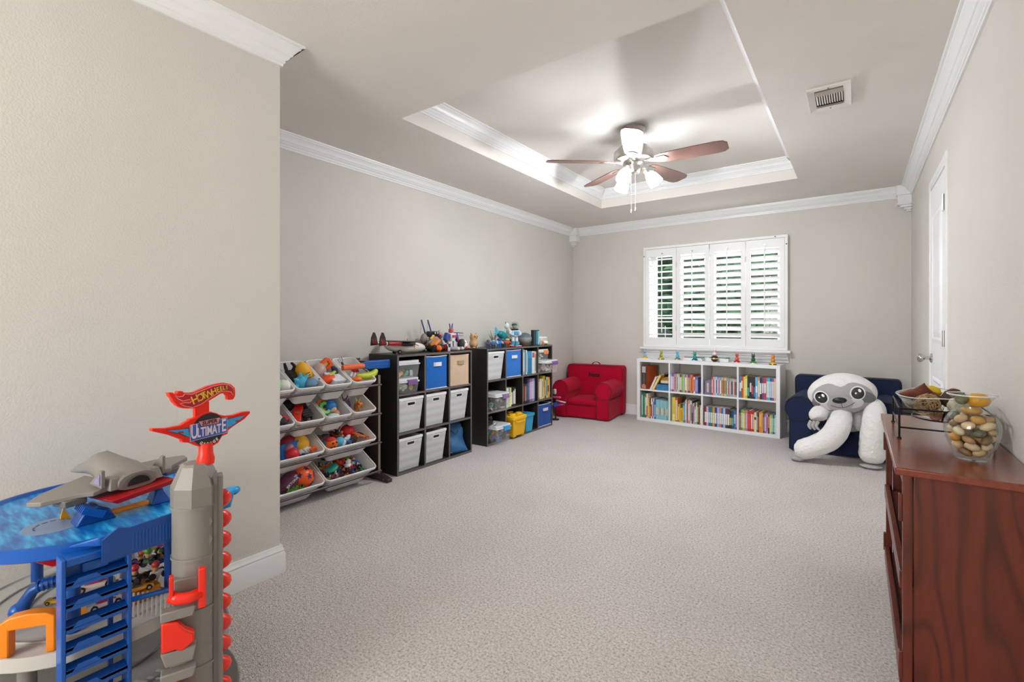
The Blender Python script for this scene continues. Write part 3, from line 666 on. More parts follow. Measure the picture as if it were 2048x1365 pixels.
ya, yb, z0, z1 = cell2(3, 0); yc = (ya + yb) / 2 - 0.005
clear_box('white lidded clear box with purple latch jutting from the top right cube', SXF + 0.1, yc + 0.012, z0, 0.32, 0.25, 0.135, '7a5a9a', ('purple latched box by the red armchair', ['e8b8a0', 'e8d8d0', 'd8a890', 'e8e0f0']), 15)
clear_box('small clear box with orange clip on top of the jutting white lidded box', SXF - 0.002, yc, z0 + 0.1355, 0.22, 0.2, 0.115, 'ee8a4a', ('small orange clipped box', ['d05a5a', 'f0f0ea', '303030', 'e8b85a', 'f4f0e8']), 16, 35)

# building-brick shaped bucket and a plain bucket
ya, yb, z0, z1 = cell2(1, 2); YEL = P('f2b90f', 0.3, var=0.03); YEL2 = P('f5c21e', 0.3, var=0.03)
t = thing('brick_bucket', 'yellow bucket shaped like a studded toy brick', 'bucket', (SXF - 0.055, (ya + yb) / 2 + 0.015, z0 + 0.0005))
b = B(); b.taper((0, 0, 0.008), (0.2, 0.19), (0.225, 0.215), 0.165); b.build('bucket_body', YEL, t, bev=0.012, seg=3)
for sx in (-1, 1):
    for sy in (-1, 1): B().cb((sx * 0.075, sy * 0.07, 0.006), (0.045, 0.045, 0.012)).build('foot', YEL, t, bev=0.004)
b = B(); b.prism(rrect(0.24, 0.23, 0.018), 0.170, 0.205); b.build('lid', YEL2, t, bev=0.006, seg=3)
for sx in (-1, 1):
    for sy in (-1, 1):
        b = B(); b.cyl((sx * 0.055, sy * 0.055, 0.204), (sx * 0.055, sy * 0.055, 0.226), 0.034, n=24); b.build('stud', YEL2, t, bev=0.004)
b = B(); b.cb((0, -0.1055, 0.09), (0.12, 0.002, 0.115), (0.09, 0, 0)); st = b.build('picture_sticker', P('5a2f22', 0.4, var=0.5, scale=18), t)
for c, s in (((-0.02, -0.107, 0.11), 0.02), ((0.03, -0.108, 0.075), 0.024)): B().sph(c, (s, 0.002, s), 10, 6).build('printed_figure', P('2a2220' if s < .022 else 'a8502c', 0.5), st)
b = B(); b.tube([(0.112, -0.09, 0.168), (0.122, -0.06, 0.15), (0.124, 0, 0.145), (0.122, 0.06, 0.15), (0.112, 0.09, 0.168)], 0.005, 6); b.build('bail_handle', YEL2, t, smooth=True)
ya, yb, z0, z1 = cell2(2, 2); CY = P('2f9fcb', 0.3, var=0.04)
t = thing('lidded_bucket', 'light blue lidded bucket behind the yellow brick bucket', 'bucket', (SXF - 0.06, ya + 0.085, z0 + 0.0005))
b = B(); b.taper((0, 0, 0.0), (0.15, 0.12), (0.175, 0.145), 0.165); b.build('bucket_body', CY, t, bev=0.01, seg=3)
b = B(); b.prism(rrect(0.2, 0.165, 0.02), 0.162, 0.19); b.build('lid', CY, t, bev=0.006)
for y in (-0.03, 0.03): B().cb((0, y, 0.193), (0.14, 0.018, 0.008)).build('lid_rib', CY, t, bev=0.003)
# ---------------------------------------------------------------- books
CN = {}
def cname(h):   # plain colour word for a hex
    import colorsys
    r, g, b_ = [int(h[i:i + 2], 16) / 255 for i in (0, 2, 4)]; hh, l, s = colorsys.rgb_to_hls(r, g, b_); hh *= 360
    if l < 0.16: return 'black'
    if s < 0.14: return 'white' if l > 0.85 else 'pale grey' if l > 0.65 else 'grey' if l > 0.4 else 'charcoal'
    nm = 'red' if hh < 14 or hh > 345 else 'orange' if hh < 38 else 'yellow' if hh < 62 else 'lime' if hh < 85 else 'green' if hh < 160 else 'teal' if hh < 190 else 'blue' if hh < 245 else 'purple' if hh < 290 else 'pink'
    if nm == 'orange' and (l < 0.42 or s < 0.4): nm = 'brown' if l < 0.55 else 'tan'
    if nm == 'yellow' and l > 0.75 and s < 0.75: nm = 'cream'
    return ('dark ' if l < 0.3 else 'pale ' if l > 0.72 and nm not in ('cream', 'tan') else '') + nm
def book(label, group, M, t, d, h, col, band=None, bands=(0.2, 0.8), name='book', cat='book', tilt=0.0):
    """spine faces local -y; local x is the thickness; M is the world matrix at the spine's lower left corner"""
    r = bpy.data.objects.new(name, None); COL.objects.link(r); r.empty_display_size = 0.02
    r.matrix_world = M @ Matrix.Rotation(tilt, 4, 'Y') if tilt else M
    tag(r, label, cat, group)
    cv = P(col, 0.4, var=0.08, scale=40)
    c = min(0.0025, t * 0.2)
    b = B(); b.add([(x, y, z) for z in (0, h) for x, y in ((0, d), (0, 0), (t, 0), (t, d), (t - c, d), (t - c, c), (c, c), (c, d))],
                   [tuple(range(8))[::-1], tuple(range(8, 16))] + [(i, (i + 1) % 8, 8 + (i + 1) % 8, 8 + i) for i in range(8)])
    b.build('cover', cv, r)
    B().box(c, t - c, c, d - 0.003, 0.003, h - 0.003).build('pages', P('ece5d3', 0.8, var=0.05), r)
    if band:
        b = B(); b.box(t * .1, t * .9, -0.0006, 0.0004, h * bands[0], h * bands[1]); b.build('spine_print', P(band, 0.45, var=0.25, scale=90), r)
    return r
BW0, BY0, BW1, BY1 = -2.12, 5.472, -0.616, 5.378
BA = math.atan2(BY1 - BY0, BW1 - BW0); BWD = 1.507
MB = Matrix.Translation((BW0, BY0, 0)) @ Matrix.Rotation(BA, 4, 'Z')     # bookcase frame: x along front, y to the wall
BH, BD = 0.727, 0.295
WHT = P('eff0f2', 0.35, var=0.012)
bc = thing('bookcase', 'low white eight cube bookcase under the shuttered window', 'bookcase', MB @ Vector((0, 0, 0)), BA)
FT = 0.036; DT = 0.018
def bpart(nm, x0, x1, y0, y1, z0, z1, m=WHT): B().box(x0, x1, y0, y1, z0, z1).build(nm, m, bc, bev=0.0015)
bpart('side_panel', 0, FT, 0, BD, 0, BH); bpart('side_panel', BWD - FT, BWD, 0, BD, 0, BH)
bpart('top_panel', FT, BWD - FT, 0, BD, BH - FT, BH); bpart('bottom_panel', FT, BWD - FT, 0, BD, 0, FT)
zm = BH / 2; cwid = (BWD - 2 * FT - 3 * DT) / 4
cx = [FT + i * (cwid + DT) for i in range(4)]
for i in range(1, 4): bpart('divider', cx[i] - DT, cx[i], 0.001, BD, FT, BH - FT)
for i in range(4): bpart('shelf_board', cx[i], cx[i] + cwid, 0.001, BD, zm - DT / 2, zm + DT / 2)
def bz(r): return zm + DT / 2 if r == 0 else FT
WHERE = {(0, 0): 'top left cube', (0, 1): 'top second cube', (0, 2): 'top third cube', (0, 3): 'top right cube', (1, 0): 'bottom left cube', (1, 1): 'bottom second cube', (1, 2): 'bottom third cube', (1, 3): 'bottom right cube'}
def row(r, c, items, x_off=0.004, group=None, dflt=0.012):
    x = cx[c] + x_off; n = len(items); wh = WHERE[(r, c)]
    tot = sum(i[1] for i in items); room = cwid - x_off - 0.004
    for k, it in enumerate(items):
        col, t, h = it[0], it[1] * min(1, room / (tot + 0.0006 * n)), it[2]; band = it[3] if len(it) > 3 else None
        bands = it[4] if len(it) > 4 else (0.12, 0.85); dy = 0.006 + R.uniform(0, 0.012) + (it[5] if len(it) > 5 else 0)
        book('%s spined book, %s from left in %s of the white bookcase' % (cname(col), ORD[k], wh), 'books in the %s of the white bookcase' % wh,
             MB @ Matrix.Translation((x, dy, bz(r) + 0.0006)), t, min(0.2, BD - dy - 0.02), h, col, band, bands)
        x += t + 0.0006
row(0, 1, [('7da7c9', .016, .2, 'dfe8ee'), ('8d4fa0', .013, .2, 'e8d8ea'), ('c86f9c', .012, .2, 'f3dbe6'), ('d98f97', .014, .2, 'b8406a'), ('94a78f', .014, .2, 'c9b7b0'), ('d8d2b0', .014, .2, '8fae9a'), ('9fc3c9', .016, .2, 'd8e4e4'), ('a3283a', .02, .197, 'ecd9c4'),
           ('6fae4e', .02, .2, '92c96c'), ('a8d0a4', .012, .2), ('9a62b0', .02, .198, 'f0e6ef'), ('ea9a56', .016, .198, 'f3d9a8'), ('4b56a0', .02, .2, 'caa98a'), ('d8597a', .012, .2, 'e8a23a'), ('d98a3a', .016, .203, 'c0522e'), ('c23c3a', .014, .2, 'e08a52'), ('e9e4ea', .014, .18, 'd8643c'), ('6a70b4', .03, .178, '9fa4d8')])
row(0, 2, [('b4574f', .02, .196, 'dbb1a8'), ('d9b9c0', .012, .196, 'c2506a'), ('9fc0dc', .014, .196, 'e9eef2'), ('c7d3df', .014, .196, '4a6a96'), ('7f98ba', .012, .196, 'd8e0ea'), ('aab8cc', .012, .194, 'c94a5e'), ('8ba6c2', .016, .194, 'e0e8ee'), ('d9b48a', .018, .196, 'b8763a'), ('caa070', .012, .195, '8a5a2e'), ('e0d3a8', .012, .195, 'b0905a'),
           ('a9c0a2', .012, .192, '5f7f60'), ('90a8a0', .012, .19, 'd5d8d0'), ('b8a6a0', .012, .19, 'c04a54'), ('9cb0b4', .012, .188, 'dfe3e2'), ('c4b8b8', .01, .188, '6a3f46'), ('a8b8a8', .012, .188, '43604f'), ('b8c4c0', .01, .186, 'e6e2de'), ('caa8a8', .012, .186, 'b83a44'), ('a0b4a8', .012, .185, '3a4a44')], x_off=0.085)
row(0, 3, [('3f7fb4', .02, .222, 'e4e8ee', (.3, .7)), ('c8402c', .014, .219, 'f4f0ea', (.45, .8)), ('ee8e2c', .012, .218), ('f2cf3e', .014, .22, 'f8e48a'), ('bccb3e', .018, .234, 'dde8a0'), ('23282a', .02, .222, '3fa6b4', (.12, .5)), ('262626', .018, .222, 'f0efe8', (.3, .72)), ('282426', .018, .222, 'd8443e', (.2, .6)), ('23262c', .018, .222, '3a7cc8', (.1, .55)),
           ('6cb8e2', .022, .22, 'e6f0f6', (.3, .6)), ('e9955a', .02, .22, 'f2e8da'), ('2a2a30', .018, .22, 'f0f0ee', (.25, .75)), ('5a4a86', .018, .22, 'efeaf2', (.3, .75)), ('cc2e4a', .022, .221, 'f5e6e4', (.3, .75)), ('4fb2a8', .016, .22, 'd8efe8'), ('5ab8da', .016, .22, 'e4f2f6'), ('33559a', .02, .22, 'c9d6ea'), ('7a5a90', .018, .22, 'e8ddea'), ('e8b090', .016, .219, 'f6e2b0')], x_off=0.003)
row(1, 0, [('2f7d58', .014, .29, 'cfe4d8', (.1, .9)), ('1f7046', .02, .295, '2d8a58'), ('3d8a66', .012, .29, 'bcd8c8'), ('b8394a', .012, .282, 'f0e2d6'), ('f0e4d2', .014, .284, 'c94a4a', (.05, .5)), ('c9b28e', .022, .237, 'e2c64a'), ('2a2723', .014, .23, 'd89a2e', (.05, .6)), ('e6e0da', .016, .232, 'b3263a', (.1, .7)), ('a82d35', .012, .228, 'd9c8b0'), ('dfe6ee', .012, .232, '2f62a8'), ('2563a4', .02, .234, '8fc0e2', (.1, .7))]
    + [('8fc3cc', .0135, .225 - .0012 * i, ('c9dcd6', 'e3d7a0', 'd8a8a0', '6f9a9a')[i % 4], (.25, .6)) for i in range(10)], x_off=0.02)
row(1, 1, [('d7c94a', .034, .27, 'eae08a', (.05, .3)), ('c8612c', .03, .268, 'e9c9a0', (.05, .9)), ('8f7a5a', .016, .2, 'e4d06a'), ('c9b03a', .014, .2), ('f0c21c', .032, .155, 'd79a1e', (.1, .9)), ('2f8fb4', .018, .222, '7fc0d8'), ('8ea0a4', .014, .248, 'd6dcda'), ('ded6c2', .008, .262), ('a03a7a', .012, .215, '4f4a90', (.4, .8)), ('e2927a', .012, .248, 'f4d8c4'), ('b89a86', .016, .262, 'dcc9b8'), ('dfe0dc', .014, .25, '7f8a8a'), ('33333a', .014, .246, '8a9098', (.5, .9)), ('d9a6bc', .014, .228, 'c05a78'),
           ('8fb4c4', .018, .19, 'd5e2e6'), ('9ab86a', .014, .24, 'dfe8c0'), ('3a3230', .012, .222, 'c8b890'), ('9a4a3a', .012, .215, '3a2a26'), ('d8c4a4', .014, .21, 'efe4d0')], x_off=0.02)
tops = [('9a2230', 'eee6dc'), ('c6b8d8', 'f3f0f6'), ('2a66a8', 'ccd6e2'), ('3f7f4a', 'dfe6dc'), ('e09a3a', 'f2e2c4'), ('27408a', 'eceef4'), ('9fb8de', 'e2eaf4'), ('e2826a', 'f4e6e2'), ('3a6ab8', 'e8eef6'), ('a8c4e0', 'f0f4f8'), ('6a2f3a', 'f0eaec'), ('38343a', 'f2f0ee')]
row(1, 2, [(a, .0225, .205, b_, (.17, .72)) for a, b_ in tops] + [('20242a', .02, .193, 'c8c06a', (.2, .6)), ('28507a', .02, .192, '7ab0a0', (.2, .6)), ('3478b8', .02, .19, 'a8d0ec', (.3, .8)), ('8a4a6a', .012, .188, 'c8a0b8')], x_off=0.014)
row(1, 3, [('8f5a4a', .012, .18, 'b98a72'), ('5f9a6a', .018, .212, 'cfe0c4'), ('9ab84a', .016, .208, 'e0e8b0'), ('dc8a4a', .014, .206, 'f0c090'), ('9a90b4', .02, .21, 'c8c0d8'), ('c9211c', .032, .208, 'e0443a'), ('d8322a', .014, .208, 'f2e4dc'), ('b32a2e', .016, .206, 'eab8a8'), ('e6dcae', .022, .196, '4a4438', (.62, .76)), ('6a7a8a', .012, .19, 'b8c4cc'), ('2c2624', .014, .186, 'a8643c'), ('e58a2c', .024, .206, 'f4b060', (.3, .9)), ('e0a23e', .014, .204), ('4a4a86', .012, .188, '8a8ab8'),
           ('a874a4', .018, .194, 'dcc0da'), ('d8a8c8', .014, .192, 'a86a98'), ('35302c', .016, .19, 'd88a4a', (.3, .9)), ('dcd66a', .012, .186, 'f2eea8'), ('7fb89a', .016, .19, 'd0e6d8'), ('2f5f5a', .014, .186, '9ac8b0'), ('9fc4dc', .014, .19, 'dcebf4')], x_off=0.004)
# top left cube: a tall game box, two leaning books, flat boxes
def mloc(x, y, z): return MB @ Vector((x, y, z))
t = thing('game_box', 'tall orange and brown game box standing in the top left cube', 'box', mloc(cx[0] + 0.006, 0.03, bz(0) + 0.001), BA + math.radians(-14))
B().box(0, 0.075, 0.006, 0.2, 0, 0.272).build('box_body', P('a5491f', 0.4, var=0.5, scale=7), t, bev=0.002)
B().box(0.001, 0.074, 0.0, 0.007, 0.001, 0.271).build('box_spine', P('4a423c', 0.4, var=0.3), t)
B().box(0.012, 0.062, -0.001, 0.001, 0.19, 0.262).build('badge', P('c6c4bf', 0.4, var=0.1), t)
b = B(); b.prism([(0.01, 0.0), (0.066, 0.0), (0.066, 0.035), (0.038, 0.055), (0.01, 0.035)], 0.0, 0.001, basis((0, -0.0002, 0.006), (1, 0, 0), (0, 0, 1), (0, -1, 0))); b.build('emblem', P('d98a6a', 0.4, var=0.3), t)
for i in range(6): B().cb((0.04, -0.0005, 0.075 + i * 0.019), (0.007, 0.002, 0.006)).build('printed_dash', P('e6c29a', 0.5), t)
book('white book leaning on the game box in the top left cube', 'leaning books in the top left cube', MB @ Matrix.Translation((cx[0] + 0.118, 0.012, bz(0) + 0.004)), 0.022, 0.16, 0.165, 'e4dfe2', None, tilt=0.42)
book('yellow striped book leaning on the white one in the top left cube', 'leaning books in the top left cube', MB @ Matrix.Translation((cx[0] + 0.145, 0.008, bz(0) + 0.004)), 0.026, 0.18, 0.2, 'd9a93a', 'efd48a', (.05, .95), tilt=0.47)
t = thing('card_game_box', 'flat blue illustrated box lying in the top left cube', 'box', mloc(cx[0] + 0.192, 0.015, bz(0) + 0.001), BA)
B().box(0, 0.142, 0, 0.19, 0, 0.068).build('box_body', P('3a7dab', 0.4, var=0.6, scale=22), t, bev=0.002)
B().box(-0.001, 0.143, -0.001, 0.191, 0.066, 0.08).build('box_lid', P('24262e', 0.4, var=0.2), t, bev=0.002)
t = thing('small_card_box', 'small white and amber box on top of the flat blue box', 'box', mloc(cx[0] + 0.243, 0.03, bz(0) + 0.082), BA + 0.1)
B().box(0, 0.085, 0, 0.11, 0, 0.03).build('box_body', P('e4ddd4', 0.4, var=0.1), t, bev=0.002)
B().add([(0, 0, 0.0305), (0.085, 0, 0.0305), (0.085, 0.11, 0.062), (0, 0.11, 0.062)], [(0, 1, 2, 3)]).build('open_flap', P('d3a046', 0.5, var=0.5, scale=30), t)
book('dark covered book leaning behind the small white and amber box', 'leaning books in the top left cube', MB @ Matrix.Translation((cx[0] + 0.192, 0.12, bz(0) + 0.083)), 0.02, 0.12, 0.115, '3a2a26', '9a6a4a', (.2, .8), tilt=0.5)
t = thing('magazine_case', 'grey violet plastic case at the left of the top third cube', 'case', mloc(cx[2] + 0.006, 0.012, bz(0) + 0.001), BA)
B().add([(0.004, 0, 0), (0.076, 0, 0), (0.076, 0, 0.155), (0.05, 0, 0.16), (0.012, 0, 0.145), (0.004, 0.2, 0), (0.076, 0.2, 0), (0.076, 0.2, 0.165), (0.05, 0.2, 0.165), (0.012, 0.2, 0.15)],
        [(0, 1, 2, 3, 4), (9, 8, 7, 6, 5)] + [(i, (i + 1) % 5, 5 + (i + 1) % 5, 5 + i) for i in range(5)]).build('case_body', P('77738c', 0.35, var=0.2), t, bev=0.004)
B().cb((0.044, -0.001, 0.075), (0.022, 0.002, 0.1)).build('case_label', P('d2b4b4', 0.5, var=0.4, scale=60), t)

# dark organiser books (spines face the room, +x)
def dark_row(c, r, items, wh, yo=0.006, dx=0.0):
    ya, yb, z0, z1 = cell2(c, r); y = ya + yo
    sc = min(1, (yb - ya - yo - 0.004) / sum(i[1] + 0.0006 for i in items))
    for k, it in enumerate(items):
        t = it[1] * sc
        M = basis((SXF - 0.012 - R.uniform(0, 0.01) + dx, y, z0 + 0.0006), (0, 1, 0), (-1, 0, 0), (0, 0, 1))
        book('%s spined book, %s from left in %s of the dark organizer' % (cname(it[0]), ORD[k], wh), 'books in the %s of the dark organizer' % wh, M, t, 0.2, it[2], it[0], it[3] if len(it) > 3 else None, it[4] if len(it) > 4 else (.12, .88))
        y += t + 0.0006
dark_row(2, 0, [('8c6a7a', .02, .22, 'c9a0b0'), ('9cc0d8', .026, .262, 'e2ecf2'), ('4a7a98', .016, .25), ('d9d4d0', .02, .255, '9ab0c0'), ('6a8fa8', .016, .24, 'a8c8d8'), ('2f95c0', .075, .24, '1f78a8', (.05, .7)), ('e6e2da', .05, .236, 'c8483a', (.72, .95)), ('c9c4bc', .03, .232, '8a8a88')], 'top third cube', 0.006)
dark_row(1, 1, [('e2e4e4', .034, .19, 'c8d0d4'), ('4a9aa0', .022, .188, 'd6e060', (.02, .7)), ('dfe06a', .03, .188, 'f0f0b0', (.02, .5)), ('26262a', .026, .186, 'e4e2de', (.1, .75)), ('2c2c2c', .024, .186, 'f0eeea', (.12, .82)), ('1f1f22', .026, .186, 'd8d8d4', (.1, .9))], 'middle second cube', 0.012, 0.004)
dark_row(2, 1, [('a8604a', .02, .21, 'd8a890'), ('4a2f2a', .026, .2, '8a4a3a'), ('6a3a3a', .016, .198, 'c89a8a'), ('2f3430', .022, .198, '6a7a70'), ('27304a', .026, .232, '4a5a8a'), ('344f8c', .026, .236, '8098c8'), ('c05a88', .03, .24, 'efc0d4'), ('7a4a7a', .022, .238, 'd0a8c8'), ('a8b8d8', .024, .24, 'dce4f0'), ('5a7ab8', .024, .242, '9ab4dc')], 'middle third cube')
dark_row(3, 1, [('7a2f30', .026, .215, 'b86a60'), ('b89a7a', .026, .22, 'e0ccb0'), ('e2dca4', .03, .222, 'f2eecc'), ('d8d0b8', .028, .222, 'a8a090'), ('c8a83a', .034, .25, 'e4cf7a', (.05, .5)), ('b8902e', .014, .252), ('4a5248', .022, .23, 'c8ccc0'), ('d8dcc8', .024, .232, '5a7a6a'), ('e0c04a', .024, .23, '3a3a30', (.3, .6)), ('d8733a', .018, .226, 'f0c8a0')], 'middle right cube')
# ---------------------------------------------------------------- toy bin rack
RKY0, RKY1 = 1.172, 2.275
rk = thing('bin_rack', 'dark wood rack holding rows of tilted white toy bins', 'rack', (-2.95, (RKY0 + RKY1) / 2, 0))
RKM = P('3a2b28', 0.42, var=0.15, bump=0.05, bscale=120)
for y in (RKY0, RKY1 - 0.018):
    b = B(); b.prism([(-3.1, 0.03), (-2.835, 0.03), (-2.85, 0.765), (-3.0, 0.86), (-3.1, 0.86)], 0, 0.018, basis((0, y + 0.018, 0), (1, 0, 0), (0, 0, 1), (0, -1, 0))); sd = b.build('side_panel', RKM, rk, world=True)
    b = B(); b.box(-2.8345, -2.831, y, y + 0.018, 0.03, 0.765); b.build('edge_band', P('83766e', 0.5), sd)
    b = B(); b.prism([(-3.1, 0), (-2.715, 0), (-2.715, 0.026), (-2.83, 0.05), (-3.1, 0.05)], -0.012, 0.03, basis((0, y + 0.018, 0), (1, 0, 0), (0, 0, 1), (0, -1, 0))); ft = b.build('foot', RKM, rk, world=True, bev=0.003)
    B().cyl((-2.76, y - 0.013, 0.02), (-2.76, y - 0.011, 0.02), 0.005, n=8).build('screw', P('999999', 0.3, 0.8), ft)
LIPZ = [0.735, 0.528, 0.321, 0.118]
TL = math.atan2(0.155, 0.275); CT, ST = math.cos(TL), math.sin(TL)
for i, lz in enumerate(LIPZ):
    for x, z in ((-2.773, lz - 0.033), (-3.05, lz + 0.14)):
        B().cyl((x, RKY0 + 0.018, z), (x, RKY1 - (0.04 if x > -2.9 else 0.018), z), 0.008, n=10).build('rail', P('55494a', 0.3, 0.4), rk, world=True, smooth=0.7)
TUB = P('ecebe9', 0.35, var=0.02)
class Bin: pass
def tub(label, y0, y1, row, group):
    o = Bin(); lz = LIPZ[row]; w = y1 - y0 - 0.006; L = 0.31; d = 0.14
    o.w, o.L, o.d = w, L, d
    c = Vector((-2.895, (y0 + y1) / 2, lz + 0.0775))
    o.M = basis(c, (0, -1, 0), (CT, 0, -ST), (ST, 0, CT))
    r = bpy.data.objects.new('toy_bin', None); COL.objects.link(r); r.empty_display_size = 0.03; r.matrix_world = o.M; tag(r, label, 'bin', group)
    b = B(); rings = []
    for k, (wd, ln, z, rad) in enumerate(((w * .68, L * .74, -d, .02), (w * .93, L * .95, -0.014, .025), (w, L, -0.012, .03), (w, L, 0.0, .03), (w - .016, L - .016, 0.0, .026), (w * .9, L * .925, -0.016, .022), (w * .655, L * .72, -d + .004, .018))):
        rings.append([(x, y, z) for x, y in rrect(wd, ln, rad)])
    n = len(rings[0]); vs = sum(rings, [])
    b.add(vs, [(k * n + i, k * n + (i + 1) % n, (k + 1) * n + (i + 1) % n, (k + 1) * n + i) for k in range(6) for i in range(n)] + [tuple(range(n))[::-1], tuple(range(6 * n, 7 * n))])
    b.build('tub', TUB, r, smooth=0.6)
    b = B(); b.tube([(x, y, 0.001) for x, y in rrect(w - .006, L - .006, .028)], 0.0055, 6, closed=True); b.build('rolled_rim', TUB, r, smooth=True)
    return o
def inb(o, s, t, dz):   # s: -1 left .. 1 right of the photo, t: -1 back .. 1 front, dz below the rim plane
    return o.M @ Vector((-s * o.w * 0.5 * 0.8, t * o.L * 0.5 * 0.85, dz))
SB = [(1.39, 1.59), (1.592, 1.792), (1.794, 1.994), (1.996, 2.196)]; WB = [(1.39, 1.79), (1.794, 2.196)]
nm4 = ['first', 'second', 'third', 'fourth']
bn = {}
for r, rw in ((0, 'top'), (1, 'second')):
    for k, (a, c) in enumerate(SB): bn[(r, k)] = tub('small white tilted bin, %s from the wall corner in the %s row' % (nm4[k], rw), a, c, r, 'small bins of the toy rack')
for r, rw in ((2, 'third'), (3, 'bottom')):
    for k, (a, c) in enumerate(WB): bn[(r, k)] = tub('wide white tilted bin, %s in the %s row of the toy rack' % (('left', 'right')[k], rw), a, c, r, 'wide bins of the toy rack')
# ---------------------------------------------------------------- children's armchairs
def armchair(name, label, loc, rz, w, d, col, dcol, emb=None, hb=0.615, ha=0.455, handle=True, armw=0.2):
    t = thing(name, label, 'armchair', loc, rz)    # local: faces -y, base centre at origin
    m = P(col, 0.85, var=0.08, bump=0.12, bscale=40, sheen=0.05, scale=6); pm = P(dcol, 0.8, var=0.05)
    hw, hd = w / 2, d / 2
    # seat block
    b = B(); b.box(-hw + armw * .8, hw - armw * .8, -hd + 0.02, hd - 0.12, 0.012, 0.2); b.build('seat_base', m, t, bev=0.02, seg=3)
    b = B(); N = 8; vs = []
    x0, x1, y0, y1 = -hw + armw * .86, hw - armw * .86, -hd + 0.004, hd - 0.16
    for j in range(N + 1):
        for i in range(N + 1):
            u, v = i / N, j / N; vs.append((x0 + (x1 - x0) * u, y0 + (y1 - y0) * v, 0.215 + 0.04 * math.sin(u * PI) ** .6 * math.sin(max(0.02, v) * PI) ** .5))
    k = len(vs); b.add(vs, [(j * (N + 1) + i, j * (N + 1) + i + 1, (j + 1) * (N + 1) + i + 1, (j + 1) * (N + 1) + i) for j in range(N) for i in range(N)])
    ed = [j for j in range(N + 1)] + [(j + 1) * (N + 1) + N for j in range(N)] + [N * (N + 1) + N - 1 - j for j in range(N)] + [(N - 1 - j) * (N + 1) for j in range(N - 1)]
    low = [(vs[e][0], vs[e][1] + (0.008 if vs[e][1] < -hd + .01 else 0), 0.165) for e in ed]; q = len(ed)
    b.add([vs[e] for e in ed] + low, [(i, (i + 1) % q, q + (i + 1) % q, q + i) for i in range(q)] + [tuple(range(q, 2 * q))])
    b.build('seat_cushion', m, t, smooth=True, weld=True)
    # rolled arms: outline in (x,z) extruded along y
    r = armw * 0.53; cz = ha - r
    for s in (-1, 1):
        cxx = hw - r * 0.98
        out = [(cxx - r * 0.78, 0.012), (hw - 0.035, 0.012), (hw - 0.035, cz - r * 0.85)] + [(cxx + r * math.cos(a), cz + r * math.sin(a)) for a in [math.radians(-42 + 264 * i / 16) for i in range(17)]] + [(cxx - r * 0.78, cz - r * 0.8)]
        out = [(s * x, z) for x, z in out]
        if s < 0: out = out[::-1]
        Ma = basis((0, 0, 0), (1, 0, 0), (0, 0, 1), (0, -1, 0))
        b = B(); b.prism(out, -hd + 0.1, hd, Ma); ar = b.build('arm', m, t, bev=0.014, seg=3)
        b = B(); yy = -hd - 0.001
        b.tube([(s * (cxx + r * .93 * math.cos(a)), yy, cz + r * .93 * math.sin(a)) for a in [2 * PI * i / 22 for i in range(22)]], 0.0045, 6, closed=True); b.build('piping', pm, ar, smooth=True)
        b = B(); b.tube([(s * (hw - 0.03), -hd + 0.01, cz - r * .88), (s * (hw - 0.03), hd - 0.1, cz - r * .88)], 0.004, 6); b.build('piping', pm, ar, smooth=True)
        b = B()
        for x in (cxx - r * .76, hw - 0.04): b.tube([(s * x, -hd - 0.0005, 0.02), (s * x, -hd - 0.0005, cz - r * .75)], 0.003, 6)
        b.build('front_seam', pm, ar, smooth=True)
    # back
    b = B(); bt = 0.17
    out = [(-hw + 0.01, 0.012), (hw - 0.01, 0.012)] + [(hw - 0.035 + 0.035 * math.cos(a), hb - 0.05 + 0.05 * math.sin(a)) for a in [PI / 2 * i / 5 for i in range(6)]] + [(-hw + 0.035 - 0.035 * math.sin(a), hb - 0.05 + 0.05 * math.cos(a)) for a in [PI / 2 * i / 5 for i in range(6)]]
    b.prism(out, -hd, -hd + bt, basis((0, 0, 0), (1, 0, 0), (0, 0, 1), (0, -1, 0))); bk = b.build('backrest', m, t, bev=0.025, seg=3)
    b = B(); yy = hd - bt + 0.004
    b.tube([(-hw + 0.014, yy, ha - .02), (-hw + 0.012, yy, hb - 0.05), (-hw + 0.03, yy, hb - 0.016), (-hw + 0.06, yy, hb - 0.006), (hw - 0.06, yy, hb - 0.006), (hw - 0.03, yy, hb - 0.016), (hw - 0.012, yy, hb - 0.05), (hw - 0.014, yy, ha - .02)], 0.005, 6); b.build('piping', pm, bk, smooth=True)
    if handle:
        b = B(); vs = []
        for i in range(11):
            a = PI * i / 10; x = 0.055 * math.cos(a); z = hb - 0.008 + 0.045 * math.sin(a) ** .8
            vs += [(x, hd - 0.11, z), (x, hd - 0.075, z)]
        b.add(vs, [(2 * i, 2 * i + 1, 2 * i + 3, 2 * i + 2) for i in range(10)]); h = b.build('carry_handle', m, bk); h.modifiers.new('s', 'SOLIDIFY').thickness = 0.006
    if emb:
        text('embroidery', emb, 0.072, P('3c0f1c', 0.9, var=0.2), bk, basis((0.0, hd - bt - 0.0005, hb - 0.125), (1, 0, 0), (0, 0, 1), (0, -1, 0)), 0.0015, 0, 0.0035)
    return t
RC = Vector((-2.70, 5.41, 0))
armchair('kids_armchair', 'crimson red slipcovered kids armchair in the corner', RC, math.radians(6), 0.75, 0.62, 'b2062f', '6e051e', 'Nate')
armchair('kids_armchair', 'navy blue kids armchair under the sloth plush', (-0.10, 5.29, 0), math.radians(-3), 0.83, 0.72, '232c48', '161c32', None, 0.635, 0.5, False, 0.22)

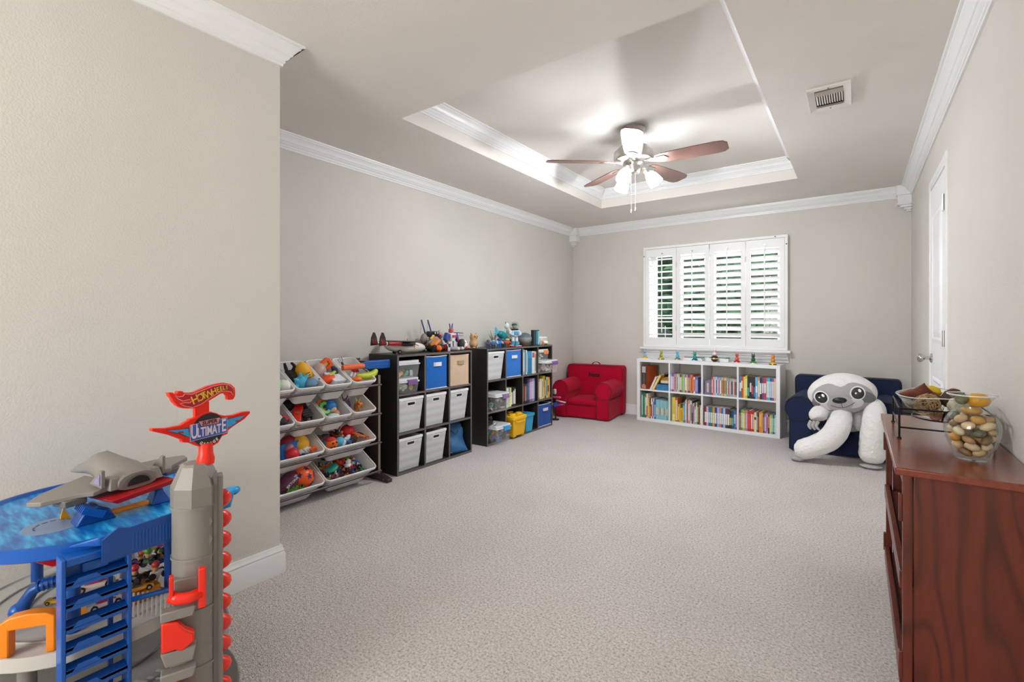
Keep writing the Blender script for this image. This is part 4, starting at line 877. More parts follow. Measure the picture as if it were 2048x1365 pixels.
# ---------------------------------------------------------------- sloth plush
FUR = P('e9e7e4', 0.95, var=0.05, bump=0.9, bscale=55, sheen=0.6, scale=18)
GRY = P('a9a7a8', 0.9, var=0.06, bump=0.4, bscale=60, sheen=0.3); DGR = P('77767a', 0.9, var=0.05, bump=0.3, bscale=60)
HC = Vector((-0.105, 4.84, 0.562)); HR = (0.243, 0.135, 0.168); HM = Matrix.Translation(HC) @ Matrix.Rotation(math.radians(2), 4, 'Z') @ Matrix.Rotation(math.radians(-7), 4, 'Y') @ Matrix.Rotation(math.radians(6), 4, 'X')
sl_ = thing('sloth_plush', 'big white and grey sloth plush slumped on the navy armchair', 'plush toy', (-0.1, 5.0, 0))
def limb(pts, rs, n=14, step=6):
    out, rr = [], []
    P_ = [Vector(p) for p in pts]
    for i in range(len(P_) - 1):
        p0 = P_[max(0, i - 1)]; p1 = P_[i]; p2 = P_[i + 1]; p3 = P_[min(len(P_) - 1, i + 2)]
        for k in range(step):
            t = k / step
            out.append(0.5 * ((2 * p1) + (p2 - p0) * t + (2 * p0 - 5 * p1 + 4 * p2 - p3) * t * t + (3 * p1 - p0 - 3 * p2 + p3) * t ** 3)); rr.append(rs[i] + (rs[i + 1] - rs[i]) * t)
    out.append(P_[-1]); rr.append(rs[-1]); return out, rr
b = B()
b.sph((-0.08, 5.0, 0.36), (0.15, 0.12, 0.16), 20, 14)
b.tube(*limb([(-0.09, 4.93, 0.40), (-0.10, 4.80, 0.385), (-0.115, 4.70, 0.33), (-0.145, 4.66, 0.255), (-0.2, 4.64, 0.19), (-0.285, 4.63, 0.135), (-0.375, 4.62, 0.095), (-0.42, 4.62, 0.085)], [0.06, 0.07, 0.084, 0.088, 0.088, 0.086, 0.082, 0.045]), n=16)
b.tube(*limb([(0.06, 4.95, 0.42), (0.112, 4.84, 0.475), (0.115, 4.76, 0.39), (0.104, 4.735, 0.24), (0.098, 4.735, 0.1), (0.098, 4.735, 0.045)], [0.05, 0.065, 0.082, 0.09, 0.092, 0.06]), n=16)
b.tube(*limb([(-0.18, 4.95, 0.40), (-0.245, 4.80, 0.40), (-0.265, 4.73, 0.37), (-0.26, 4.715, 0.35)], [0.05, 0.06, 0.068, 0.045]), n=16)
b.sph((0.02, 4.88, 0.33), (0.05, 0.05, 0.08), 14, 10)
o = b.build('body', FUR, sl_, world=True, smooth=True)
md = o.modifiers.new('remesh', 'REMESH'); md.mode = 'VOXEL'; md.voxel_size = 0.008; md.use_smooth_shade = True
tx = bpy.data.textures.new('fur_clumps', 'CLOUDS'); tx.noise_scale = 0.05
o.modifiers.new('soften', 'SMOOTH').iterations = 6
md = o.modifiers.new('clumps', 'DISPLACE'); md.texture = tx; md.strength = 0.007; md.mid_level = 0.5
b = B(); b.sph((0, 0, 0), HR, 40, 26); vs = []
for v in b.v:
    k = 1.0; x, y, z = v
    z2 = z * (1.0 - 0.10 * (x / HR[0]) ** 2 * (1 if z > 0 else 0.2)); vs.append(HM @ Vector((x, y, z2)))
b.v = [tuple(q) for q in vs]; hd_ = b.build('head', FUR, sl_, world=True, smooth=True)
md = hd_.modifiers.new('clumps', 'DISPLACE'); md.texture = tx; md.strength = 0.008; md.mid_level = 0.5
def patch(nm, outl, off, m, parent, rings=8):   # a piece of felt hugging the front of the head, outline in head x,z
    k = len(outl); cxm = sum(p[0] for p in outl) / k; czm = sum(p[1] for p in outl) / k; vs = []
    def proj(x, z):
        q = max(0.02, 1 - (x / HR[0]) ** 2 - (z / HR[2]) ** 2); nrm = Vector((x / HR[0] ** 2, -math.sqrt(q) / HR[1], z / HR[2] ** 2)).normalized()
        return HM @ (Vector((x, -HR[1] * math.sqrt(q), z)) + nrm * off)
    vs.append(proj(cxm, czm))
    for r in range(1, rings + 1): vs += [proj(cxm + (x - cxm) * r / rings, czm + (z - czm) * r / rings) for x, z in outl]
    fs = [(0, 1 + i, 1 + (i + 1) % k) for i in range(k)] + [(1 + (r - 1) * k + i, 1 + r * k + i, 1 + r * k + (i + 1) % k, 1 + (r - 1) * k + (i + 1) % k) for r in range(1, rings) for i in range(k)]
    return B().add(vs, fs).build(nm, m, parent, smooth=True)
def el(cx_, cz_, rx, rz, rot=0.0, n=26):
    return [(cx_ + rx * math.cos(a) * math.cos(rot) - rz * math.sin(a) * math.sin(rot), cz_ + rx * math.cos(a) * math.sin(rot) + rz * math.sin(a) * math.cos(rot)) for a in [2 * PI * i / n for i in range(n)]]
face = []
for i in range(48):
    a = 2 * PI * i / 48; rx, rz = 0.205, 0.128; x, z = rx * math.cos(a), rz * math.sin(a) - 0.012
    if z > 0: z -= 0.04 * math.exp(-((x - 0.0) / 0.05) ** 2)
    face.append((x, z))
fc = patch('face', face, 0.008, GRY, hd_, 14)
patch('eye_patch', el(-0.155, -0.045, 0.062, 0.048, 0.9), 0.0105, DGR, fc); patch('eye_patch', el(0.15, -0.012, 0.07, 0.042, -0.5), 0.0105, DGR, fc)
patch('cheek', el(-0.105, -0.075, 0.055, 0.038, 0.2), 0.012, P('d6d4d4', 0.9, bump=0.3), fc); patch('cheek', el(0.075, -0.055, 0.06, 0.04, 0.2), 0.012, P('d6d4d4', 0.9, bump=0.3), fc)
patch('muzzle', el(-0.02, -0.055, 0.088, 0.062, 0.12), 0.0135, P('b4b2b3', 0.9, bump=0.3), fc)
for x, z, hl in ((-0.137, -0.004, 1), (0.103, 0.022, 1)):
    patch('eye_ring', el(x, z, 0.05, 0.052), 0.0145, P('f0eff0', 0.6), fc)
    ey = patch('eye', el(x, z, 0.041, 0.043), 0.0162, P('0b0b0d', 0.15, coat=0.8), fc)
    patch('eye_glint', el(x + 0.014, z + 0.018, 0.009, 0.013, 0.5), 0.0178, P('ffffff', 0.4), fc); patch('eye_glint', el(x - 0.012, z + 0.002, 0.006, 0.006), 0.0178, P('ffffff', 0.4), fc)
q = max(0.02, 1 - (0.02 / HR[0]) ** 2 - (0.028 / HR[2]) ** 2)
b = B(); b.sph((0, 0, 0), (0.05, 0.022, 0.026), 20, 12); b.v = [tuple(HM @ (Vector(v) + Vector((-0.02, -HR[1] * math.sqrt(q) - 0.012, -0.027)))) for v in b.v]; b.build('nose', P('17171a', 0.35, bump=0.1), fc, smooth=True)
def line(pts, nm):
    vs = [HM @ (Vector((x, -HR[1] * math.sqrt(max(.02, 1 - (x / HR[0]) ** 2 - (z / HR[2]) ** 2)) - 0.0165, z))) for x, z in pts]
    B().tube(vs, 0.0018, 6).build(nm, P('1d1d20', 0.7), fc, smooth=True)
line([(-0.012, -0.052), (-0.006, -0.09)], 'mouth_line')
line([(-0.085 + 0.165 * i / 12, -0.07 - 0.032 * math.sin(PI * i / 12) + 0.022 * i / 12) for i in range(13)], 'mouth_line')
for k in range(3):
    b = B(); b.tube(*limb([(-0.31 + 0.025 * k, 4.70, 0.33), (-0.325 + 0.025 * k, 4.69, 0.29), (-0.31 + 0.03 * k, 4.685, 0.26)], [0.014, 0.013, 0.006], step=4), n=8); b.build('claw', GRY, o, smooth=True)
b = B(); b.sph((0.088, 4.71, 0.018), (0.075, 0.07, 0.015), 18, 8); b.build('paw_pad', GRY, o, smooth=True)
b = B(); b.sph((-0.40, 4.605, 0.024), (0.05, 0.055, 0.02), 16, 8); b.build('paw_pad', GRY, o, smooth=True)
# ---------------------------------------------------------------- wood cabinet at the right wall
CX0, CX1, CY0, CY1, CZ = 0.108, 0.392, 1.80, 2.80, 0.722
CW = mat_wood('cherry_wood', '260a05', '5e2110', '6b2915', (4.5, 4.5, 0.7), 0.38, 0.12, 9.0)
CWT = mat_wood('cherry_wood_top', '45190c', '702b18', '7e3620', (4.5, 0.6, 4.5), 0.24, 0.45, 3.0)
DW = P('2a0d07', 0.5, var=0.2)
cb_ = thing('wood_cabinet', 'reddish brown wooden open shelf cabinet along the right wall', 'cabinet', ((CX0 + CX1) / 2, (CY0 + CY1) / 2, 0))
def cp(nm, x0, x1, y0, y1, z0, z1, m=CW, bev=0.002): return B().box(x0, x1, y0, y1, z0, z1).build(nm, m, cb_, world=True, bev=bev)
cp('top', CX0 - 0.018, 0.402, CY0 - 0.02, CY1 + 0.02, CZ - 0.022, CZ, CWT, 0.004)
for y0, y1 in ((CY0, CY0 + 0.022), (CY1 - 0.022, CY1)):
    cp('post', CX0, CX0 + 0.022, y0 - 0.004, y1 + 0.004, 0, CZ - 0.022); cp('post', CX1 - 0.02, CX1, y0 - 0.004, y1 + 0.004, 0, CZ - 0.022)
    cp('side_panel', CX0 + 0.0245, CX1 - 0.0225, y0 + 0.002, y1 - 0.002, 0.04, CZ - 0.022)
cp('back_panel', CX1 - 0.012, CX1 - 0.004, CY0 + 0.024, CY1 - 0.024, 0.05, CZ - 0.022, DW)
cp('apron', CX0 + 0.004, CX0 + 0.02, CY0 + 0.028, CY1 - 0.028, CZ - 0.07, CZ - 0.024)
for z in (0.385, 0.1):
    cp('shelf', CX0 + 0.016, CX1 - 0.014, CY0 + 0.024, CY1 - 0.024, z - 0.018, z)
    cp('shelf_lip', CX0 - 0.006, CX0 + 0.012, CY0 + 0.0265, CY1 - 0.0265, z - 0.03, z + 0.022)
for y in (CY0 + 0.011, CY1 - 0.011):
    for z in (0.60, 0.14): cp('tenon', CX0 - 0.009, CX0 + 0.001, y - 0.009, y + 0.009, z - 0.04, z + 0.04)

# glass vase of pods and stones
VX, VY = 0.288, 2.03
VG = mat_glass('vase_glass', (0.96, 0.98, 0.97))
t = thing('glass_vase', 'clear glass vase filled with pods and stones on the cabinet', 'vase', (VX, VY, CZ + 0.0005))
prof = [(0.0, 0.0), (0.046, 0.0), (0.05, 0.004), (0.062, 0.035), (0.075, 0.07), (0.08, 0.1), (0.078, 0.122), (0.066, 0.145), (0.05, 0.162), (0.045, 0.175), (0.05, 0.192), (0.064, 0.208), (0.07, 0.213), (0.066, 0.212), (0.046, 0.193), (0.0415, 0.175), (0.046, 0.161), (0.062, 0.143), (0.074, 0.121), (0.076, 0.1), (0.071, 0.07), (0.058, 0.036), (0.046, 0.012), (0.0, 0.01)]
prof = [(r_ * 0.84, z_ * 0.935) for r_, z_ in prof]
b = B(); b.lathe(prof, n=40); b.build('vase_body', VG, t, smooth=True)
b = B(); b.tube([(0.0575 * math.cos(2 * PI * i / 36), 0.0575 * math.sin(2 * PI * i / 36), 0.1985) for i in range(36)], 0.0022, 6, closed=True); b.build('rim', mat_clear('glass_rim', 'f4f8f8', 0.55, 0.05), t, smooth=True)
g = random.Random(21)
def rad(z):
    for (r0, z0), (r1, z1) in zip(prof[16:][::-1], prof[16:][::-1][1:]):
        if z0 <= z <= z1: return r0 + (r1 - r0) * (z - z0) / max(1e-6, z1 - z0)
    return 0.044
LAY = [(0.024, 'bottom'), (0.045, 'lower'), (0.066, 'middle'), (0.087, 'upper middle'), (0.107, 'upper'), (0.125, 'shoulder')]
PALS = [('c9a57e', 'tan', 'seed pod'), ('dcc3a0', 'cream', 'shell'), ('b98a5e', 'brown', 'pod'), ('58553c', 'olive', 'stone'), ('d6b48c', 'sand', 'pebble'), ('c98f3e', 'amber', 'stone'), ('e3cdae', 'ivory', 'shell'), ('8d6f50', 'dark tan', 'nut')]
SIDES = ['right', 'back right', 'back', 'back left', 'left', 'front left', 'front', 'front right']
cnt = 0
for li, (z, ln) in enumerate(LAY):
    rr = rad(z) - 0.0185; n = 6 if rr > 0.036 else 5
    for k in range(n):
        a = 2 * PI * (k + 0.5 * (li % 2)) / n + 0.2
        ca = a - th - PI / 2 + PI / 2   # angle seen from the camera, 0 = right
        sd = SIDES[int(((a - th) % (2 * PI)) / (2 * PI) * 8 + 0.5) % 8]
        col, cn_, kd = PALS[(cnt * 5 + li) % 8]; cnt += 1
        s = g.uniform(0.85, 1.1); b = B(); b.sph((0, 0, 0), (0.0195 * s, 0.0125 * s, 0.0115 * s) if kd in ('seed pod', 'shell', 'pod', 'nut') else (0.0175, 0.015, 0.0125), 12, 8)
        o = b.build('seed_pod' if kd != 'stone' else 'river_stone', P(col, 0.45, var=0.2, bump=0.2, bscale=150), None, smooth=True, loc=(VX + rr * math.cos(a), VY + rr * math.sin(a), CZ + z + g.uniform(-.002, .002)), rot=(g.uniform(-.5, .5), g.uniform(-.5, .5), a + PI / 2 + g.uniform(-.5, .5)))
        tag(o, '%s %s in the %s layer of the vase, %s, piece %s' % (cn_, kd, ln, sd, ORD[k]), kd.split()[-1], 'pods and stones in the glass vase')
    for k in range(2 if rr > 0.03 else 0):
        a = 1.3 * li + PI * k; col, cn_, kd = PALS[(cnt * 3 + 1) % 8]; cnt += 1
        b = B(); b.sph((0, 0, 0), (0.02, 0.014, 0.0125), 10, 7)
        o = b.build('seed_pod', P(col, 0.5, var=0.2), None, smooth=True, loc=(VX + 0.018 * math.cos(a), VY + 0.018 * math.sin(a), CZ + z), rot=(g.uniform(-1, 1), 0.2, a))
        tag(o, '%s %s in the core of the %s vase layer, %s' % (cn_, kd, ln, ('left one', 'right one')[k]), kd.split()[-1], 'pods and stones in the glass vase')
for nm, lb, col, c, r_ in (('yellow_gourd', 'smooth yellow gourd at the mouth of the glass vase', 'd79a24', (0.014, -0.006, 0.182), (0.029, 0.025, 0.022)), ('olive_stone', 'dark olive ball at the mouth of the glass vase', '6a6a48', (-0.024, 0.008, 0.184), (0.017, 0.017, 0.017)), ('amber_ball', 'dull amber ball in the neck of the glass vase', 'b9893e', (-0.004, -0.002, 0.15), (0.026, 0.025, 0.013))):
    c2 = Vector((math.cos(th) * c[0] - math.sin(th) * c[1], math.sin(th) * c[0] + math.cos(th) * c[1], c[2]))
    tag(B().sph((0, 0, 0), r_, 18, 12).build(nm, P(col, 0.4, var=0.15, bump=0.1, bscale=90), None, smooth=True, loc=Vector((VX, VY, CZ)) + c2), lb, 'ornament')

# wire stand with a glass dish of potpourri
SX0, SX1, SY0, SY1 = 0.125, 0.372, 2.24, 2.6
st = thing('wire_stand', 'black wire stand carrying the glass dish on the cabinet', 'stand', ((SX0 + SX1) / 2, (SY0 + SY1) / 2, CZ + 0.0005))
BK = P('1b1918', 0.4, 0.6, var=0.05)
zc0 = CZ + 0.001
for x in (SX0, SX1):
    for y in (SY0, SY1):
        b = B(); b.cyl((x, y, zc0), (x, y, zc0 + 0.112), 0.0034, n=8); lg = b.build('leg', BK, st, world=True, smooth=0.7)
        B().cyl((x, y, zc0), (x, y, zc0 + 0.004), 0.007, n=10).build('foot_cap', BK, lg)
for z in (0.108, 0.04):
    b = B(); b.tube([(SX0, SY0, zc0 + z), (SX1, SY0, zc0 + z), (SX1, SY1, zc0 + z), (SX0, SY1, zc0 + z)], 0.003, 8, closed=True); b.build('rail_ring', BK, st, world=True, smooth=0.9)
b = B(); b.tube([((SX0 + SX1) / 2 + 0.075 * math.cos(2 * PI * i / 28), (SY0 + SY1) / 2 + 0.11 * math.sin(2 * PI * i / 28), zc0 + 0.062) for i in range(28)], 0.003, 8, closed=True); b.build('cradle_ring', BK, st, world=True, smooth=True)
for y in (SY0, SY1):
    mx_, my_ = (SX0 + SX1) / 2, (SY0 + SY1) / 2
    B().tube([(mx_, y, zc0 + 0.108), (mx_, y + (my_ - y) * 0.25, zc0 + 0.075), (mx_, my_ + (y - my_) * 0.61, zc0 + 0.062)], 0.003, 6).build('support_arm', BK, st, world=True, smooth=True)
BX, BYc = (SX0 + SX1) / 2, (SY0 + SY1) / 2
t = thing('glass_dish', 'clear glass boat shaped dish in the black wire stand', 'dish', (BX, BYc, zc0 + 0.064))
def dish_ring(rx, ry, z, n=40):
    return [(rx * math.cos(2 * PI * i / n), ry * math.sin(2 * PI * i / n), z + 0.012 * abs(math.sin(2 * PI * i / n)) ** 6 * (z > 0.05)) for i in range(n)]
rings = [dish_ring(0.03, 0.06, 0.0), dish_ring(0.062, 0.1, 0.008), dish_ring(0.095, 0.148, 0.035), dish_ring(0.116, 0.178, 0.068), dish_ring(0.124, 0.19, 0.078), dish_ring(0.121, 0.187, 0.079), dish_ring(0.112, 0.174, 0.068), dish_ring(0.091, 0.144, 0.037), dish_ring(0.058, 0.096, 0.011), dish_ring(0.02, 0.05, 0.004)]
n = 40; b = B(); b.add(sum(rings, []), [(k * n + i, k * n + (i + 1) % n, (k + 1) * n + (i + 1) % n, (k + 1) * n + i) for k in range(len(rings) - 1) for i in range(n)] + [tuple(range(n))[::-1], tuple(range((len(rings) - 1) * n, len(rings) * n))])
b.build('dish_body', VG, t, smooth=True)
b = B(); b.tube(dish_ring(0.1235, 0.189, 0.079), 0.002, 6, closed=True); b.build('rim', mat_clear('dish_rim', 'eef4f4', 0.55, 0.05), t, smooth=True)
def dp(x, y, z): return Vector((BX + x, BYc + y, zc0 + 0.064 + z))
g = random.Random(4)
b = B()
for k in range(70):
    u = Vector((g.gauss(0, 1), g.gauss(0, 1), g.gauss(0, 1))).normalized(); w = u.orthogonal().normalized(); w2 = u.cross(w); r = g.uniform(0.03, 0.043); a0 = g.uniform(0, 6); ln = g.uniform(1.2, 3)
    b.tube([(w * math.cos(a0 + ln * i / 7) + w2 * math.sin(a0 + ln * i / 7)) * r * (1 + 0.05 * math.sin(i)) for i in range(8)], 0.0012, 4)
tag(b.build('twig_ball', P('b79a74', 0.8, var=0.3), None, smooth=True, loc=dp(-0.035, -0.085, 0.052)), 'straw coloured twig ball at the near end of the dish', 'ornament')['kind'] = 'stuff'
def rough_ball(nm, lb, col, loc, r, bump=0.8, bs=60, cat='ornament', sq=1.0):
    b = B(); b.sph((0, 0, 0), (r, r, r * sq), 24, 16)
    gg = random.Random(nm); b.v = [tuple(Vector(v) * (1 + 0.07 * gg.uniform(-1, 1))) for v in b.v]
    return tag(b.build(nm, P(col, 0.8, var=0.3, bump=bump, bscale=bs), None, smooth=True, loc=loc), lb, cat)
rough_ball('white_ball', 'cream woven ornament ball at the front right of the dish', 'd9cdb8', dp(0.05, -0.085, 0.056), 0.033, 1.0, 80)
rough_ball('brown_pod', 'dark brown wrinkled pod behind the cream woven ball', '4a2d20', dp(0.045, -0.01, 0.07), 0.038, 1.0, 40)
rough_ball('red_brown_pod', 'red brown pod low beside the twig ball', '5a3428', dp(0.03, -0.1, 0.018), 0.022)
rough_ball('pink_stone', 'dusty pink stone low under the twig ball', 'b98a78', dp(-0.01, -0.055, 0.012), 0.02)
rough_ball('rust_pod', 'rusty wrinkled pod in the middle of the dish', '7a4a34', dp(-0.02, 0.01, 0.055), 0.036, 1.0, 50)
rough_ball('rose_ball', 'rose brown ball at the far right of the dish', 'b5836a', dp(0.055, 0.07, 0.075), 0.028, 0.6)
rough_ball('yellow_lemon', 'bright yellow lemon on the far side of the dish', 'e0bb1e', dp(-0.01, 0.075, 0.085), 0.03, 0.2, 120, 'lemon', 0.75)
rough_ball('dark_cone', 'dark cone at the far end of the dish', '3f2a1e', dp(-0.04, 0.1, 0.05), 0.03, 1.0, 60)
t = thing('dried_petal', 'curled rust brown dried petal standing above the twig ball', 'petal', dp(-0.045, -0.02, 0.062), 0.4)
vs = []
for j in range(7):
    for i in range(9):
        u = (i / 8 - 0.5) * 2; v = j / 6; w = 0.045 * math.sin(PI * (0.15 + 0.8 * v)) ; vs.append((u * w, 0.02 * u * u - 0.012 * v, 0.066 * v * (1 - 0.25 * u * u)))
b = B().add(vs, [(j * 9 + i, j * 9 + i + 1, (j + 1) * 9 + i + 1, (j + 1) * 9 + i) for j in range(6) for i in range(8)]); o = b.build('petal_blade', P('6e3b26', 0.7, var=0.3, bump=0.5), t, smooth=True); o.modifiers.new('s', 'SOLIDIFY').thickness = 0.0025
b = B().add([(0.8 * x - 0.02, y + 0.035, 0.6 * z) for x, y, z in vs], [(j * 9 + i, j * 9 + i + 1, (j + 1) * 9 + i + 1, (j + 1) * 9 + i) for j in range(6) for i in range(8)]); o = b.build('inner_petal', P('7a4a30', 0.7, var=0.3), t, smooth=True); o.modifiers.new('s', 'SOLIDIFY').thickness = 0.0025
# ---------------------------------------------------------------- toy car garage, near left
GBL = P('0d57b0', 0.3, var=0.08); GBD = P('0a4694', 0.32, var=0.06); GBR = P('1f9be0', 0.3, var=0.1)
GGY = P('85807a', 0.42, var=0.08, scale=12); GGD = P('6c6863', 0.45, var=0.08); GRD = P('ee2a14', 0.3, var=0.04); GOR = P('f28a14', 0.3, var=0.05); GLG = P('c3bfb8', 0.42, var=0.06, scale=10)
GX, GY = -1.78, 0.42
gr = thing('toy_garage', 'multi-level blue and grey toy car garage with red sign tower', 'toy garage', (-1.7, 0.4, 0))
def gb(b, nm, m, par=None, **k): return b.build(nm, m, par or gr, world=True, **k)
def disc(rx, ry, z0, z1, n=48, cx_=GX, cy_=GY): return B().prism(circle(n, rx, cx_, cy_, ry), z0, z1)
# upper deck
b = B(); n = 56
pr = [(0.98, 0.588), (1.0, 0.592), (1.0, 0.622), (0.975, 0.622), (0.965, 0.613), (0.0, 0.613)]
vs = []
for k, z in pr[:-1]: vs += [(x, y, z) for x, y in circle(n, 0.305 * k, GX, GY, 0.292 * k)]
b.add(vs, [(r * n + i, r * n + (i + 1) % n, (r + 1) * n + (i + 1) % n, (r + 1) * n + i) for r in range(4) for i in range(n)] + [tuple(range(n))[::-1]])
dk = gb(b, 'upper_deck', GBL, smooth=0.6)
def mat_deck():
    m, nn, l, bs = nodes_mat('deck_print'); bs.inputs['Roughness'].default_value = 0.28
    tc = nn.new('ShaderNodeTexCoord'); mp = nn.new('ShaderNodeMapping'); mp.inputs['Scale'].default_value = (14, 70, 1); mp.inputs['Rotation'].default_value = (0, 0, 0.5); l.new(tc.outputs['Object'], mp.inputs[0])
    a = nn.new('ShaderNodeTexNoise'); a.inputs['Scale'].default_value = 1; a.inputs['Detail'].default_value = 3; l.new(mp.outputs[0], a.inputs[0])
    r = ramp(nn, [(0.35, '0b5cae'), (0.52, '1a86cc'), (0.68, '3fb4e8')]); l.new(a.outputs[0], r.inputs[0]); l.new(r.outputs[0], bs.inputs['Base Color'])
    return m
gb(B().prism(circle(n, 0.292, GX, GY, 0.28), 0.6125, 0.6135), 'deck_surface', mat_deck(), dk)
for (x, y, r) in ((-1.700, 0.312, 0.062), (-1.872, 0.585, 0.066)):
    lp = gb(B().prism(circle(28, r, x, y), 0.6136, 0.6142), 'landing_pad', P('8095b8' if x > -1.8 else '6fc0ea', 0.35, var=0.1), dk)
    for i in range(9):
        a = 2 * PI * i / 14 + 1.2
        gb(B().cb((x + r * .62 * math.cos(a), y + r * .62 * math.sin(a), 0.6146), (0.003, 0.012, 0.0006), (0, 0, a)), 'dash_mark', P('24527e', 0.4), lp)
# raised front kerb and exit trough
b = B(); b.add([(-1.50, 0.30, 0.612), (-1.455, 0.345, 0.612), (-1.432, 0.49, 0.612), (-1.49, 0.49, 0.612), (-1.50, 0.30, 0.618), (-1.455, 0.345, 0.634), (-1.432, 0.49, 0.648), (-1.49, 0.49, 0.62)], [(3, 2, 1, 0), (4, 5, 6, 7), (0, 1, 5, 4), (1, 2, 6, 5), (2, 3, 7, 6), (3, 0, 4, 7)]); gb(b, 'exit_ramp', GBL, dk, bev=0.003)
b = B(); b.prism([(0.345, 0.578), (0.49, 0.582), (0.49, 0.652), (0.40, 0.645), (0.375, 0.652), (0.345, 0.632)], 0, 0.006, basis((-1.436, 0, 0), (0, 1, 0), (0, 0, 1), (1, 0, 0))); gb(b, 'ramp_wall', GBD, dk)
for i in range(12): gb(B().box(-1.431, -1.4285, 0.402 + i * 0.007, 0.4045 + i * 0.007, 0.59, 0.63), 'grip_rib', GBL, dk)
# launch cradle below the jet
b = B(); b.prism([(0.0, 0.0), (0.085, 0.0), (0.07, 0.03), (0.045, 0.045), (0.015, 0.03)], -0.03, 0.03, basis((-1.66, 0.34, 0.613), (0, 1, 0), (0, 0, 1), (1, 0, 0))); gb(b, 'cradle', GBD, dk, bev=0.004)
for i in range(6): gb(B().cb((-1.672 + i * 0.012, 0.372, 0.648), (0.005, 0.05, 0.018), (-0.5, 0, 0)), 'cradle_rib', GBL, dk)
b = B(); b.taper((-1.68, 0.535, 0.613), (0.06, 0.05), (0.035, 0.02), 0.04); gb(b, 'cradle', GBL, dk, bev=0.004)
gb(B().cb((-1.648, 0.452, 0.628), (0.018, 0.1, 0.012), (0, 0, 0.1)), 'launch_bar', GOR, dk, bev=0.003)
gb(B().prism([(0.33, 0.613), (0.352, 0.613), (0.336, 0.644)], -0.003, 0.003, basis((-1.735, 0, 0), (0, 1, 0), (0, 0, 1), (1, 0, 0))), 'flame_sticker', P('f2a01e', 0.4, var=0.4), dk)
b = B(); b.tube([(-1.60 + 0.03 * math.cos(a), 0.688 + 0.028 * math.sin(a), 0.60 + 0.02 * math.cos(a * 0.5)) for a in [2 * PI * i / 18 for i in range(18)]], 0.012, 8, closed=True); gb(b, 'track_loop', GBR, dk, smooth=True)
for y0, y1, x in ((0.25, 0.36, -1.54), (0.41, 0.49, -1.47)):
    gb(B().prism([(y0, 0.588), (y1, 0.588), (y1 - 0.015, 0.565), (y0 + 0.03, 0.565)], -0.04, 0.0, basis((x, 0, 0), (0, 1, 0), (0, 0, 1), (1, 0, 0))), 'under_bracket', P('d8161a', 0.3), dk, bev=0.002)
for (x, y) in ((-1.60, 0.33), (-1.62, 0.545), (-2.0, 0.33), (-1.98, 0.56)): gb(B().cyl((x, y, 0.365), (x, y, 0.588), 0.014, n=10), 'deck_post', GBD, smooth=0.7)
# lower decks
def deck(nm, rx, ry, z0, z1, m, m2, cx_=GX, cy_=GY):
    b = B(); vs = []; n = 48
    for k, z in ((0.985, z0), (1.0, z0 + .004), (1.0, z1 + 0.006), (0.985, z1 + 0.006), (0.975, z1)): vs += [(x, y, z) for x, y in circle(n, rx * k, cx_, cy_, ry * k)]
    b.add(vs, [(r * n + i, r * n + (i + 1) % n, (r + 1) * n + (i + 1) % n, (r + 1) * n + i) for r in range(4) for i in range(n)] + [tuple(range(n))[::-1], tuple(range(4 * n, 5 * n))])
    o = gb(b, nm, m, smooth=0.6)
    for k, w in ((0.78, 0.010), (0.5, 0.008)):   # moulded lane kerbs
        gb(B().tube([(x, y, z1 + 0.001) for x, y in circle(40, rx * k, cx_, cy_, ry * k)], 0.004, 6, closed=True), 'lane_kerb', m2, o, smooth=True)
    return o
d2 = deck('middle_deck', 0.30, 0.285, 0.335, 0.365, GLG, P('a9a59e', 0.45, var=0.06))
d3 = deck('lower_deck', 0.36, 0.32, 0.17, 0.20, P('8f8b86', 0.45, var=0.1), GGD)
gb(B().prism(circle(40, 0.38, GX + 0.02, GY, 0.34), 0.0, 0.03), 'base', GGD, bev=0.004)
for (x, y) in ((-1.62, 0.25), (-1.95, 0.25), (-1.95, 0.6), (-1.6, 0.6)): gb(B().cyl((x, y, 0.03), (x, y, 0.336), 0.018, n=10), 'deck_post', GGY, smooth=0.7)
for i in range(9): gb(B().cb((-1.66 + 0.018 * (i % 2), 0.36 + 0.022 * i, 0.3665), (0.05, 0.006, 0.002), (0, 0, 0.4)), 'tread_mark', P('dad6d0', 0.4), d2)
for i in range(7): gb(B().cb((-1.52 + 0.012 * (i % 2), 0.40 + 0.024 * i, 0.2015), (0.04, 0.007, 0.002), (0, 0, 0.5)), 'tread_mark', P('a8a5a0', 0.4), d3)
# orange arch, orange ramp, blue pump arm, white railing
b = B(); b.prism([(-0.008, 0.366), (0.012, 0.366), (0.012, 0.43), (0.08, 0.43), (0.08, 0.366), (0.098, 0.366), (0.098, 0.45), (0.08, 0.459), (0.045, 0.463), (0.012, 0.459), (-0.008, 0.446)], -0.014, 0.014, basis((-1.605, 0.212, 0), (0.58, 0.8146, 0), (0, 0, 1), (0.8146, -0.58, 0))); gb(b, 'orange_arch', GOR, bev=0.003)
gb(B().cb((-1.70, 0.19, 0.43), (0.014, 0.02, 0.13)), 'orange_post', GOR, bev=0.002)
b = B(); b.prism([(0.32, 0.366), (0.52, 0.366), (0.52, 0.40), (0.44, 0.392), (0.32, 0.376)], -0.07, 0.05, basis((-1.66, 0, 0), (0, 1, 0), (0, 0, 1), (1, 0, 0))); gb(b, 'orange_ramp', P('e08a1c', 0.35, var=0.1), bev=0.003)
pa = gb(B().tube([(-1.80, 0.262, 0.372), (-1.79, 0.272, 0.40), (-1.775, 0.285, 0.432), (-1.76, 0.31, 0.446), (-1.74, 0.35, 0.45)], [0.018, 0.016, 0.014, 0.013, 0.011], 10), 'pump_arm', GBD, smooth=True)
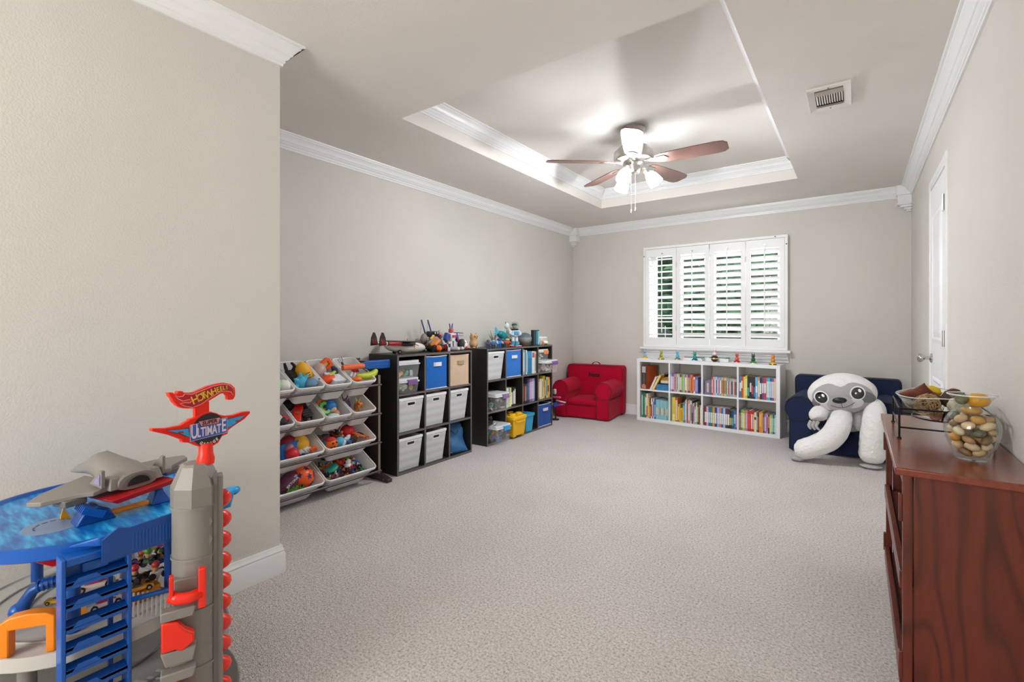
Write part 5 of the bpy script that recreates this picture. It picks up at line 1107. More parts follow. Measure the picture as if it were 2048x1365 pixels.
for i in range(7): gb(B().cyl((-1.770 + 0.0045 * i, 0.293 + 0.009 * i, 0.44 + 0.0015 * i), (-1.768 + 0.0045 * i, 0.297 + 0.009 * i, 0.4405 + 0.0015 * i), 0.016, n=10), 'arm_ring', GBL, pa)
gb(B().sph((-1.80, 0.262, 0.38), 0.021, 12, 8), 'arm_joint', GBL, pa, smooth=True)
gb(B().tube([(-1.53, 0.405, 0.425), (-1.485, 0.50, 0.432)], 0.007, 8), 'guard_bar', GBL, smooth=0.8)
for i in range(9):
    f = i / 8; x, y = -1.545 + 0.06 * f, 0.438 + 0.062 * f
    gb(B().cb((x, y, 0.398), (0.0035, 0.0035, 0.064)), 'railing_bar', P('dcd8d2', 0.4))
# blue parking rack (ladder)
LX = -1.452; LY0, LY1 = 0.278, 0.408
pk = gb(B().box(LX - 0.045, LX, LY0, LY0 + 0.009, 0.0, 0.604), 'rack_rail', GBL, bev=0.002)
gb(B().box(LX - 0.045, LX, LY1 - 0.009, LY1, 0.0, 0.604), 'rack_rail', GBL, bev=0.002)
gb(B().box(LX - 0.044, LX - 0.002, LY0 + 0.009, LY1 - 0.009, 0.585, 0.603), 'rack_header', GBL, bev=0.002)
gb(B().box(LX - 0.03, LX - 0.026, LY0 + 0.009, LY1 - 0.009, 0.552, 0.586), 'rack_fascia', GBD)
gb(B().box(LX - 0.026, LX - 0.014, LY0 + 0.04, LY0 + 0.09, 0.556, 0.58), 'rack_latch', GBL, bev=0.003)
gb(B().box(LX - 0.044, LX - 0.034, LY1 - 0.037, LY1 - 0.028, 0.0, 0.55), 'rack_mullion', GBD)
for i in range(11):
    z = 0.542 - i * 0.0495
    sh = gb(B().prism([(-0.024, 0.010), (0.0, 0.0), (0.0, 0.008), (-0.024, 0.013)], LY0 + 0.009, LY1 - 0.009, basis((LX, 0, z), (1, 0, 0), (0, 0, 1), (0, -1, 0)) @ Matrix.Diagonal((1, 1, -1, 1))), 'rack_shelf', GBD)
    gb(B().box(LX - 0.004, LX, LY0 + 0.009, LY1 - 0.009, z - 0.008, z + 0.006), 'shelf_edge', GBL, sh)
    gb(B().prism([(LY0 + 0.02, 0), (LY0 + 0.072, 0), (LY0 + 0.062, 0.012), (LY0 + 0.03, 0.012)], 0.0, 0.002, basis((LX - 0.001, 0, z + 0.001), (0, 1, 0), (0, 0, 1), (1, 0, 0))), 'car_stop', GBL, sh)
# tower
TXc, TYc = -1.40, 0.53
tw = gb(B().cyl((TXc, TYc, 0), (TXc, TYc, 0.672), 0.053, n=28), 'tower_column', GGY, smooth=0.6)
for z in (0.672, 0.545, 0.415, 0.27): gb(B().lathe([(0.05, -0.003), (0.056, -0.003), (0.056, 0.003), (0.05, 0.003)], c=(TXc, TYc, z), n=28), 'tower_band', GGY, tw, smooth=0.6)
gb(B().lathe([(0.0, 0.674), (0.057, 0.674), (0.057, 0.722), (0.036, 0.772), (0.03, 0.778), (0.0, 0.778)], c=(TXc, TYc, 0), n=8, M=Matrix.Rotation(0.25, 4, 'Z')), 'tower_cap', GGY, tw)
cd = Vector((0.935, -0.354, 0)); rd = Vector((0.354, 0.935, 0))
Mt = lambda c, yaw=0.0: basis(c, rd, (0, 0, 1), cd)    # u right, v up, w towards the viewer
rl = Vector((-1.372, 0.563, 0))
gb(B().prism([(-0.020, -0.02), (0.018, -0.02), (0.018, 0.018), (-0.020, 0.018)], 0, 0.742, basis(rl, rd, cd, (0, 0, 1)) @ Matrix.Diagonal((1, 1, 1, 1))), 'lift_rail', GGY, tw, bev=0.002)
gb(B().prism([(-0.004, 0.018), (0.004, 0.018), (0.004, 0.026), (-0.004, 0.026)], 0, 0.758, basis(rl, rd, cd, (0, 0, 1))), 'rail_rib', GGD, tw)
zz = []
for i in range(15): zz += [(-0.016, 0.655 - i * 0.046), (-0.006, 0.655 - i * 0.046 - 0.023)]
out = zz + [(-0.019, 0.655 - 15 * 0.046), (-0.019, 0.70), (-0.012, 0.70)]
gb(B().prism(out, 0.019, 0.030, Mt(rl)), 'rack_strip', GGY, tw)
for i in range(2): gb(B().sph(rl + rd * -0.026 + cd * 0.02 + Vector((0, 0, 0.66 - i * 0.03)), (0.004, 0.004, 0.006), 8, 6), 'rivet', P('3a3835', 0.5), tw)
hx = Vector((-1.43, 0.596, 0)); pts = []
for i in range(11 * 14):
    a = 2 * PI * i / 14; pts.append(hx + Vector((0.013 * math.cos(a), 0.013 * math.sin(a), 0.668 - i / 14 * 0.0575)))
gb(B().tube(pts, 0.0195, 10), 'spiral_lift', GRD, smooth=True)
# red lift cars with grey brackets
def lift(z, turn):
    p = Vector((TXc, TYc, 0)) + cd * 0.055 - rd * 0.018
    k = gb(B().prism([(-0.03, -0.012), (0.022, -0.012), (0.022, 0.02), (-0.03, 0.02)], z - 0.05, z + 0.03, basis(p - cd * 0.02, rd, cd, (0, 0, 1))), 'lift_bracket', GGY, tw, bev=0.003)
    if turn == 0:
        gb(B().tube([p + cd * 0.012 + rd * (-0.034) + Vector((0, 0, z)), p + cd * 0.022 + rd * -0.02 + Vector((0, 0, z - 0.006)), p + cd * 0.026 + rd * 0.004 + Vector((0, 0, z - 0.008)), p + cd * 0.02 + rd * 0.028 + Vector((0, 0, z - 0.006))], 0.014, 8), 'lift_cradle', GRD, tw, smooth=True)
        gb(B().prism([(-0.037, -0.004), (-0.028, -0.004), (-0.028, 0.052), (-0.037, 0.052)], 0.0, 0.02, Mt(p + cd * 0.008 + Vector((0, 0, z)))), 'lift_arm', GRD, tw, bev=0.002)
        gb(B().prism([(0.022, -0.04), (0.038, -0.04), (0.038, 0.058), (0.022, 0.058)], 0.0, 0.018, Mt(p + cd * 0.014 + Vector((0, 0, z)))), 'lift_arm', GRD, tw, bev=0.003)
    else:
        gb(B().prism([(-0.04, -0.036), (-0.012, -0.036), (0.0, -0.044), (0.026, -0.028), (0.026, -0.008), (0.006, 0.008), (-0.008, 0.03), (-0.04, 0.036)], 0.0, 0.026, Mt(p - rd * 0.012 + cd * 0.008 + Vector((0, 0, z)))), 'lift_cradle', GRD, tw, bev=0.004)
        gb(B().prism([(-0.046, 0.034), (0.02, 0.034), (0.026, 0.058), (-0.046, 0.058)], 0.0, 0.03, Mt(p - rd * 0.008 + Vector((0, 0, z)))), 'lift_bracket', GGY, tw, bev=0.003)
        gb(B().prism([(-0.036, -0.075), (0.02, -0.075), (0.026, -0.04), (-0.046, -0.04)], 0.0, 0.03, Mt(p - rd * 0.008 + Vector((0, 0, z)))), 'lift_bracket', GGY, tw, bev=0.003)
lift(0.475, 0); lift(0.388, 1); lift(0.238, 1)
# sign
SD = Vector((-0.1806, 0.9835, 0)); SN = Vector((0.9835, 0.1806, 0)); SM = basis((-1.385, 0.542, 0), SD, (0, 0, 1), SN)
def mm(p): return [(x / 1000, z / 1000) for x, z in p]
def sgn(nm, pts, a, c, m, par=None, **k): return gb(B().prism(mm(pts), a, c, SM), nm, m, par, **k)
flame = [(-86, 971), (-75, 970), (-70, 965), (-65, 966), (-65, 970), (-62, 972), (-51, 970), (-50, 967), (-38, 964), (-23, 964), (9, 975), (34, 979), (54, 980), (74, 974), (86, 962), (87, 946), (86, 938), (81, 930), (66, 931), (65, 942), (58, 951), (46, 951), (25, 941), (1, 930), (-14, 922), (-38, 924), (-53, 927), (-65, 935), (-75, 948), (-78, 956), (-83, 961)]
stick = [(-71, 962), (-62, 958), (-52, 958), (-49, 963), (-29, 960), (-7, 966), (25, 975), (51, 977), (68, 973), (81, 961), (81, 941), (74, 951), (61, 956), (46, 957), (17, 944), (-7, 930), (-29, 925), (-47, 931), (-60, 940), (-46, 941), (-35, 939), (-31, 943), (-32, 948), (-40, 946), (-53, 945), (-64, 952)]
badge = [(-123, 888), (-120, 890), (-94, 885), (-55, 885), (-47, 890), (-38, 893), (-35, 897), (-23, 898), (-10, 904), (2, 908), (19, 907), (36, 900), (44, 895), (58, 889), (81, 887), (107, 891), (131, 890), (131, 883), (114, 870), (86, 858), (67, 848), (65, 838), (49, 835), (39, 820), (27, 815), (9, 814), (-7, 819), (-23, 828), (-34, 836), (-52, 841), (-55, 849), (-83, 866), (-121, 883)]
sgn('sign_stem', [(-21, 900), (15, 900), (15, 935), (-21, 930)], -0.012, -0.002, GRD)
gb(B().lathe([(0.0, 0.772), (0.02, 0.772), (0.021, 0.785), (0.017, 0.8), (0.016, 0.826), (0.0, 0.826)], c=(-1.389, 0.548, 0), n=14), 'sign_post', GRD, smooth=0.6)
s1 = sgn('flame_board', flame, -0.014, 0.0, GRD, bev=0.0015)
sgn('flame_outline', [(x * 1.0, z) for x, z in stick], 0.0, 0.0006, P('f3c9c0', 0.4), s1)
cxs = sum(p[0] for p in stick) / len(stick); czs = sum(p[1] for p in stick) / len(stick)
def inset(pts, d):
    out = []; k = len(pts); ar = sum(pts[i][0] * pts[(i + 1) % k][1] - pts[(i + 1) % k][0] * pts[i][1] for i in range(k)); sg = 1 if ar > 0 else -1
    for i in range(k):
        a, p, c = Vector(pts[i - 1]), Vector(pts[i]), Vector(pts[(i + 1) % k]); e1, e2 = (p - a).normalized(), (c - p).normalized()
        nrm = (Vector((-e1.y, e1.x)) + Vector((-e2.y, e2.x))); nrm = nrm.normalized() if nrm.length > 1e-6 else Vector((0, 0)); q = p + nrm * d * sg; out.append((q.x, q.y))
    return out
sgn('flame_sticker', inset(stick, 1.3), 0.0006, 0.0011, P('b8202e', 0.35, var=0.12), s1)
YT = P('f0c23a', 0.4, var=0.05)
def stxt(body, x, z, size, m, par, ang=0.0, sx=1.0, shear=0.0, bold=0.0006, w=0.0016):
    return text('lettering', body, size, m, par, SM @ Matrix.Translation((x / 1000, z / 1000, w)) @ Matrix.Rotation(ang, 4, 'Z'), 0.0002, shear, bold, sx)
for ch, x, z, s, a in (('H', -23, 944.5, .031, .36), ('O', -10, 948, .027, .36), ('T', -1, 952, .026, .34), ('W', 12, 953.5, .027, .4), ('H', 26, 959, .023, .36), ('E', 36.5, 962.5, .0185, .3), ('E', 45, 965, .0165, .2), ('L', 53, 965.8, .015, .1), ('S', 60.5, 965.5, .0135, 0.0)):
    stxt(ch, x, z, s, P('5a2010', 0.4), s1, a, 0.86, 0, 0.0009, 0.0014); stxt(ch, x, z, s, YT, s1, a, 0.86, 0, 0.0003, 0.0018)
s2 = sgn('badge_board', badge, -0.014, 0.0, GRD, bev=0.0015)
gb(B().prism(circle(40, 0.043, 0.012, 0.861), 0, 0.0008, SM), 'badge_circle', P('2c2a2c', 0.4, var=0.2, scale=80), s2)
for pts, ins in (([(-92, 879), (-38, 875), (-36, 850), (-59, 863)], 1), ([(61, 880), (116, 882), (92, 864), (62, 853)], 1)):
    sgn('wing_border', pts, 0.0004, 0.0012, P('161a3a', 0.4), s2); sgn('wing_sticker', inset(pts, 1.8), 0.0012, 0.0018, P('3f9fd8', 0.35, var=0.25, scale=60), s2)
    c = pts[3] if pts[0][0] < 0 else pts[2]
    sgn('wing_flash', [(c[0] - 8, c[1] + 4), (c[0] + 8, c[1] + 1), (c[0] + 6, c[1] + 7), (c[0] - 4, c[1] + 8)], 0.0018, 0.0022, P('b3202e', 0.4), s2)
sgn('plaque_border', [(-36, 882), (62, 884), (62, 843), (-36, 839)], 0.001, 0.002, P('b9c0d8', 0.4), s2)
sgn('plaque', [(-34.5, 880.5), (60.5, 882.5), (60.5, 844.5), (-34.5, 840.5)], 0.002, 0.0025, P('4a63b4', 0.35, var=0.2), s2)
sgn('ribbon_border', [(-17, 888), (43, 889), (38, 872), (-10, 873)], 0.0025, 0.003, P('5a2038', 0.4), s2)
sgn('ribbon', [(-15, 886.6), (41, 887.6), (36.6, 873.4), (-8.6, 874.4)], 0.003, 0.0035, P('d58e98', 0.4, var=0.1), s2)
stxt('SUPER', 13, 880.3, 0.0135, P('3a1420', 0.4), s2, 0.02, 1.05, 0.1, 0.0004, 0.0040)
WT = P('e4d8e0', 0.4, var=0.08)
stxt('U', -26, 861, 0.050, WT, s2, 0, 0.5, 0, 0.0008, 0.0032)
stxt('LTIMAT', 12.5, 857.5, 0.033, WT, s2, 0.01, 0.56, 0, 0.0007, 0.0032)
stxt('E', 51.5, 863, 0.046, WT, s2, 0, 0.56, 0, 0.0008, 0.0032)
for i, ch in enumerate('GARAGE'):
    a = math.radians(-122 + i * 13.5); r = 37.5
    stxt(ch, 12 + r * math.cos(a), 861 + r * math.sin(a), 0.0105, P('e8e4e0', 0.4), s2, a + PI / 2, 0.95, 0.1, 0.0004, 0.0014)

# jet plane on the deck
jt = thing('toy_jet', 'grey toy jet with red belly perched on the garage deck', 'toy plane', (-1.73, 0.45, 0.64))
b = B(); n = 14; vs = []
st_ = [(-1.635, .050, .028, .672), (-1.66, .056, .034, .675), (-1.70, .054, .040, .683), (-1.75, .044, .042, .690), (-1.79, .034, .046, .697), (-1.82, .028, .038, .695), (-1.85, .022, .026, .688), (-1.90, .016, .016, .678), (-1.94, .004, .005, .668)]
for x, w, h, zc in st_:
    for i in range(n):
        a = 2 * PI * i / n; sy, sz = math.cos(a), math.sin(a)
        vs.append((x, 0.45 + w * math.copysign(abs(sy) ** .8, sy), zc + (h * abs(sz) ** .9 if sz > 0 else -h * .55 * abs(sz) ** .7)))
b.add(vs, [(k * n + i, k * n + (i + 1) % n, (k + 1) * n + (i + 1) % n, (k + 1) * n + i) for k in range(len(st_) - 1) for i in range(n)] + [tuple(range(n))[::-1], tuple(range((len(st_) - 1) * n, len(st_) * n))])
jb = gb(b, 'fuselage', GGY, jt, smooth=0.7)
for s in (-1, 1):
    pl = [(-1.655, .035), (-1.648, .10), (-1.672, .118), (-1.70, .185), (-1.735, .198), (-1.775, .15), (-1.82, .03)]
    b = B(); b.prism([(x, 0.45 + s * y) for x, y in pl], -0.006, 0.006, Matrix.Translation((0, 0, 0.672)) if 1 else None)
    b.v = [(x, y, z + (abs(y - 0.45) - 0.03) * (0.05 if s > 0 else -0.06)) for x, y, z in b.v]; gb(b, 'wing', GGY, jt, bev=0.002)
    gb(B().cb((-1.70, 0.45 + s * 0.125, 0.658 + (0.004 if s > 0 else -0.006)), (0.055, 0.05, 0.018)), 'wing_pod', GGD, jt, bev=0.003)
    gb(B().prism([(-1.648, 0.676), (-1.648, 0.722), (-1.655, 0.724), (-1.70, 0.684)], -0.004, 0.004, basis((0, 0.45 + s * 0.078, 0), (1, 0, 0), (0, 0, 1), (0, -1, 0))), 'tail_fin', GGY, jt)
    gb(B().taper((-1.665, 0.45 + s * 0.052, 0.665), (0.06, 0.034), (0.04, 0.022), 0.032), 'engine_housing', GGY, jt, bev=0.003)
gb(B().prism([(-1.654, 0.684), (-1.654, 0.714), (-1.684, 0.688)], 0.0, 0.0008, basis((0, 0.45 - 0.083, 0), (1, 0, 0), (0, 0, 1), (0, -1, 0))), 'fin_sticker', P('8a86b0', 0.35, var=0.5, scale=80), jt)
gb(B().prism(circle(16, 0.028, 0, 0, 0.022, 0, PI, True), 0.0, 0.004, basis((-1.634, 0.45, 0.668), (0, 1, 0), (0, 0, 1), (1, 0, 0))), 'exhaust_port', P('141212', 0.5), jb)
gb(B().prism(circle(16, 0.034, 0, 0, 0.027, 0, PI, True), 0.0, 0.002, basis((-1.634, 0.45, 0.668), (0, 1, 0), (0, 0, 1), (1, 0, 0))), 'exhaust_rim', GGD, jb)
gb(B().prism([(-0.07, 0.0), (0.07, 0.008), (0.085, 0.022), (-0.085, 0.012)], -0.10, 0.016, basis((-1.618, 0.45, 0.638), (0, 1, 0), (0, 0, 1), (1, 0, 0))), 'belly_plate', P('a3121c', 0.35), jt, bev=0.002)

jt.rotation_euler.z = math.radians(15); jt.location.z += 0.024
# small vehicles parked on the garage decks
def car(name, label, loc, rz, L, body, cabin, group=None, rot=None, wheel='161616', hub='b8b8b8', low=True, stripe=None, cat='toy car'):
    t = thing(name, label, cat, loc, rz, group, rot); w = L * 0.44; h = L * 0.16; r = L * 0.1
    out = [(-0.5, .3), (-0.5, .85), (-.3, 1.0), (.1, .95), (.42, .62), (.5, .3)] if low else [(-0.5, .2), (-.5, 1.2), (.15, 1.2), (.3, .9), (.5, .8), (.5, .2)]
    b = B(); b.prism([(x * L, z * h) for x, z in out], -w / 2, w / 2, basis((0, 0, r * .4), (1, 0, 0), (0, 0, 1), (0, -1, 0))); bd = b.build('car_body', P(body, 0.3, var=0.05), t, bev=L * 0.02)
    b = B(); b.taper((-0.06 * L, 0, r * .4 + h * .9), (L * .4, w * .7), (L * .2, w * .5), h * .6); b.build('cabin', P(cabin, 0.2, var=0.05), t, bev=L * 0.015)
    if stripe: B().cb((0.05 * L, 0, r * .4 + h * 0.98), (L * .5, w * .25, h * .12), (0, 0.08, 0)).build('stripe', P(stripe, 0.35), t)
    for sx in (-.32, .32):
        for sy in (-1, 1):
            q = (sx * L, sy * w * .5, r); b = B(); b.cyl((q[0], q[1] - sy * L * .05, r), (q[0], q[1] + sy * L * .03, r), r, n=14); wl = b.build('wheel', P(wheel, 0.6), t, smooth=0.7)
            B().cyl((q[0], q[1] + sy * L * .03, r), (q[0], q[1] + sy * L * .035, r), r * .5, n=10).build('hub', P(hub, 0.3, 0.5), wl)
    return t
ZD = 0.3705
car('toy_car', 'white and magenta toy racer seen through the blue rack', (-1.60, 0.392, 0.40), 1.5, 0.075, 'e4e0dc', 'b02a50', 'cars parked on the garage', stripe='b02a50')
car('toy_car', 'white toy car with red roof higher behind the blue rack', (-1.72, 0.40, 0.405), 1.35, 0.09, 'e8e2d4', 'c2304a', 'cars parked on the garage', stripe='c2304a')
car('toy_car', 'orange toy car beside the white railing', (-1.615, 0.468, 0.40), 1.4, 0.07, 'e39a2a', '3a2a1a', 'cars parked on the garage')
car('toy_tractor', 'yellow and black toy tractor beside the blue pump arm', (-1.79, 0.335, ZD), 0.9, 0.05, 'e0a81c', '2a2622', 'cars parked on the garage', low=False, hub='d8b83a')
car('toy_car', 'dark toy car tucked behind the rack mullion', (-1.68, 0.455, 0.402), 1.1, 0.06, '3a3634', 'a8a29c', 'cars parked on the garage')
# pile of karts with round-headed drivers
kt = [((-1.655, 0.475, 0.412), 'c8323a', 'black', '22222a'), ((-1.64, 0.52, 0.41), 'd8463e', 'white', 'e4e2de'), ((-1.67, 0.51, 0.445), '6aa83a', 'green', '2e5a34'), ((-1.70, 0.545, 0.42), 'e0b03a', 'blue', '2c4a9a'), ((-1.72, 0.50, 0.425), 'd8782e', 'purple', '5a3a7a'), ((-1.69, 0.56, 0.452), '4a9a4a', 'dark green', '1f4a2a')]
for i, (p, hc, nm, bc_) in enumerate(kt):
    hn = cname(hc); t = thing('toy_kart', '%s toy kart with %s helmeted driver in the garage pile' % (nm, hn), 'toy kart', p, 0.6 + i * 0.9, 'karts heaped on the garage')
    B().taper((0, 0, 0.006), (0.042, 0.022), (0.03, 0.016), 0.01).build('chassis', P(bc_, 0.4), t, bev=0.002)
    B().sph((-0.004, 0, 0.024), (0.008, 0.008, 0.01), 10, 8).build('driver', P('c89a6a', 0.5), t, smooth=True)
    B().sph((-0.004, 0, 0.036), 0.0105, 12, 8).build('helmet', P(hc, 0.35), t, smooth=True)
    for sx in (-1, 1):
        for sy in (-1, 1): B().cyl((sx * 0.015, sy * 0.011, 0.008), (sx * 0.015, sy * 0.018, 0.008), 0.009, n=10).build('wheel', P('1c1c22', 0.6), t, smooth=0.7)
t = thing('striped_awning', 'striped orange white and purple plastic canopy behind the kart pile', 'canopy', (-1.74, 0.52, 0.455), 0)
for i, c in enumerate(['e0a02a', 'e6e4ea', 'dcdce8', 'e6e4ea', 'dfa23a', 'c05aa8', '8a8ad0']):
    B().cb((0.02 - 0.004 * i, -0.05 + i * 0.017, 0.022), (0.05, 0.0165, 0.006), (0, 0.9, 0)).build('stripe_panel', P(c, 0.35), t)
for s in (-1, 1): B().cyl((-0.01, s * 0.055, -0.085), (-0.01, s * 0.055, 0.03), 0.004, n=8).build('post', P('d8d8d8', 0.4), t)
t = thing('toy_bush', 'bright green leafy toy bush near the grey tower', 'toy plant', (-1.665, 0.585, 0.40))
for i in range(7): B().sph((0.012 * math.cos(i * 2.3), 0.012 * math.sin(i * 2.3), 0.02 + i * 0.012), 0.012, 8, 6).build('leaf_cluster', P('4a9a3a' if i % 2 else '7ab850', 0.6), t, smooth=True)
# ---------------------------------------------------------------- toys
def one(b, name, cols, label, cat, loc, rot=(0, 0, 0), group=None, smooth=0.7, **k):
    mats = [P(c, 0.45, var=0.08) for c in cols] if isinstance(cols[0], str) else cols
    return tag(b.build(name, mats, None, smooth=smooth, loc=loc, rot=rot, **k), label, cat, group)
def figure(label, loc, rz, h, body, legs, head, arm=None, hat=None, group=None, rot=None, name='toy_figure', cat='toy figure', wide=1.0):
    t = thing(name, label, cat, loc, rz, group, rot); w = h * 0.17 * wide
    for s in (-1, 1):
        B().cyl((s * w * .5, 0, 0), (s * w * .45, 0, h * .42), w * .36, w * .42, 8).build('leg', P(legs, 0.4), t, smooth=0.7)
        B().tube([(s * w * .9, 0, h * .7), (s * w * 1.35, -w * .3, h * .55), (s * w * 1.3, -w * .9, h * .44)], [w * .3, w * .27, w * .24], 8).build('arm', P(arm or body, 0.4), t, smooth=True)
    B().taper((0, 0, h * .4), (w * 1.5, w * 1.1), (w * 2, w * 1.2), h * .33).build('torso', P(body, 0.4, var=0.15, scale=60), t, bev=w * .2)
    B().sph((0, 0, h * .85), (w * .85, w * .85, h * .14), 12, 8).build('head', P(head, 0.45), t, smooth=True)
    if hat: B().lathe([(w * 1.0, h * .9), (w * .8, h * .96), (w * .4, h * 1.02), (0, h * 1.03)], n=12).build('hat', P(hat, 0.4), t, smooth=0.8)
    return t
def beast(label, loc, rz, L, col, col2, horns=None, group=None, rot=None, name='toy_animal', cat='toy animal', spikes=0):
    t = thing(name, label, cat, loc, rz, group, rot); m, m2 = P(col, 0.5, var=0.2, scale=40), P(col2, 0.5, var=0.1)
    B().tube(*limb([(-L * .55, 0, L * .28), (-L * .3, 0, L * .36), (0, 0, L * .38), (L * .25, 0, L * .4), (L * .4, 0, L * .55)], [L * .03, L * .12, L * .17, L * .14, L * .1], step=3), n=10).build('body', m, t, smooth=True)
    hd = B().sph((L * .47, 0, L * .6), (L * .16, L * .11, L * .12), 12, 8, (0, 0.3, 0)).build('head', m, t, smooth=True)
    for sx in (-.2, .22):
        for sy in (-1, 1): B().cyl((sx * L, sy * L * .1, 0), (sx * L, sy * L * .09, L * .32), L * .045, L * .07, 8).build('leg', m, t, smooth=0.7)
    if horns:
        for s in (-1, 1): B().tube(*limb([(L * .42, s * L * .06, L * .68), (L * .36, s * L * .14, L * .82), (L * .44, s * L * .16, L * .98)], [L * .03, L * .025, L * .008], step=3), n=6).build('horn', P(horns, 0.5), hd, smooth=True)
    for i in range(spikes): B().cyl((-L * .3 + L * .6 * i / max(1, spikes - 1), 0, L * .48), (-L * .34 + L * .6 * i / max(1, spikes - 1), 0, L * .66), L * .05, 0.001, 5).build('spike', m2, t)
    for s in (-1, 1): B().sph((L * .55, s * L * .08, L * .64), L * .022, 6, 5).build('eye', P('111111', 0.2), hd)
    return t
def ball(label, loc, r, col, name='ball', cat='ball', group=None, sq=(1, 1, 1), rot=(0, 0, 0)):
    return one(B().sph((0, 0, 0), (r * sq[0], r * sq[1], r * sq[2]), 20, 14), name, [col], label, cat, loc, rot, group, True)

# ---- rack: top row
o = bn[(0, 0)]
ball('mint green fuzzy plush ball cut off by the wall corner', inb(o, 0.25, 0.5, -0.02), 0.045, '9fdca4', 'plush_ball', 'plush toy')
ball('white fluffy plush ball in the first top bin', inb(o, 0.75, 0.62, -0.018), 0.042, 'e8e6e0', 'plush_ball', 'plush toy')
one(B().tube(*limb([(0, 0, 0), (0, 0, 0.09), (0.0, 0.02, 0.16)], [0.02, 0.024, 0.01], step=4), n=10), 'toy_bat', ['1f5aa8'], 'blue toy bat handle standing up at the wall corner', 'toy bat', inb(o, 0.86, -0.75, 0.0))
one(B().sph((0, 0, 0), 0.03, 12, 8), 'plush_ball', ['3f8fa0'], 'teal plush ball at the back of the first top bin', 'plush toy', inb(o, 0.35, 0.1, -0.03))
o = bn[(0, 1)]
t = thing('antler_plush', 'black plush with curled antlers at the back of the second top bin', 'plush toy', inb(o, -0.62, -0.05, -0.075))
B().sph((0, 0, 0.045), (0.05, 0.048, 0.05), 14, 10).build('body', P('22201f', 0.9, bump=0.6), t, smooth=True)
for s in (-1, 1): B().tube(*limb([(0, s * 0.018, 0.085), (0.005, s * 0.03, 0.115), (0.0, s * 0.022 - 0.012, 0.14)], [0.011, 0.011, 0.007], step=4), n=8).build('antler', P('1c1a1a', 0.8), t, smooth=True)
t = thing('football', 'yellow toy football leaning in the second top bin', 'football', inb(o, 0.45, -0.15, -0.01), rot=(0.35, 0.2, 0))
B().sph((0, 0, 0), (0.052, 0.052, 0.085), 20, 14).build('ball_body', P('efae16', 0.45, var=0.05), t, smooth=True)
for i in range(4): B().cb((0.0515 - abs(i - 1.5) * 0.001, 0.004, -0.03 + i * 0.016), (0.003, 0.03, 0.007), (0, 0, 0.1)).build('printed_mark', P('7a6a1c', 0.6), t)
t = thing('spiky_plush', 'light blue spiky plush star at the front of the second top bin', 'plush toy', inb(o, -0.25, 0.45, -0.03))
BLU = P('4fb6dc', 0.95, var=0.1, bump=0.6, sheen=0.4)
B().sph((0, 0, 0.01), (0.036, 0.04, 0.042), 14, 10).build('body', BLU, t, smooth=True)
for i in range(7):
    a = 2 * PI * i / 7; d = Vector((0.35, math.cos(a), math.sin(a) * 1.1)); B().cyl(d * 0.025 + Vector((0, 0, .01)), d * 0.06 + Vector((0, 0, .01)), 0.017, 0.006, 8).build('spike', BLU, t, smooth=0.9)
t = thing('seal_plush', 'blue grey whiskered seal plush at the front right of the second top bin', 'plush toy', inb(o, 0.5, 0.62, -0.035), rot=(0, 0, 0.6))
B().sph((0, 0, 0.015), (0.04, 0.052, 0.036), 16, 10).build('body', P('6f92b0', 0.9, var=0.1, bump=0.4), t, smooth=True)
hd = B().sph((0.01, 0.045, 0.03), (0.032, 0.03, 0.03), 14, 10).build('head', P('b9c4cc', 0.9, var=0.05, bump=0.3), t, smooth=True)
for y in (0.035, 0.06): B().sph((0.038, y, 0.04), 0.005, 8, 6).build('eye', P('111111', 0.3), hd)
o = bn[(0, 2)]
t = thing('toy_saw', 'orange toy saw handle sticking out of the third top bin', 'toy tool', inb(o, 0.05, -0.55, 0.0), rot=(0.7, 0, 0))
b = B(); O = rrect(0.125, 0.075, 0.02, 3); I = rrect(0.085, 0.034, 0.012, 3); k = len(O)
b.add([(z, x, y) for z in (-0.013, 0.013) for x, y in O + I], sum([[(i, (i + 1) % k, k + (i + 1) % k, k + i), (2 * k + i, 3 * k + i, 3 * k + (i + 1) % k, 2 * k + (i + 1) % k), (k + i, k + (i + 1) % k, 3 * k + (i + 1) % k, 3 * k + i), (i, 2 * k + i, 2 * k + (i + 1) % k, (i + 1) % k)] for i in range(k)], []))
b.build('handle_frame', P('ee5a1c', 0.4), t, bev=0.004); B().cb((-0.004, 0, 0), (0.006, 0.08, 0.02)).build('grip', P('e8b83a', 0.4), t)
ball('orange dinosaur head toy in the third top bin', inb(o, -0.35, 0.35, -0.025), 0.036, 'ef5120', 'dinosaur_head', 'toy', None, (1.1, 1.5, 0.85), (0.3, 0, 0))
one(B().cb((0, 0, 0), (0.02, 0.085, 0.012)), 'foam_strip', ['b9d84a'], 'lime green strip across the orange dinosaur head', 'toy', inb(o, -0.1, 0.28, 0.005), (0.5, 0.2, 0.2), None, False, bev=0.004)
t = thing('slotted_basket', 'small white slotted plastic basket in the third top bin', 'basket', inb(o, 0.35, 0.35, -0.03), rot=(0, 0.45, 0.1))
B().taper((0, 0, -0.03), (0.10, 0.08), (0.12, 0.1), 0.055).build('basket_body', P('dfe0e8', 0.4), t, bev=0.004)
for i in range(8): B().cb((0.056, -0.038 + i * 0.011, 0.0), (0.006, 0.004, 0.03)).build('slot', P('f4f4f8', 0.4), t)
one(B().cb((0, 0, 0), (0.05, 0.02, 0.09)), 'game_card', ['27365c'], 'navy card box at the right of the third top bin', 'box', inb(o, 0.75, -0.05, -0.015), (0.4, 0.3, 0), None, False, bev=0.002)
one(B().sph((0, 0, 0), (0.05, 0.045, 0.06), 14, 10), 'clear_globe', [P('d6d2d2', 0.2, alpha=0.6)], 'pale translucent globe at the back of the third top bin', 'toy', inb(o, -0.35, -0.45, -0.03), smooth=True)
o = bn[(0, 3)]
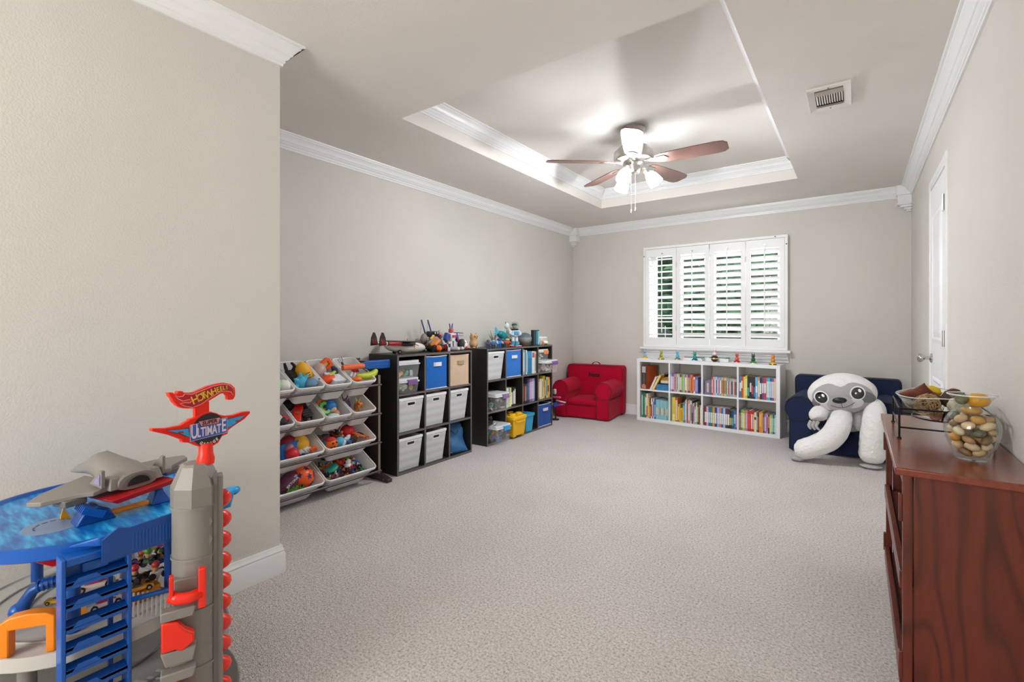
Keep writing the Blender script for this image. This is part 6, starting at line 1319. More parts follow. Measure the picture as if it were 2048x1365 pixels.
t = thing('foam_paddle', 'blue and orange foam paddle lying across the fourth top bin', 'toy paddle', inb(o, 0.0, 0.05, 0.03), rot=(0, 0, -0.12))
B().cyl((0, -0.1, 0), (0, 0.06, 0.004), 0.02, 0.02, 14).build('grip', P('ee7048', 0.6), t, smooth=0.7)
B().prism([(0.05, -0.02), (0.10, -0.032), (0.275, -0.032), (0.275, 0.032), (0.10, 0.032), (0.05, 0.022)], -0.014, 0.014, basis((0.0, 0, 0.006), (0, 1, 0), (0, 0, 1), (1, 0, 0))).build('blade', P('0f5ab0', 0.5), t, bev=0.008)
B().box(0.014, 0.017, 0.1, 0.27, 0.002, 0.008).build('blade_ridge', P('1a6cc8', 0.5), t)
one(B().tube(*limb([(0, -0.06, -0.01), (0, 0.0, -0.02), (0, 0.06, -0.018), (0, 0.095, 0.0), (0, 0.11, 0.018)], [0.012, 0.024, 0.026, 0.022, 0.012], step=4), n=10), 'toy_banana', ['bfcf2e'], 'lime yellow boomerang toy hanging over the fourth top bin', 'toy', inb(o, 0.45, 0.5, 0.01), smooth=True)
figure('red white and blue robot figure lying in the fourth top bin', inb(o, -0.45, 0.35, -0.03), 0, 0.13, 'c8203c', 'e4e2e6', '2c3a80', 'c8203c', None, rot=(-1.0, 0.3, 0.9))
one(B().tube(*limb([(0, 0, 0), (0, 0.05, -0.02), (0, 0.1, -0.05)], [0.004, 0.004, 0.004], step=3), n=6), 'toy_wand', ['3a2a26'], 'thin dark wand across the fourth top bin', 'toy', inb(o, -0.15, 0.1, 0.045))
t = thing('toy_fork', 'silver toy fork standing in the fourth top bin', 'toy', inb(o, -0.45, -0.45, -0.02), rot=(0.5, 0, 0))
B().cyl((0, 0, 0), (0, 0, 0.05), 0.008, n=8).build('handle', P('44444a', 0.4), t)
for y in (-0.012, 0, 0.012): B().cyl((0, y, 0.05), (0, y * 1.3, 0.085), 0.004, n=6).build('tine', P('b8b8bc', 0.3, 0.6), t)
ball('small orange toy at the front of the fourth top bin', inb(o, -0.45, 0.75, -0.012), 0.026, 'ee6a20', 'toy_fish', 'toy', None, (1, 1.4, .8))
# ---- second row
o = bn[(1, 0)]
for i, (s, t_, c, lb) in enumerate(((0.55, -0.2, '2a2830', 'black toy wheel in the first bin of the second row'), (0.45, 0.35, 'e4a0b8', 'pink skull toy in the first bin of the second row'), (0.78, 0.55, 'c83a44', 'red knobbly toy in the first bin of the second row'), (0.5, 0.75, '3a3438', 'dark figurine low in the first bin of the second row'), (0.25, 0.6, 'dcdad8', 'white skeleton piece in the first bin of the second row'))):
    rough_ball('toy_piece', lb, c, inb(o, s, t_, -0.035 + 0.008 * i), 0.028, 0.3, 60, 'toy')
o = bn[(1, 1)]
t = thing('toy_blaster', 'red toy blaster lying in the second bin of the second row', 'toy blaster', inb(o, -0.35, 0.25, -0.015), rot=(-0.05, 0.5, -0.5))
B().prism([(-0.12, -0.012), (-0.03, -0.025), (0.02, -0.036), (0.1, -0.02), (0.1, 0.012), (0.03, 0.018), (-0.03, 0.03), (-0.12, 0.012)], -0.02, 0.02, basis((0, 0, 0), (1, 0, 0), (0, 1, 0), (0, 0, 1))).build('blaster_body', P('d8281c', 0.35), t, bev=0.006)
B().cyl((0.03, 0, 0.02), (0.03, 0, 0.025), 0.016, n=14).build('dial', P('b04a34', 0.4), t); B().cyl((0.1, 0, 0), (0.125, 0, 0), 0.012, n=10).build('nozzle', P('caa890', 0.4), t)
t = thing('toy_blaster', 'black toy blaster beside the red one in the second row', 'toy blaster', inb(o, 0.3, 0.15, -0.02), rot=(0.1, 0.5, -0.2))
B().cb((0, 0, 0), (0.17, 0.05, 0.045)).build('blaster_body', P('1d1c1e', 0.35), t, bev=0.008); B().cb((-0.05, 0, 0.03), (0.06, 0.03, 0.03)).build('sight', P('2a292c', 0.4), t, bev=0.004)
for i in range(3): B().cyl((0.02 + i * 0.022, -0.03, 0.02), (0.02 + i * 0.022, 0.03, 0.02), 0.008, n=8).build('knob', P('38363a', 0.4), t)
B().cyl((0.085, 0, -0.005), (0.105, 0, -0.005), 0.012, n=10).build('nozzle', P('7a7472', 0.4), t)
one(B().cb((0, 0, 0), (0.07, 0.05, 0.02)), 'cardboard_piece', ['b98a5a'], 'brown cardboard piece behind the black blaster', 'cardboard', inb(o, 0.25, -0.55, -0.02), (0.3, 0.4, 0.2), None, False)
one(B().cb((0, 0, 0), (0.05, 0.04, 0.01)), 'paper_tag', ['d6e2d4'], 'pale green paper tag at the back of the black blaster', 'paper', inb(o, 0.62, -0.25, 0.0), (0.3, 0.6, 0.2), None, False)
rough_ball('toy_piece', 'dark toy lump at the back left of the second bin', '2a2628', inb(o, -0.55, -0.5, -0.03), 0.035, 0.5, 60, 'toy')
o = bn[(1, 2)]
one(B().lathe([(0.022, -0.014), (0.042, -0.014), (0.042, 0.014), (0.022, 0.014), (0.022, -0.014)], n=24, M=Matrix.Rotation(1.1, 4, 'Y')), 'ring_toy', ['59b832'], 'bright green ring in the third bin of the second row', 'ring', inb(o, -0.5, 0.2, -0.02))
one(B().lathe([(0.024, -0.006), (0.044, -0.006), (0.044, 0.006), (0.024, 0.006), (0.024, -0.006)], n=24, M=Matrix.Rotation(1.1, 4, 'Y')), 'ring_toy', ['e07a3a'], 'orange ring behind the green one in the second row', 'ring', inb(o, -0.55, 0.0, -0.012))
t = thing('face_ball', 'blue ball toy with a peach face in the third bin', 'ball', inb(o, 0.1, 0.12, -0.018))
B().sph((0, 0, 0), 0.042, 18, 12).build('ball_body', P('2478c4', 0.4), t, smooth=True); B().sph((0.022, 0.006, -0.022), (0.03, 0.024, 0.024), 14, 10).build('face', P('e0b690', 0.5), t, smooth=True)
figure('small blue and white toy figure in the third bin of the second row', inb(o, -0.15, 0.45, -0.06), 0.4, 0.075, '3a6ab0', 'dfe6ec', '3a6ab0', 'e8ecf0', rot=(-0.5, 0.3, 0.4))
ball('peach faced little doll head in the third bin', inb(o, 0.3, 0.6, -0.035), 0.024, 'c98a62', 'doll_head', 'toy')
one(B().sph((0, 0, 0), (0.03, 0.04, 0.016), 12, 8), 'toy_dish', ['cfe4ea'], 'pale blue toy dish at the front of the third bin', 'toy', inb(o, -0.15, 0.78, -0.03), smooth=True)
o = bn[(1, 3)]
beast('purple horned dinosaur at the back of the fourth bin', inb(o, -0.45, 0.05, -0.085), -0.9, 0.125, '6a5068', '8a6a88', '2a2428', 'toys of the fourth second row bin', spikes=3)
beast('orange toy dragon in the fourth bin of the second row', inb(o, 0.12, 0.4, -0.06), -0.4, 0.1, 'c8581c', 'e8b83a', 'e8c24a', 'toys of the fourth second row bin', spikes=4)
beast('small amber toy lion behind the orange dragon', inb(o, 0.5, 0.35, -0.055), -1.2, 0.08, 'd8962e', '8a4a1e', None, 'toys of the fourth second row bin')
beast('little tan dragon at the front of the fourth bin', inb(o, -0.25, 0.72, -0.035), -0.5, 0.065, 'b87a3a', 'e0c080', None, 'toys of the fourth second row bin')
# ---- third row
o = bn[(2, 0)]
ball('crimson plush ball at the back of the left third row bin', inb(o, 0.2, -0.05, -0.02), 0.05, 'b0203a', 'plush_ball', 'plush toy')
t = thing('toy_tent', 'blue pointed cloth toy in the left third row bin', 'toy', inb(o, 0.22, 0.35, -0.075), rot=(0.1, 0.3, 0))
B().add([(-0.06, -0.07, 0), (0.06, -0.075, 0), (0.06, 0.08, -0.01), (-0.06, 0.07, 0), (0.0, -0.075, 0.1), (0.01, 0.045, 0.11)], [(3, 2, 1, 0), (0, 1, 4), (2, 3, 5), (1, 2, 5, 4), (3, 0, 4, 5)]).build('cloth_shell', P('1d6fc0', 0.7, var=0.2), t, bev=0.012, seg=3)
B().cb((0.05, 0.075, 0.04), (0.02, 0.03, 0.03), (0.3, 0.2, 0)).build('white_tag', P('e6e6e4', 0.5), t)
t = thing('duck_plush', 'yellow round duck plush with orange bill in the third row', 'plush toy', inb(o, 0.58, 0.15, -0.025))
B().sph((0, 0, 0), (0.06, 0.06, 0.066), 18, 12).build('body', P('dca42e', 0.85, var=0.08, bump=0.2), t, smooth=True); B().sph((0.035, 0.045, -0.03), (0.022, 0.026, 0.016), 12, 8, (0.5, 0, 0.8)).build('bill', P('ee6a1c', 0.6), t, smooth=True)
ball('shiny red ball at the left front of the third row bin', inb(o, 0.05, 0.72, -0.02), 0.04, 'd0202e', 'ball', 'ball')
ball('mauve rubber ball near the wall corner in the third row', inb(o, 0.02, 0.4, -0.005), 0.028, 'a8606a', 'ball', 'ball')
for i in range(6):
    one(B().cb((0, 0, 0), (0.03, 0.045, 0.012)), 'plastic_track', [P(('d4d6d6', 'c9c4c0', 'e0e0e0')[i % 3], 0.25, alpha=0.75)], 'clear plastic track piece, %s along the front of the third row bin' % ORD[i], 'toy track', inb(o, 0.3 + i * 0.1, 0.62 + 0.05 * (i % 2), -0.022), (0.2 * i, 0.4, i * 0.7), 'clear track pieces', False, bev=0.003)
one(B().cb((0, 0, 0), (0.02, 0.05, 0.025)), 'toy_brick', ['e4602c'], 'orange and white brick at the right front of the third row bin', 'toy brick', inb(o, 0.9, 0.72, -0.015), (0.2, 0.4, 0.2), None, False, bev=0.003)
o = bn[(2, 1)]
t = car('toy_truck', 'dark red monster truck at the back left of the right third row bin', inb(o, -0.62, 0.0, -0.06), 1.5, 0.15, '7a1e2a', '3a1a22', rot=(0.15, 0.1, 1.4), wheel='4a4a50', hub='888888')
ball('big red balloon ball in the right third row bin', inb(o, 0.33, 0.0, -0.02), 0.05, 'd81f28', 'ball', 'ball')
one(B().cyl((0, 0, 0.0), (0, 0, 0.07), 0.005, n=6), 'toy_stick', ['e05a48'], 'thin red stick in front of the red balloon ball', 'toy', inb(o, 0.3, 0.35, -0.06), (-0.1, 0.1, 0))
beast('black antlered toy beast before the red balloon ball', inb(o, -0.08, 0.05, -0.085), -0.6, 0.13, '241e20', '5a2a22', '1c181a', 'toys of the right third row bin')
car('toy_car', 'orange tiger striped toy car on the lip of the third row bin', inb(o, 0.66, 0.62, -0.02), 1.5, 0.12, 'ee6e14', '2a1a14', rot=(0.1, 0.35, 1.5), stripe='2a1a14', wheel='c84a10')
t = thing('dome_toy', 'light blue dome headed toy at the front of the third row bin', 'toy', inb(o, -0.32, 0.55, -0.03))
B().sph((0, 0, 0), 0.036, 16, 10).build('dome', P('52b8de', 0.35), t, smooth=True); B().lathe([(0.03, -0.03), (0.036, -0.025), (0.034, 0.0)], n=16, M=Matrix.Rotation(1.0, 4, 'X')).build('collar', P('e4e4e6', 0.4), t, smooth=True)
t = thing('tiger_plush', 'orange and black tiger faced toy at the front left of the third row bin', 'toy', inb(o, -0.68, 0.55, -0.03))
B().sph((0, 0, 0), (0.036, 0.04, 0.036), 16, 10).build('body', P('e8641c', 0.6, var=0.2), t, smooth=True)
for i, (y, z) in enumerate(((-0.012, 0.01), (0.014, 0.012), (0.0, -0.012), (-0.02, -0.02))): B().sph((0.033 - 0.002 * i, y, z), (0.006, 0.008, 0.006), 8, 6).build('spot', P('1c1412', 0.6), t)
B().sph((-0.005, -0.005, 0.03), (0.03, 0.034, 0.016), 12, 8).build('cap', P('d82a1c', 0.6), t, smooth=True)
PIL = [('8a3a2a', 'brick red'), ('b8543a', 'rust'), ('5a2a26', 'maroon'), ('3a3a40', 'charcoal'), ('d8dade', 'white'), ('7a5a3a', 'brown'), ('3a6a9a', 'steel blue')]
for i, (s, t_) in enumerate(((-0.4, 0.0), (-0.2, 0.35), (0.0, 0.3), (0.08, 0.6), (0.2, 0.42), (0.35, 0.7), (-0.05, 0.75))):
    c, n_ = PIL[i]; (figure if i % 2 else beast)('%s little toy creature in the right third row bin' % n_, inb(o, s, t_, -0.06), i * 1.3, 0.085 if i % 2 else 0.1, c, PIL[(i + 2) % 7][0], *(['c89a70'] if i % 2 else []), rot=(-0.3, 0.4, i * 1.3), group='toys of the right third row bin')
# ---- bottom row
o = bn[(3, 0)]
t = thing('football', 'purple lettered football in the left bottom bin', 'football', inb(o, 0.02, 0.4, -0.015), rot=(0.6, 0, 0))
B().sph((0, 0, 0), (0.055, 0.082, 0.055), 22, 14).build('ball_body', P('5c2340', 0.35, var=0.08), t, smooth=True)
text('lettering', 'VIKTORIA', 0.02, P('e8dfe4', 0.5), t, basis((0.0535, 0.0, 0.012), (0, 1, 0), (-0.22, 0, 0.97), (0.97, 0, 0.22)), 0.003)
t = thing('star_ball', 'orange ball with navy stars in the left bottom bin', 'ball', inb(o, 0.58, 0.36, -0.01))
B().sph((0, 0, 0), 0.072, 26, 18).build('ball_body', P('ee5a1e', 0.4, var=0.1), t, smooth=True)
for (ay, az) in ((0.15, 0.25), (-0.75, 0.45), (0.95, 0.2), (-0.55, -0.5), (0.55, -0.55), (0.2, 1.05), (1.5, -0.3), (-1.2, -0.1)):
    w = Vector((math.cos(ay) * math.cos(az), math.sin(ay) * math.cos(az), math.sin(az))); u = Vector((-math.sin(ay), math.cos(ay), 0)); v = w.cross(u)
    B().prism([((0.02 if i % 2 == 0 else 0.009) * math.sin(2 * PI * i / 10), (0.02 if i % 2 == 0 else 0.009) * math.cos(2 * PI * i / 10)) for i in range(10)], -0.004, 0.001, basis(w * 0.0715, u, v, w)).build('star', P('1c2450', 0.4), t)
b = B(); g = random.Random(9)
for i in range(60):
    x, y = g.uniform(-.02, .02), g.uniform(-.06, .06); b.cyl((x, y, 0), (x + g.uniform(-.01, .01), y + g.uniform(-.01, .01), g.uniform(.02, .035)), 0.004, 0.001, 4)
q = one(b, 'grass_mat', ['74c83a'], 'bright green artificial grass tuft at the front of the bottom bin', 'toy grass', inb(o, 0.15, 0.75, -0.03), (0, 0.4, 0)); q['kind'] = 'stuff'
o = bn[(3, 1)]
g = random.Random(31)
PAL = [('2a3a6a', 'navy'), ('c83028', 'red'), ('e0b428', 'yellow'), ('e6e4e0', 'white'), ('2e2a2c', 'black'), ('4a8a3a', 'green'), ('8a5a34', 'brown'), ('3a7ac0', 'blue'), ('9a9a9e', 'grey'), ('e07a2c', 'orange'), ('6a3a7a', 'purple'), ('a8c84a', 'lime')]
k = 0
for iy, yn in ((-0.75, 'back'), (-0.35, 'mid back'), (0.0, 'middle'), (0.38, 'mid front'), (0.74, 'front')):
    for ix, xn in ((-0.86, 'far left'), (-0.57, 'left'), (-0.28, 'centre left'), (0.02, 'centre'), (0.32, 'centre right'), (0.6, 'right'), (0.86, 'far right')):
        c, cn_ = PAL[(k * 7 + int(iy * 4)) % 12]; c2 = PAL[(k * 5 + 3) % 12][0]; k += 1
        kd = k % 3; loc = inb(o, ix + g.uniform(-.05, .05), iy + g.uniform(-.05, .05), -0.055 + g.uniform(-.008, .012)); rt = (g.uniform(-1, 1), g.uniform(-.6, 1), g.uniform(0, 6)); gp = 'little toys heaped in the right bottom bin'
        if kd == 0: figure('%s little figure, %s of the %s line in the bottom toy heap' % (cn_, xn, yn), loc, 0, g.uniform(.05, .07), c, c2, PAL[(k + 4) % 12][0], group=gp, rot=rt, wide=1.3)
        elif kd == 1: beast('%s little creature, %s of the %s line in the bottom toy heap' % (cn_, xn, yn), loc, 0, g.uniform(.05, .065), c, c2, group=gp, rot=rt, spikes=2)
        else: car('toy_car', '%s little car, %s of the %s line in the bottom toy heap' % (cn_, xn, yn), loc, 0, g.uniform(.05, .065), c, c2, gp, rt)
heap('small mixed toys filling the bottom of the right bottom bin', -2.96, -2.80, 1.86, 2.13, 0.075, 0.16, ['2a2c3a', '6a3a2c', 'c8c4c0', '3a5a8a', 'a8442c', '2c2a2a'], 110, 17, 0.022)
one(B().sph((0, 0, 0), (0.03, 0.042, 0.014), 16, 10), 'toy_boat', ['1fa08e'], 'teal oval toy boat at the front left of the bottom heap', 'toy boat', inb(o, -0.58, 0.32, -0.008), (0.5, 0.4, 0.3), None, True)
one(B().lathe([(0.014, -0.007), (0.03, -0.007), (0.03, 0.007), (0.014, 0.007), (0.014, -0.007)], n=18, M=Matrix.Rotation(0.8, 4, 'Y')), 'ring_toy', ['d83020'], 'red ring on top of the bottom toy heap', 'ring', inb(o, -0.1, 0.05, 0.0))
t = thing('panda_toy', 'black and white panda toy at the front of the bottom heap', 'toy animal', inb(o, 0.12, 0.5, -0.03))
B().sph((0, 0, 0.02), (0.022, 0.024, 0.026), 12, 8).build('body', P('ecebe8', 0.5), t, smooth=True); hd = B().sph((0.004, 0, 0.052), 0.019, 12, 8).build('head', P('ecebe8', 0.5), t, smooth=True)
for s in (-1, 1): B().sph((0, s * 0.015, 0.068), 0.007, 8, 6).build('ear', P('161616', 0.5), hd, smooth=True); B().sph((0.012, s * 0.018, 0.008), (0.012, 0.009, 0.009), 8, 6).build('paw', P('161616', 0.5), t, smooth=True)

# ---- on top of the three by three organiser
ZS = 0.9055
t = thing('toy_airplane', 'white and red toy airplane with twin black tail fins', 'toy plane', (-2.90, 2.53, ZS))
b = B(); b.tube(*limb([(0, -0.16, 0.075), (0, -0.1, 0.055), (0, 0.02, 0.045), (0, 0.15, 0.043), (0, 0.225, 0.038), (0, 0.255, 0.032)], [0.012, 0.03, 0.042, 0.042, 0.028, 0.006], step=4), n=16); b.build('fuselage', P('d8d2c6', 0.35, var=0.03), t, smooth=True)
for s in (-1, 1):
    bm_ = B().tube([(s * 0.05, -0.03, 0.08), (s * 0.05, -0.12, 0.083), (s * 0.05, -0.235, 0.088)], [0.015, 0.015, 0.012], 10).build('tail_boom', P('a81c26', 0.35), t, smooth=True)
    for i in range(3): B().cyl((s * 0.05, -0.165 - i * 0.018, 0.0855 + i * 0.001), (s * 0.05, -0.173 - i * 0.018, 0.086 + i * 0.001), 0.0158 - 0.0006 * i, n=12).build('stripe', P('1e1c1c' if i != 1 else 'ece9e2', 0.4), bm_, smooth=0.7)
    fn = B().prism([(-0.25, 0.07), (-0.185, 0.075), (-0.195, 0.13), (-0.212, 0.168), (-0.226, 0.17), (-0.244, 0.13)], -0.005, 0.005, basis((s * 0.05, 0, 0), (0, 1, 0), (0, 0, 1), (1, 0, 0))).build('tail_fin', P('27211f', 0.4), t, bev=0.002)
    text('lettering', '51', 0.04, P('b8263a', 0.4), fn, basis((s * 0.05 + 0.0055, -0.22, 0.105), (0, 1, 0), (0, 0, 1), (1, 0, 0)), 0.0004, 0, 0.001)
    lg = B().cyl((s * 0.03, -0.04, 0.016), (s * 0.03, -0.04, 0.05), 0.003, n=6).build('landing_leg', P('333333', 0.4, 0.5), t)
    B().cyl((s * 0.03 - 0.006, -0.04, 0.0165), (s * 0.03 + 0.006, -0.04, 0.0165), 0.016, n=16).build('wheel', P('1a1818', 0.6), lg, smooth=0.7); B().cyl((s * 0.03 - 0.007, -0.04, 0.0165), (s * 0.03 + 0.007, -0.04, 0.0165), 0.007, n=10).build('hub', P('d0cfca', 0.4), lg)
    B().tube([(s * 0.05, -0.05, 0.081), (s * 0.05, 0.0, 0.078), (s * 0.05, 0.07, 0.076), (s * 0.05, 0.1, 0.075)], [0.015, 0.019, 0.019, 0.008], 12).build('engine', P('2c2624', 0.4), t, smooth=0.7)
    for a in (0.3, 1.87): B().cb((s * 0.05, 0.102, 0.073), (0.004, 0.003, 0.085), (0, a, 0)).build('propeller_blade', P('b8343a', 0.4), t)
B().cb((0, -0.228, 0.085), (0.1, 0.035, 0.006)).build('tailplane', P('1f1c1b', 0.4), t, bev=0.002)
B().prism([(-0.19, -0.03), (-0.18, 0.02), (0, 0.06), (0.18, 0.02), (0.2, -0.03), (0, -0.05)], 0, 0.008, Matrix.Translation((0, 0.01, 0.092))).build('wing', P('3a3330', 0.4, var=0.2), t, bev=0.003)
B().sph((0, 0.2, 0.058), (0.018, 0.03, 0.014), 12, 8).build('cockpit', P('3a4450', 0.15), t, smooth=True)
B().cyl((0, 0.13, 0.043), (0, 0.14, 0.043), 0.0372, n=20).build('nose_band', P('a8202c', 0.4), t)
B().cyl((0, 0.2, 0), (0, 0.2, 0.02), 0.006, n=8).build('nose_wheel', P('1a1818', 0.6), t)

t = thing('toy_buggy', 'grey and orange plated toy buggy behind the airplane nose', 'toy vehicle', (-2.93, 2.90, ZS), 0.3)
B().cb((0, 0, 0.04), (0.12, 0.16, 0.035)).build('chassis', P('25221f', 0.4), t, bev=0.006)
for sx in (-1, 1):
    for y in (-0.055, 0.06): B().cyl((sx * 0.05, y, 0.026), (sx * 0.075, y, 0.026), 0.026, n=14).build('wheel', P('2c2a2a', 0.6), t, smooth=0.7)
B().sph((0, 0.03, 0.075), (0.055, 0.06, 0.045), 16, 10).build('shell', P('8a867e', 0.4), t, smooth=True)
B().cb((0.03, -0.03, 0.09), (0.05, 0.12, 0.008), (0.5, 0.5, 0.2)).build('hood_plate', P('8f8a80', 0.4), t, bev=0.003)
for p, r_ in (((0.06, -0.085, 0.085), (0.9, 0.4, 0)), ((0.055, -0.01, 0.075), (0.55, 0.5, 0.2)), ((0.0, 0.0, 0.118), (0.4, 0.3, 0.3))): B().cb(p, (0.02, 0.085, 0.016), r_).build('orange_plate', P('f0821c' if r_[0] > .5 else 'e8b050', 0.4), t, bev=0.004)
for y in (-0.02, 0.05): B().sph((0.07, y, 0.03), (0.016, 0.018, 0.016), 10, 7).build('bumper', P('5a5654', 0.3, 0.4), t, smooth=True)
t = thing('goggle_robot', 'black goggle eyed toy with two tall blue antennas', 'toy robot', (-3.02, 2.97, ZS))
B().cyl((0, 0, 0), (0, 0, 0.12), 0.022, 0.018, 10).build('stand', P('8e8a80', 0.5), t, smooth=0.7)
hb_ = B().cb((0.0, 0.01, 0.145), (0.05, 0.1, 0.05)).build('head', P('20262c', 0.35), t, bev=0.012)
for y in (0.025, 0.055):
    B().cyl((0.024, y, 0.15), (0.034, y, 0.15), 0.017, n=14).build('lens', P('18222c', 0.3), hb_, smooth=0.7); B().sph((0.034, y - .002, 0.155), (0.003, 0.008, 0.01), 8, 6).build('lens_glint', P('dfe8ee', 0.2), hb_)
for y, dy in ((-0.065, -0.045), (0.01, -0.045)):
    at_ = B().tube([(0, y, 0.15), (0, y + dy * .4, 0.2), (0, y + dy, 0.268)], 0.006, 8).build('antenna', P('2c4f86', 0.45), t, smooth=True); B().tube([(0, y + dy, 0.268), (0, y + dy - 0.012, 0.15)], 0.0012, 5).build('string', P('8a8680', 0.7), at_)
B().sph((-0.005, -0.075, 0.1), (0.03, 0.035, 0.05), 12, 9).build('side_pod', P('8e897e', 0.5), t, smooth=True)
one(B().sph((0, 0, 0), (0.03, 0.034, 0.028), 8, 5), 'toy_gem', ['ff6a12'], 'bright orange faceted gem toy on the shelf edge', 'toy', (-2.84, 2.885, ZS + 0.0285), (0, 0, 0.4), None, False)
one(B().lathe([(0.0, 0), (0.026, 0.002), (0.036, 0.03), (0.03, 0.06), (0.018, 0.085), (0.0, 0.09)], n=16), 'pear_toy', ['b3aea2'], 'pale grey pear shaped toy behind the orange gem', 'toy', (-2.93, 3.005, ZS), (0.15, 0, 0), None, True)
t = thing('toy_robot', 'red white and blue toy robot on grey capsule feet', 'toy robot', (-2.90, 3.10, ZS), 0.25)
for s, x in ((-1, 0.05), (1, 0.05)):
    y = s * 0.038
    f_ = B().tube([(0.0, y - 0.03, 0.016), (0.02, y - 0.02, 0.016), (0.075, y + 0.02, 0.016)], 0.016, 10).build('foot', P('8f8c8c', 0.35), t, smooth=True); B().sph((0.078, y + 0.022, 0.016), 0.0165, 10, 8).build('toe', P('e8e6e4', 0.35), f_, smooth=True)
    B().cb((0.01, y * .8, 0.055), (0.03, 0.03, 0.055)).build('leg', P('d8d8de', 0.35), t, bev=0.005)
    B().cb((0.0, s * 0.085, 0.12), (0.036, 0.04, 0.07), (s * 0.5, 0, 0)).build('arm', P('1f3f9a', 0.35), t, bev=0.006); B().cb((0.015, s * 0.1, 0.085), (0.03, 0.03, 0.03)).build('fist', P('c8303a' if s > 0 else '27468f', 0.35), t, bev=0.006)
    B().tube([(0, s * 0.015, 0.185), (0, s * 0.02, 0.215), (0, s * 0.028, 0.235)], 0.005, 6).build('horn', P('2a3f78', 0.4), t, smooth=True)
B().taper((0, 0, 0.08), (0.05, 0.06), (0.06, 0.1), 0.07).build('torso', P('d8dade', 0.35), t, bev=0.006); B().cb((0.032, 0, 0.125), (0.012, 0.06, 0.022)).build('chest_plate', P('c82f3e', 0.35), t, bev=0.003)
B().cb((0.0, 0, 0.172), (0.036, 0.04, 0.036)).build('head', P('d4605a', 0.35), t, bev=0.008)
B().cyl((0.01, 0.1, 0.155), (0.01, 0.21, 0.148), 0.004, n=6).build('blaster_rod', P('4a3a44', 0.4), t); B().cyl((0.02, 0.1, 0.128), (0.02, 0.19, 0.125), 0.003, n=6).build('blaster_rod', P('6a6a74', 0.4), t)
figure('small navy toy sailor at the feet of the robot', (-2.83, 3.0, ZS), 1.5, 0.085, '1f2f6a', 'dfe2e6', 'e6e2da', 'e6e6e6', 'caa860')
t = thing('toy_bird', 'white toy bird with red beak behind the robot', 'toy animal', (-3.03, 3.10, ZS))
B().cyl((0, 0, 0), (0, 0, 0.1), 0.026, 0.02, 12).build('body', P('b9b2a8', 0.5), t, smooth=0.7); B().sph((0, 0, 0.14), (0.03, 0.034, 0.04), 14, 10).build('head', P('c9beb6', 0.5), t, smooth=True); B().sph((0.01, -0.03, 0.13), (0.02, 0.03, 0.013), 12, 8).build('beak', P('c8262c', 0.4), t, smooth=True)
one(B().sph((0, 0, 0), (0.022, 0.024, 0.03), 10, 7), 'toy_strawberry', ['b8222e'], 'dark red toy strawberry beside the grey pear toy', 'toy', (-2.87, 3.0, ZS + 0.03), (0, 0, 0), None, True)
# spanning the gap towards the second organiser: on the second organiser's near corner
t = thing('penguin_toy', 'black and white egg shaped penguin toy', 'toy animal', (-2.87, 3.21, ZS))
B().sph((0, 0, 0.05), (0.04, 0.044, 0.05), 18, 12).build('body', P('26282c', 0.45), t, smooth=True); B().sph((0.014, 0.012, 0.047), (0.03, 0.036, 0.045), 16, 10).build('belly', P('ece8e4', 0.45), t, smooth=True); B().sph((0.04, 0.016, 0.02), (0.012, 0.015, 0.014), 10, 8).build('red_patch', P('c83a30', 0.5), t, smooth=True)
for y in (0.0, 0.026): B().sph((0.04, y, 0.066), 0.004, 6, 5).build('eye', P('151515', 0.3), t)
one(B().lathe([(0, 0), (0.03, 0), (0.034, 0.01), (0.034, 0.125), (0.03, 0.135), (0, 0.135)], n=18), 'toy_canister', ['3a52a8'], 'blue violet canister behind the penguin and owl', 'canister', (-2.99, 3.40 - 0.21, ZS), (0, 0, 0), None, 0.6)
OW = (-2.985, 3.505, ZS)
t = thing('owl_figurine', 'tan wooden owl figurine with pointed ear tufts', 'figurine', OW)
WD = P('d0a678', 0.5, var=0.08)
B().lathe([(0, 0.006), (0.03, 0.008), (0.042, 0.035), (0.04, 0.06), (0.032, 0.075), (0.036, 0.09), (0.038, 0.11), (0.03, 0.13), (0.0, 0.135)], n=18).build('body', WD, t, smooth=True)
for s in (-1, 1):
    B().cyl((0, s * 0.022, 0.12), (0, s * 0.042, 0.15), 0.014, 0.002, 8).build('ear_tuft', P('b98a5a', 0.5), t, smooth=0.9); B().sph((0.03, s * 0.014, 0.112), (0.01, 0.012, 0.012), 10, 7).build('eye_disc', P('a86a44', 0.5), t, smooth=True); B().sph((0.02, s * 0.018, 0.006), (0.018, 0.014, 0.006), 10, 6).build('foot', P('dcb488', 0.5), t, smooth=True)
B().cyl((0.036, 0, 0.1), (0.046, 0, 0.09), 0.006, 0.001, 6).build('beak', P('8a5a34', 0.5), t)

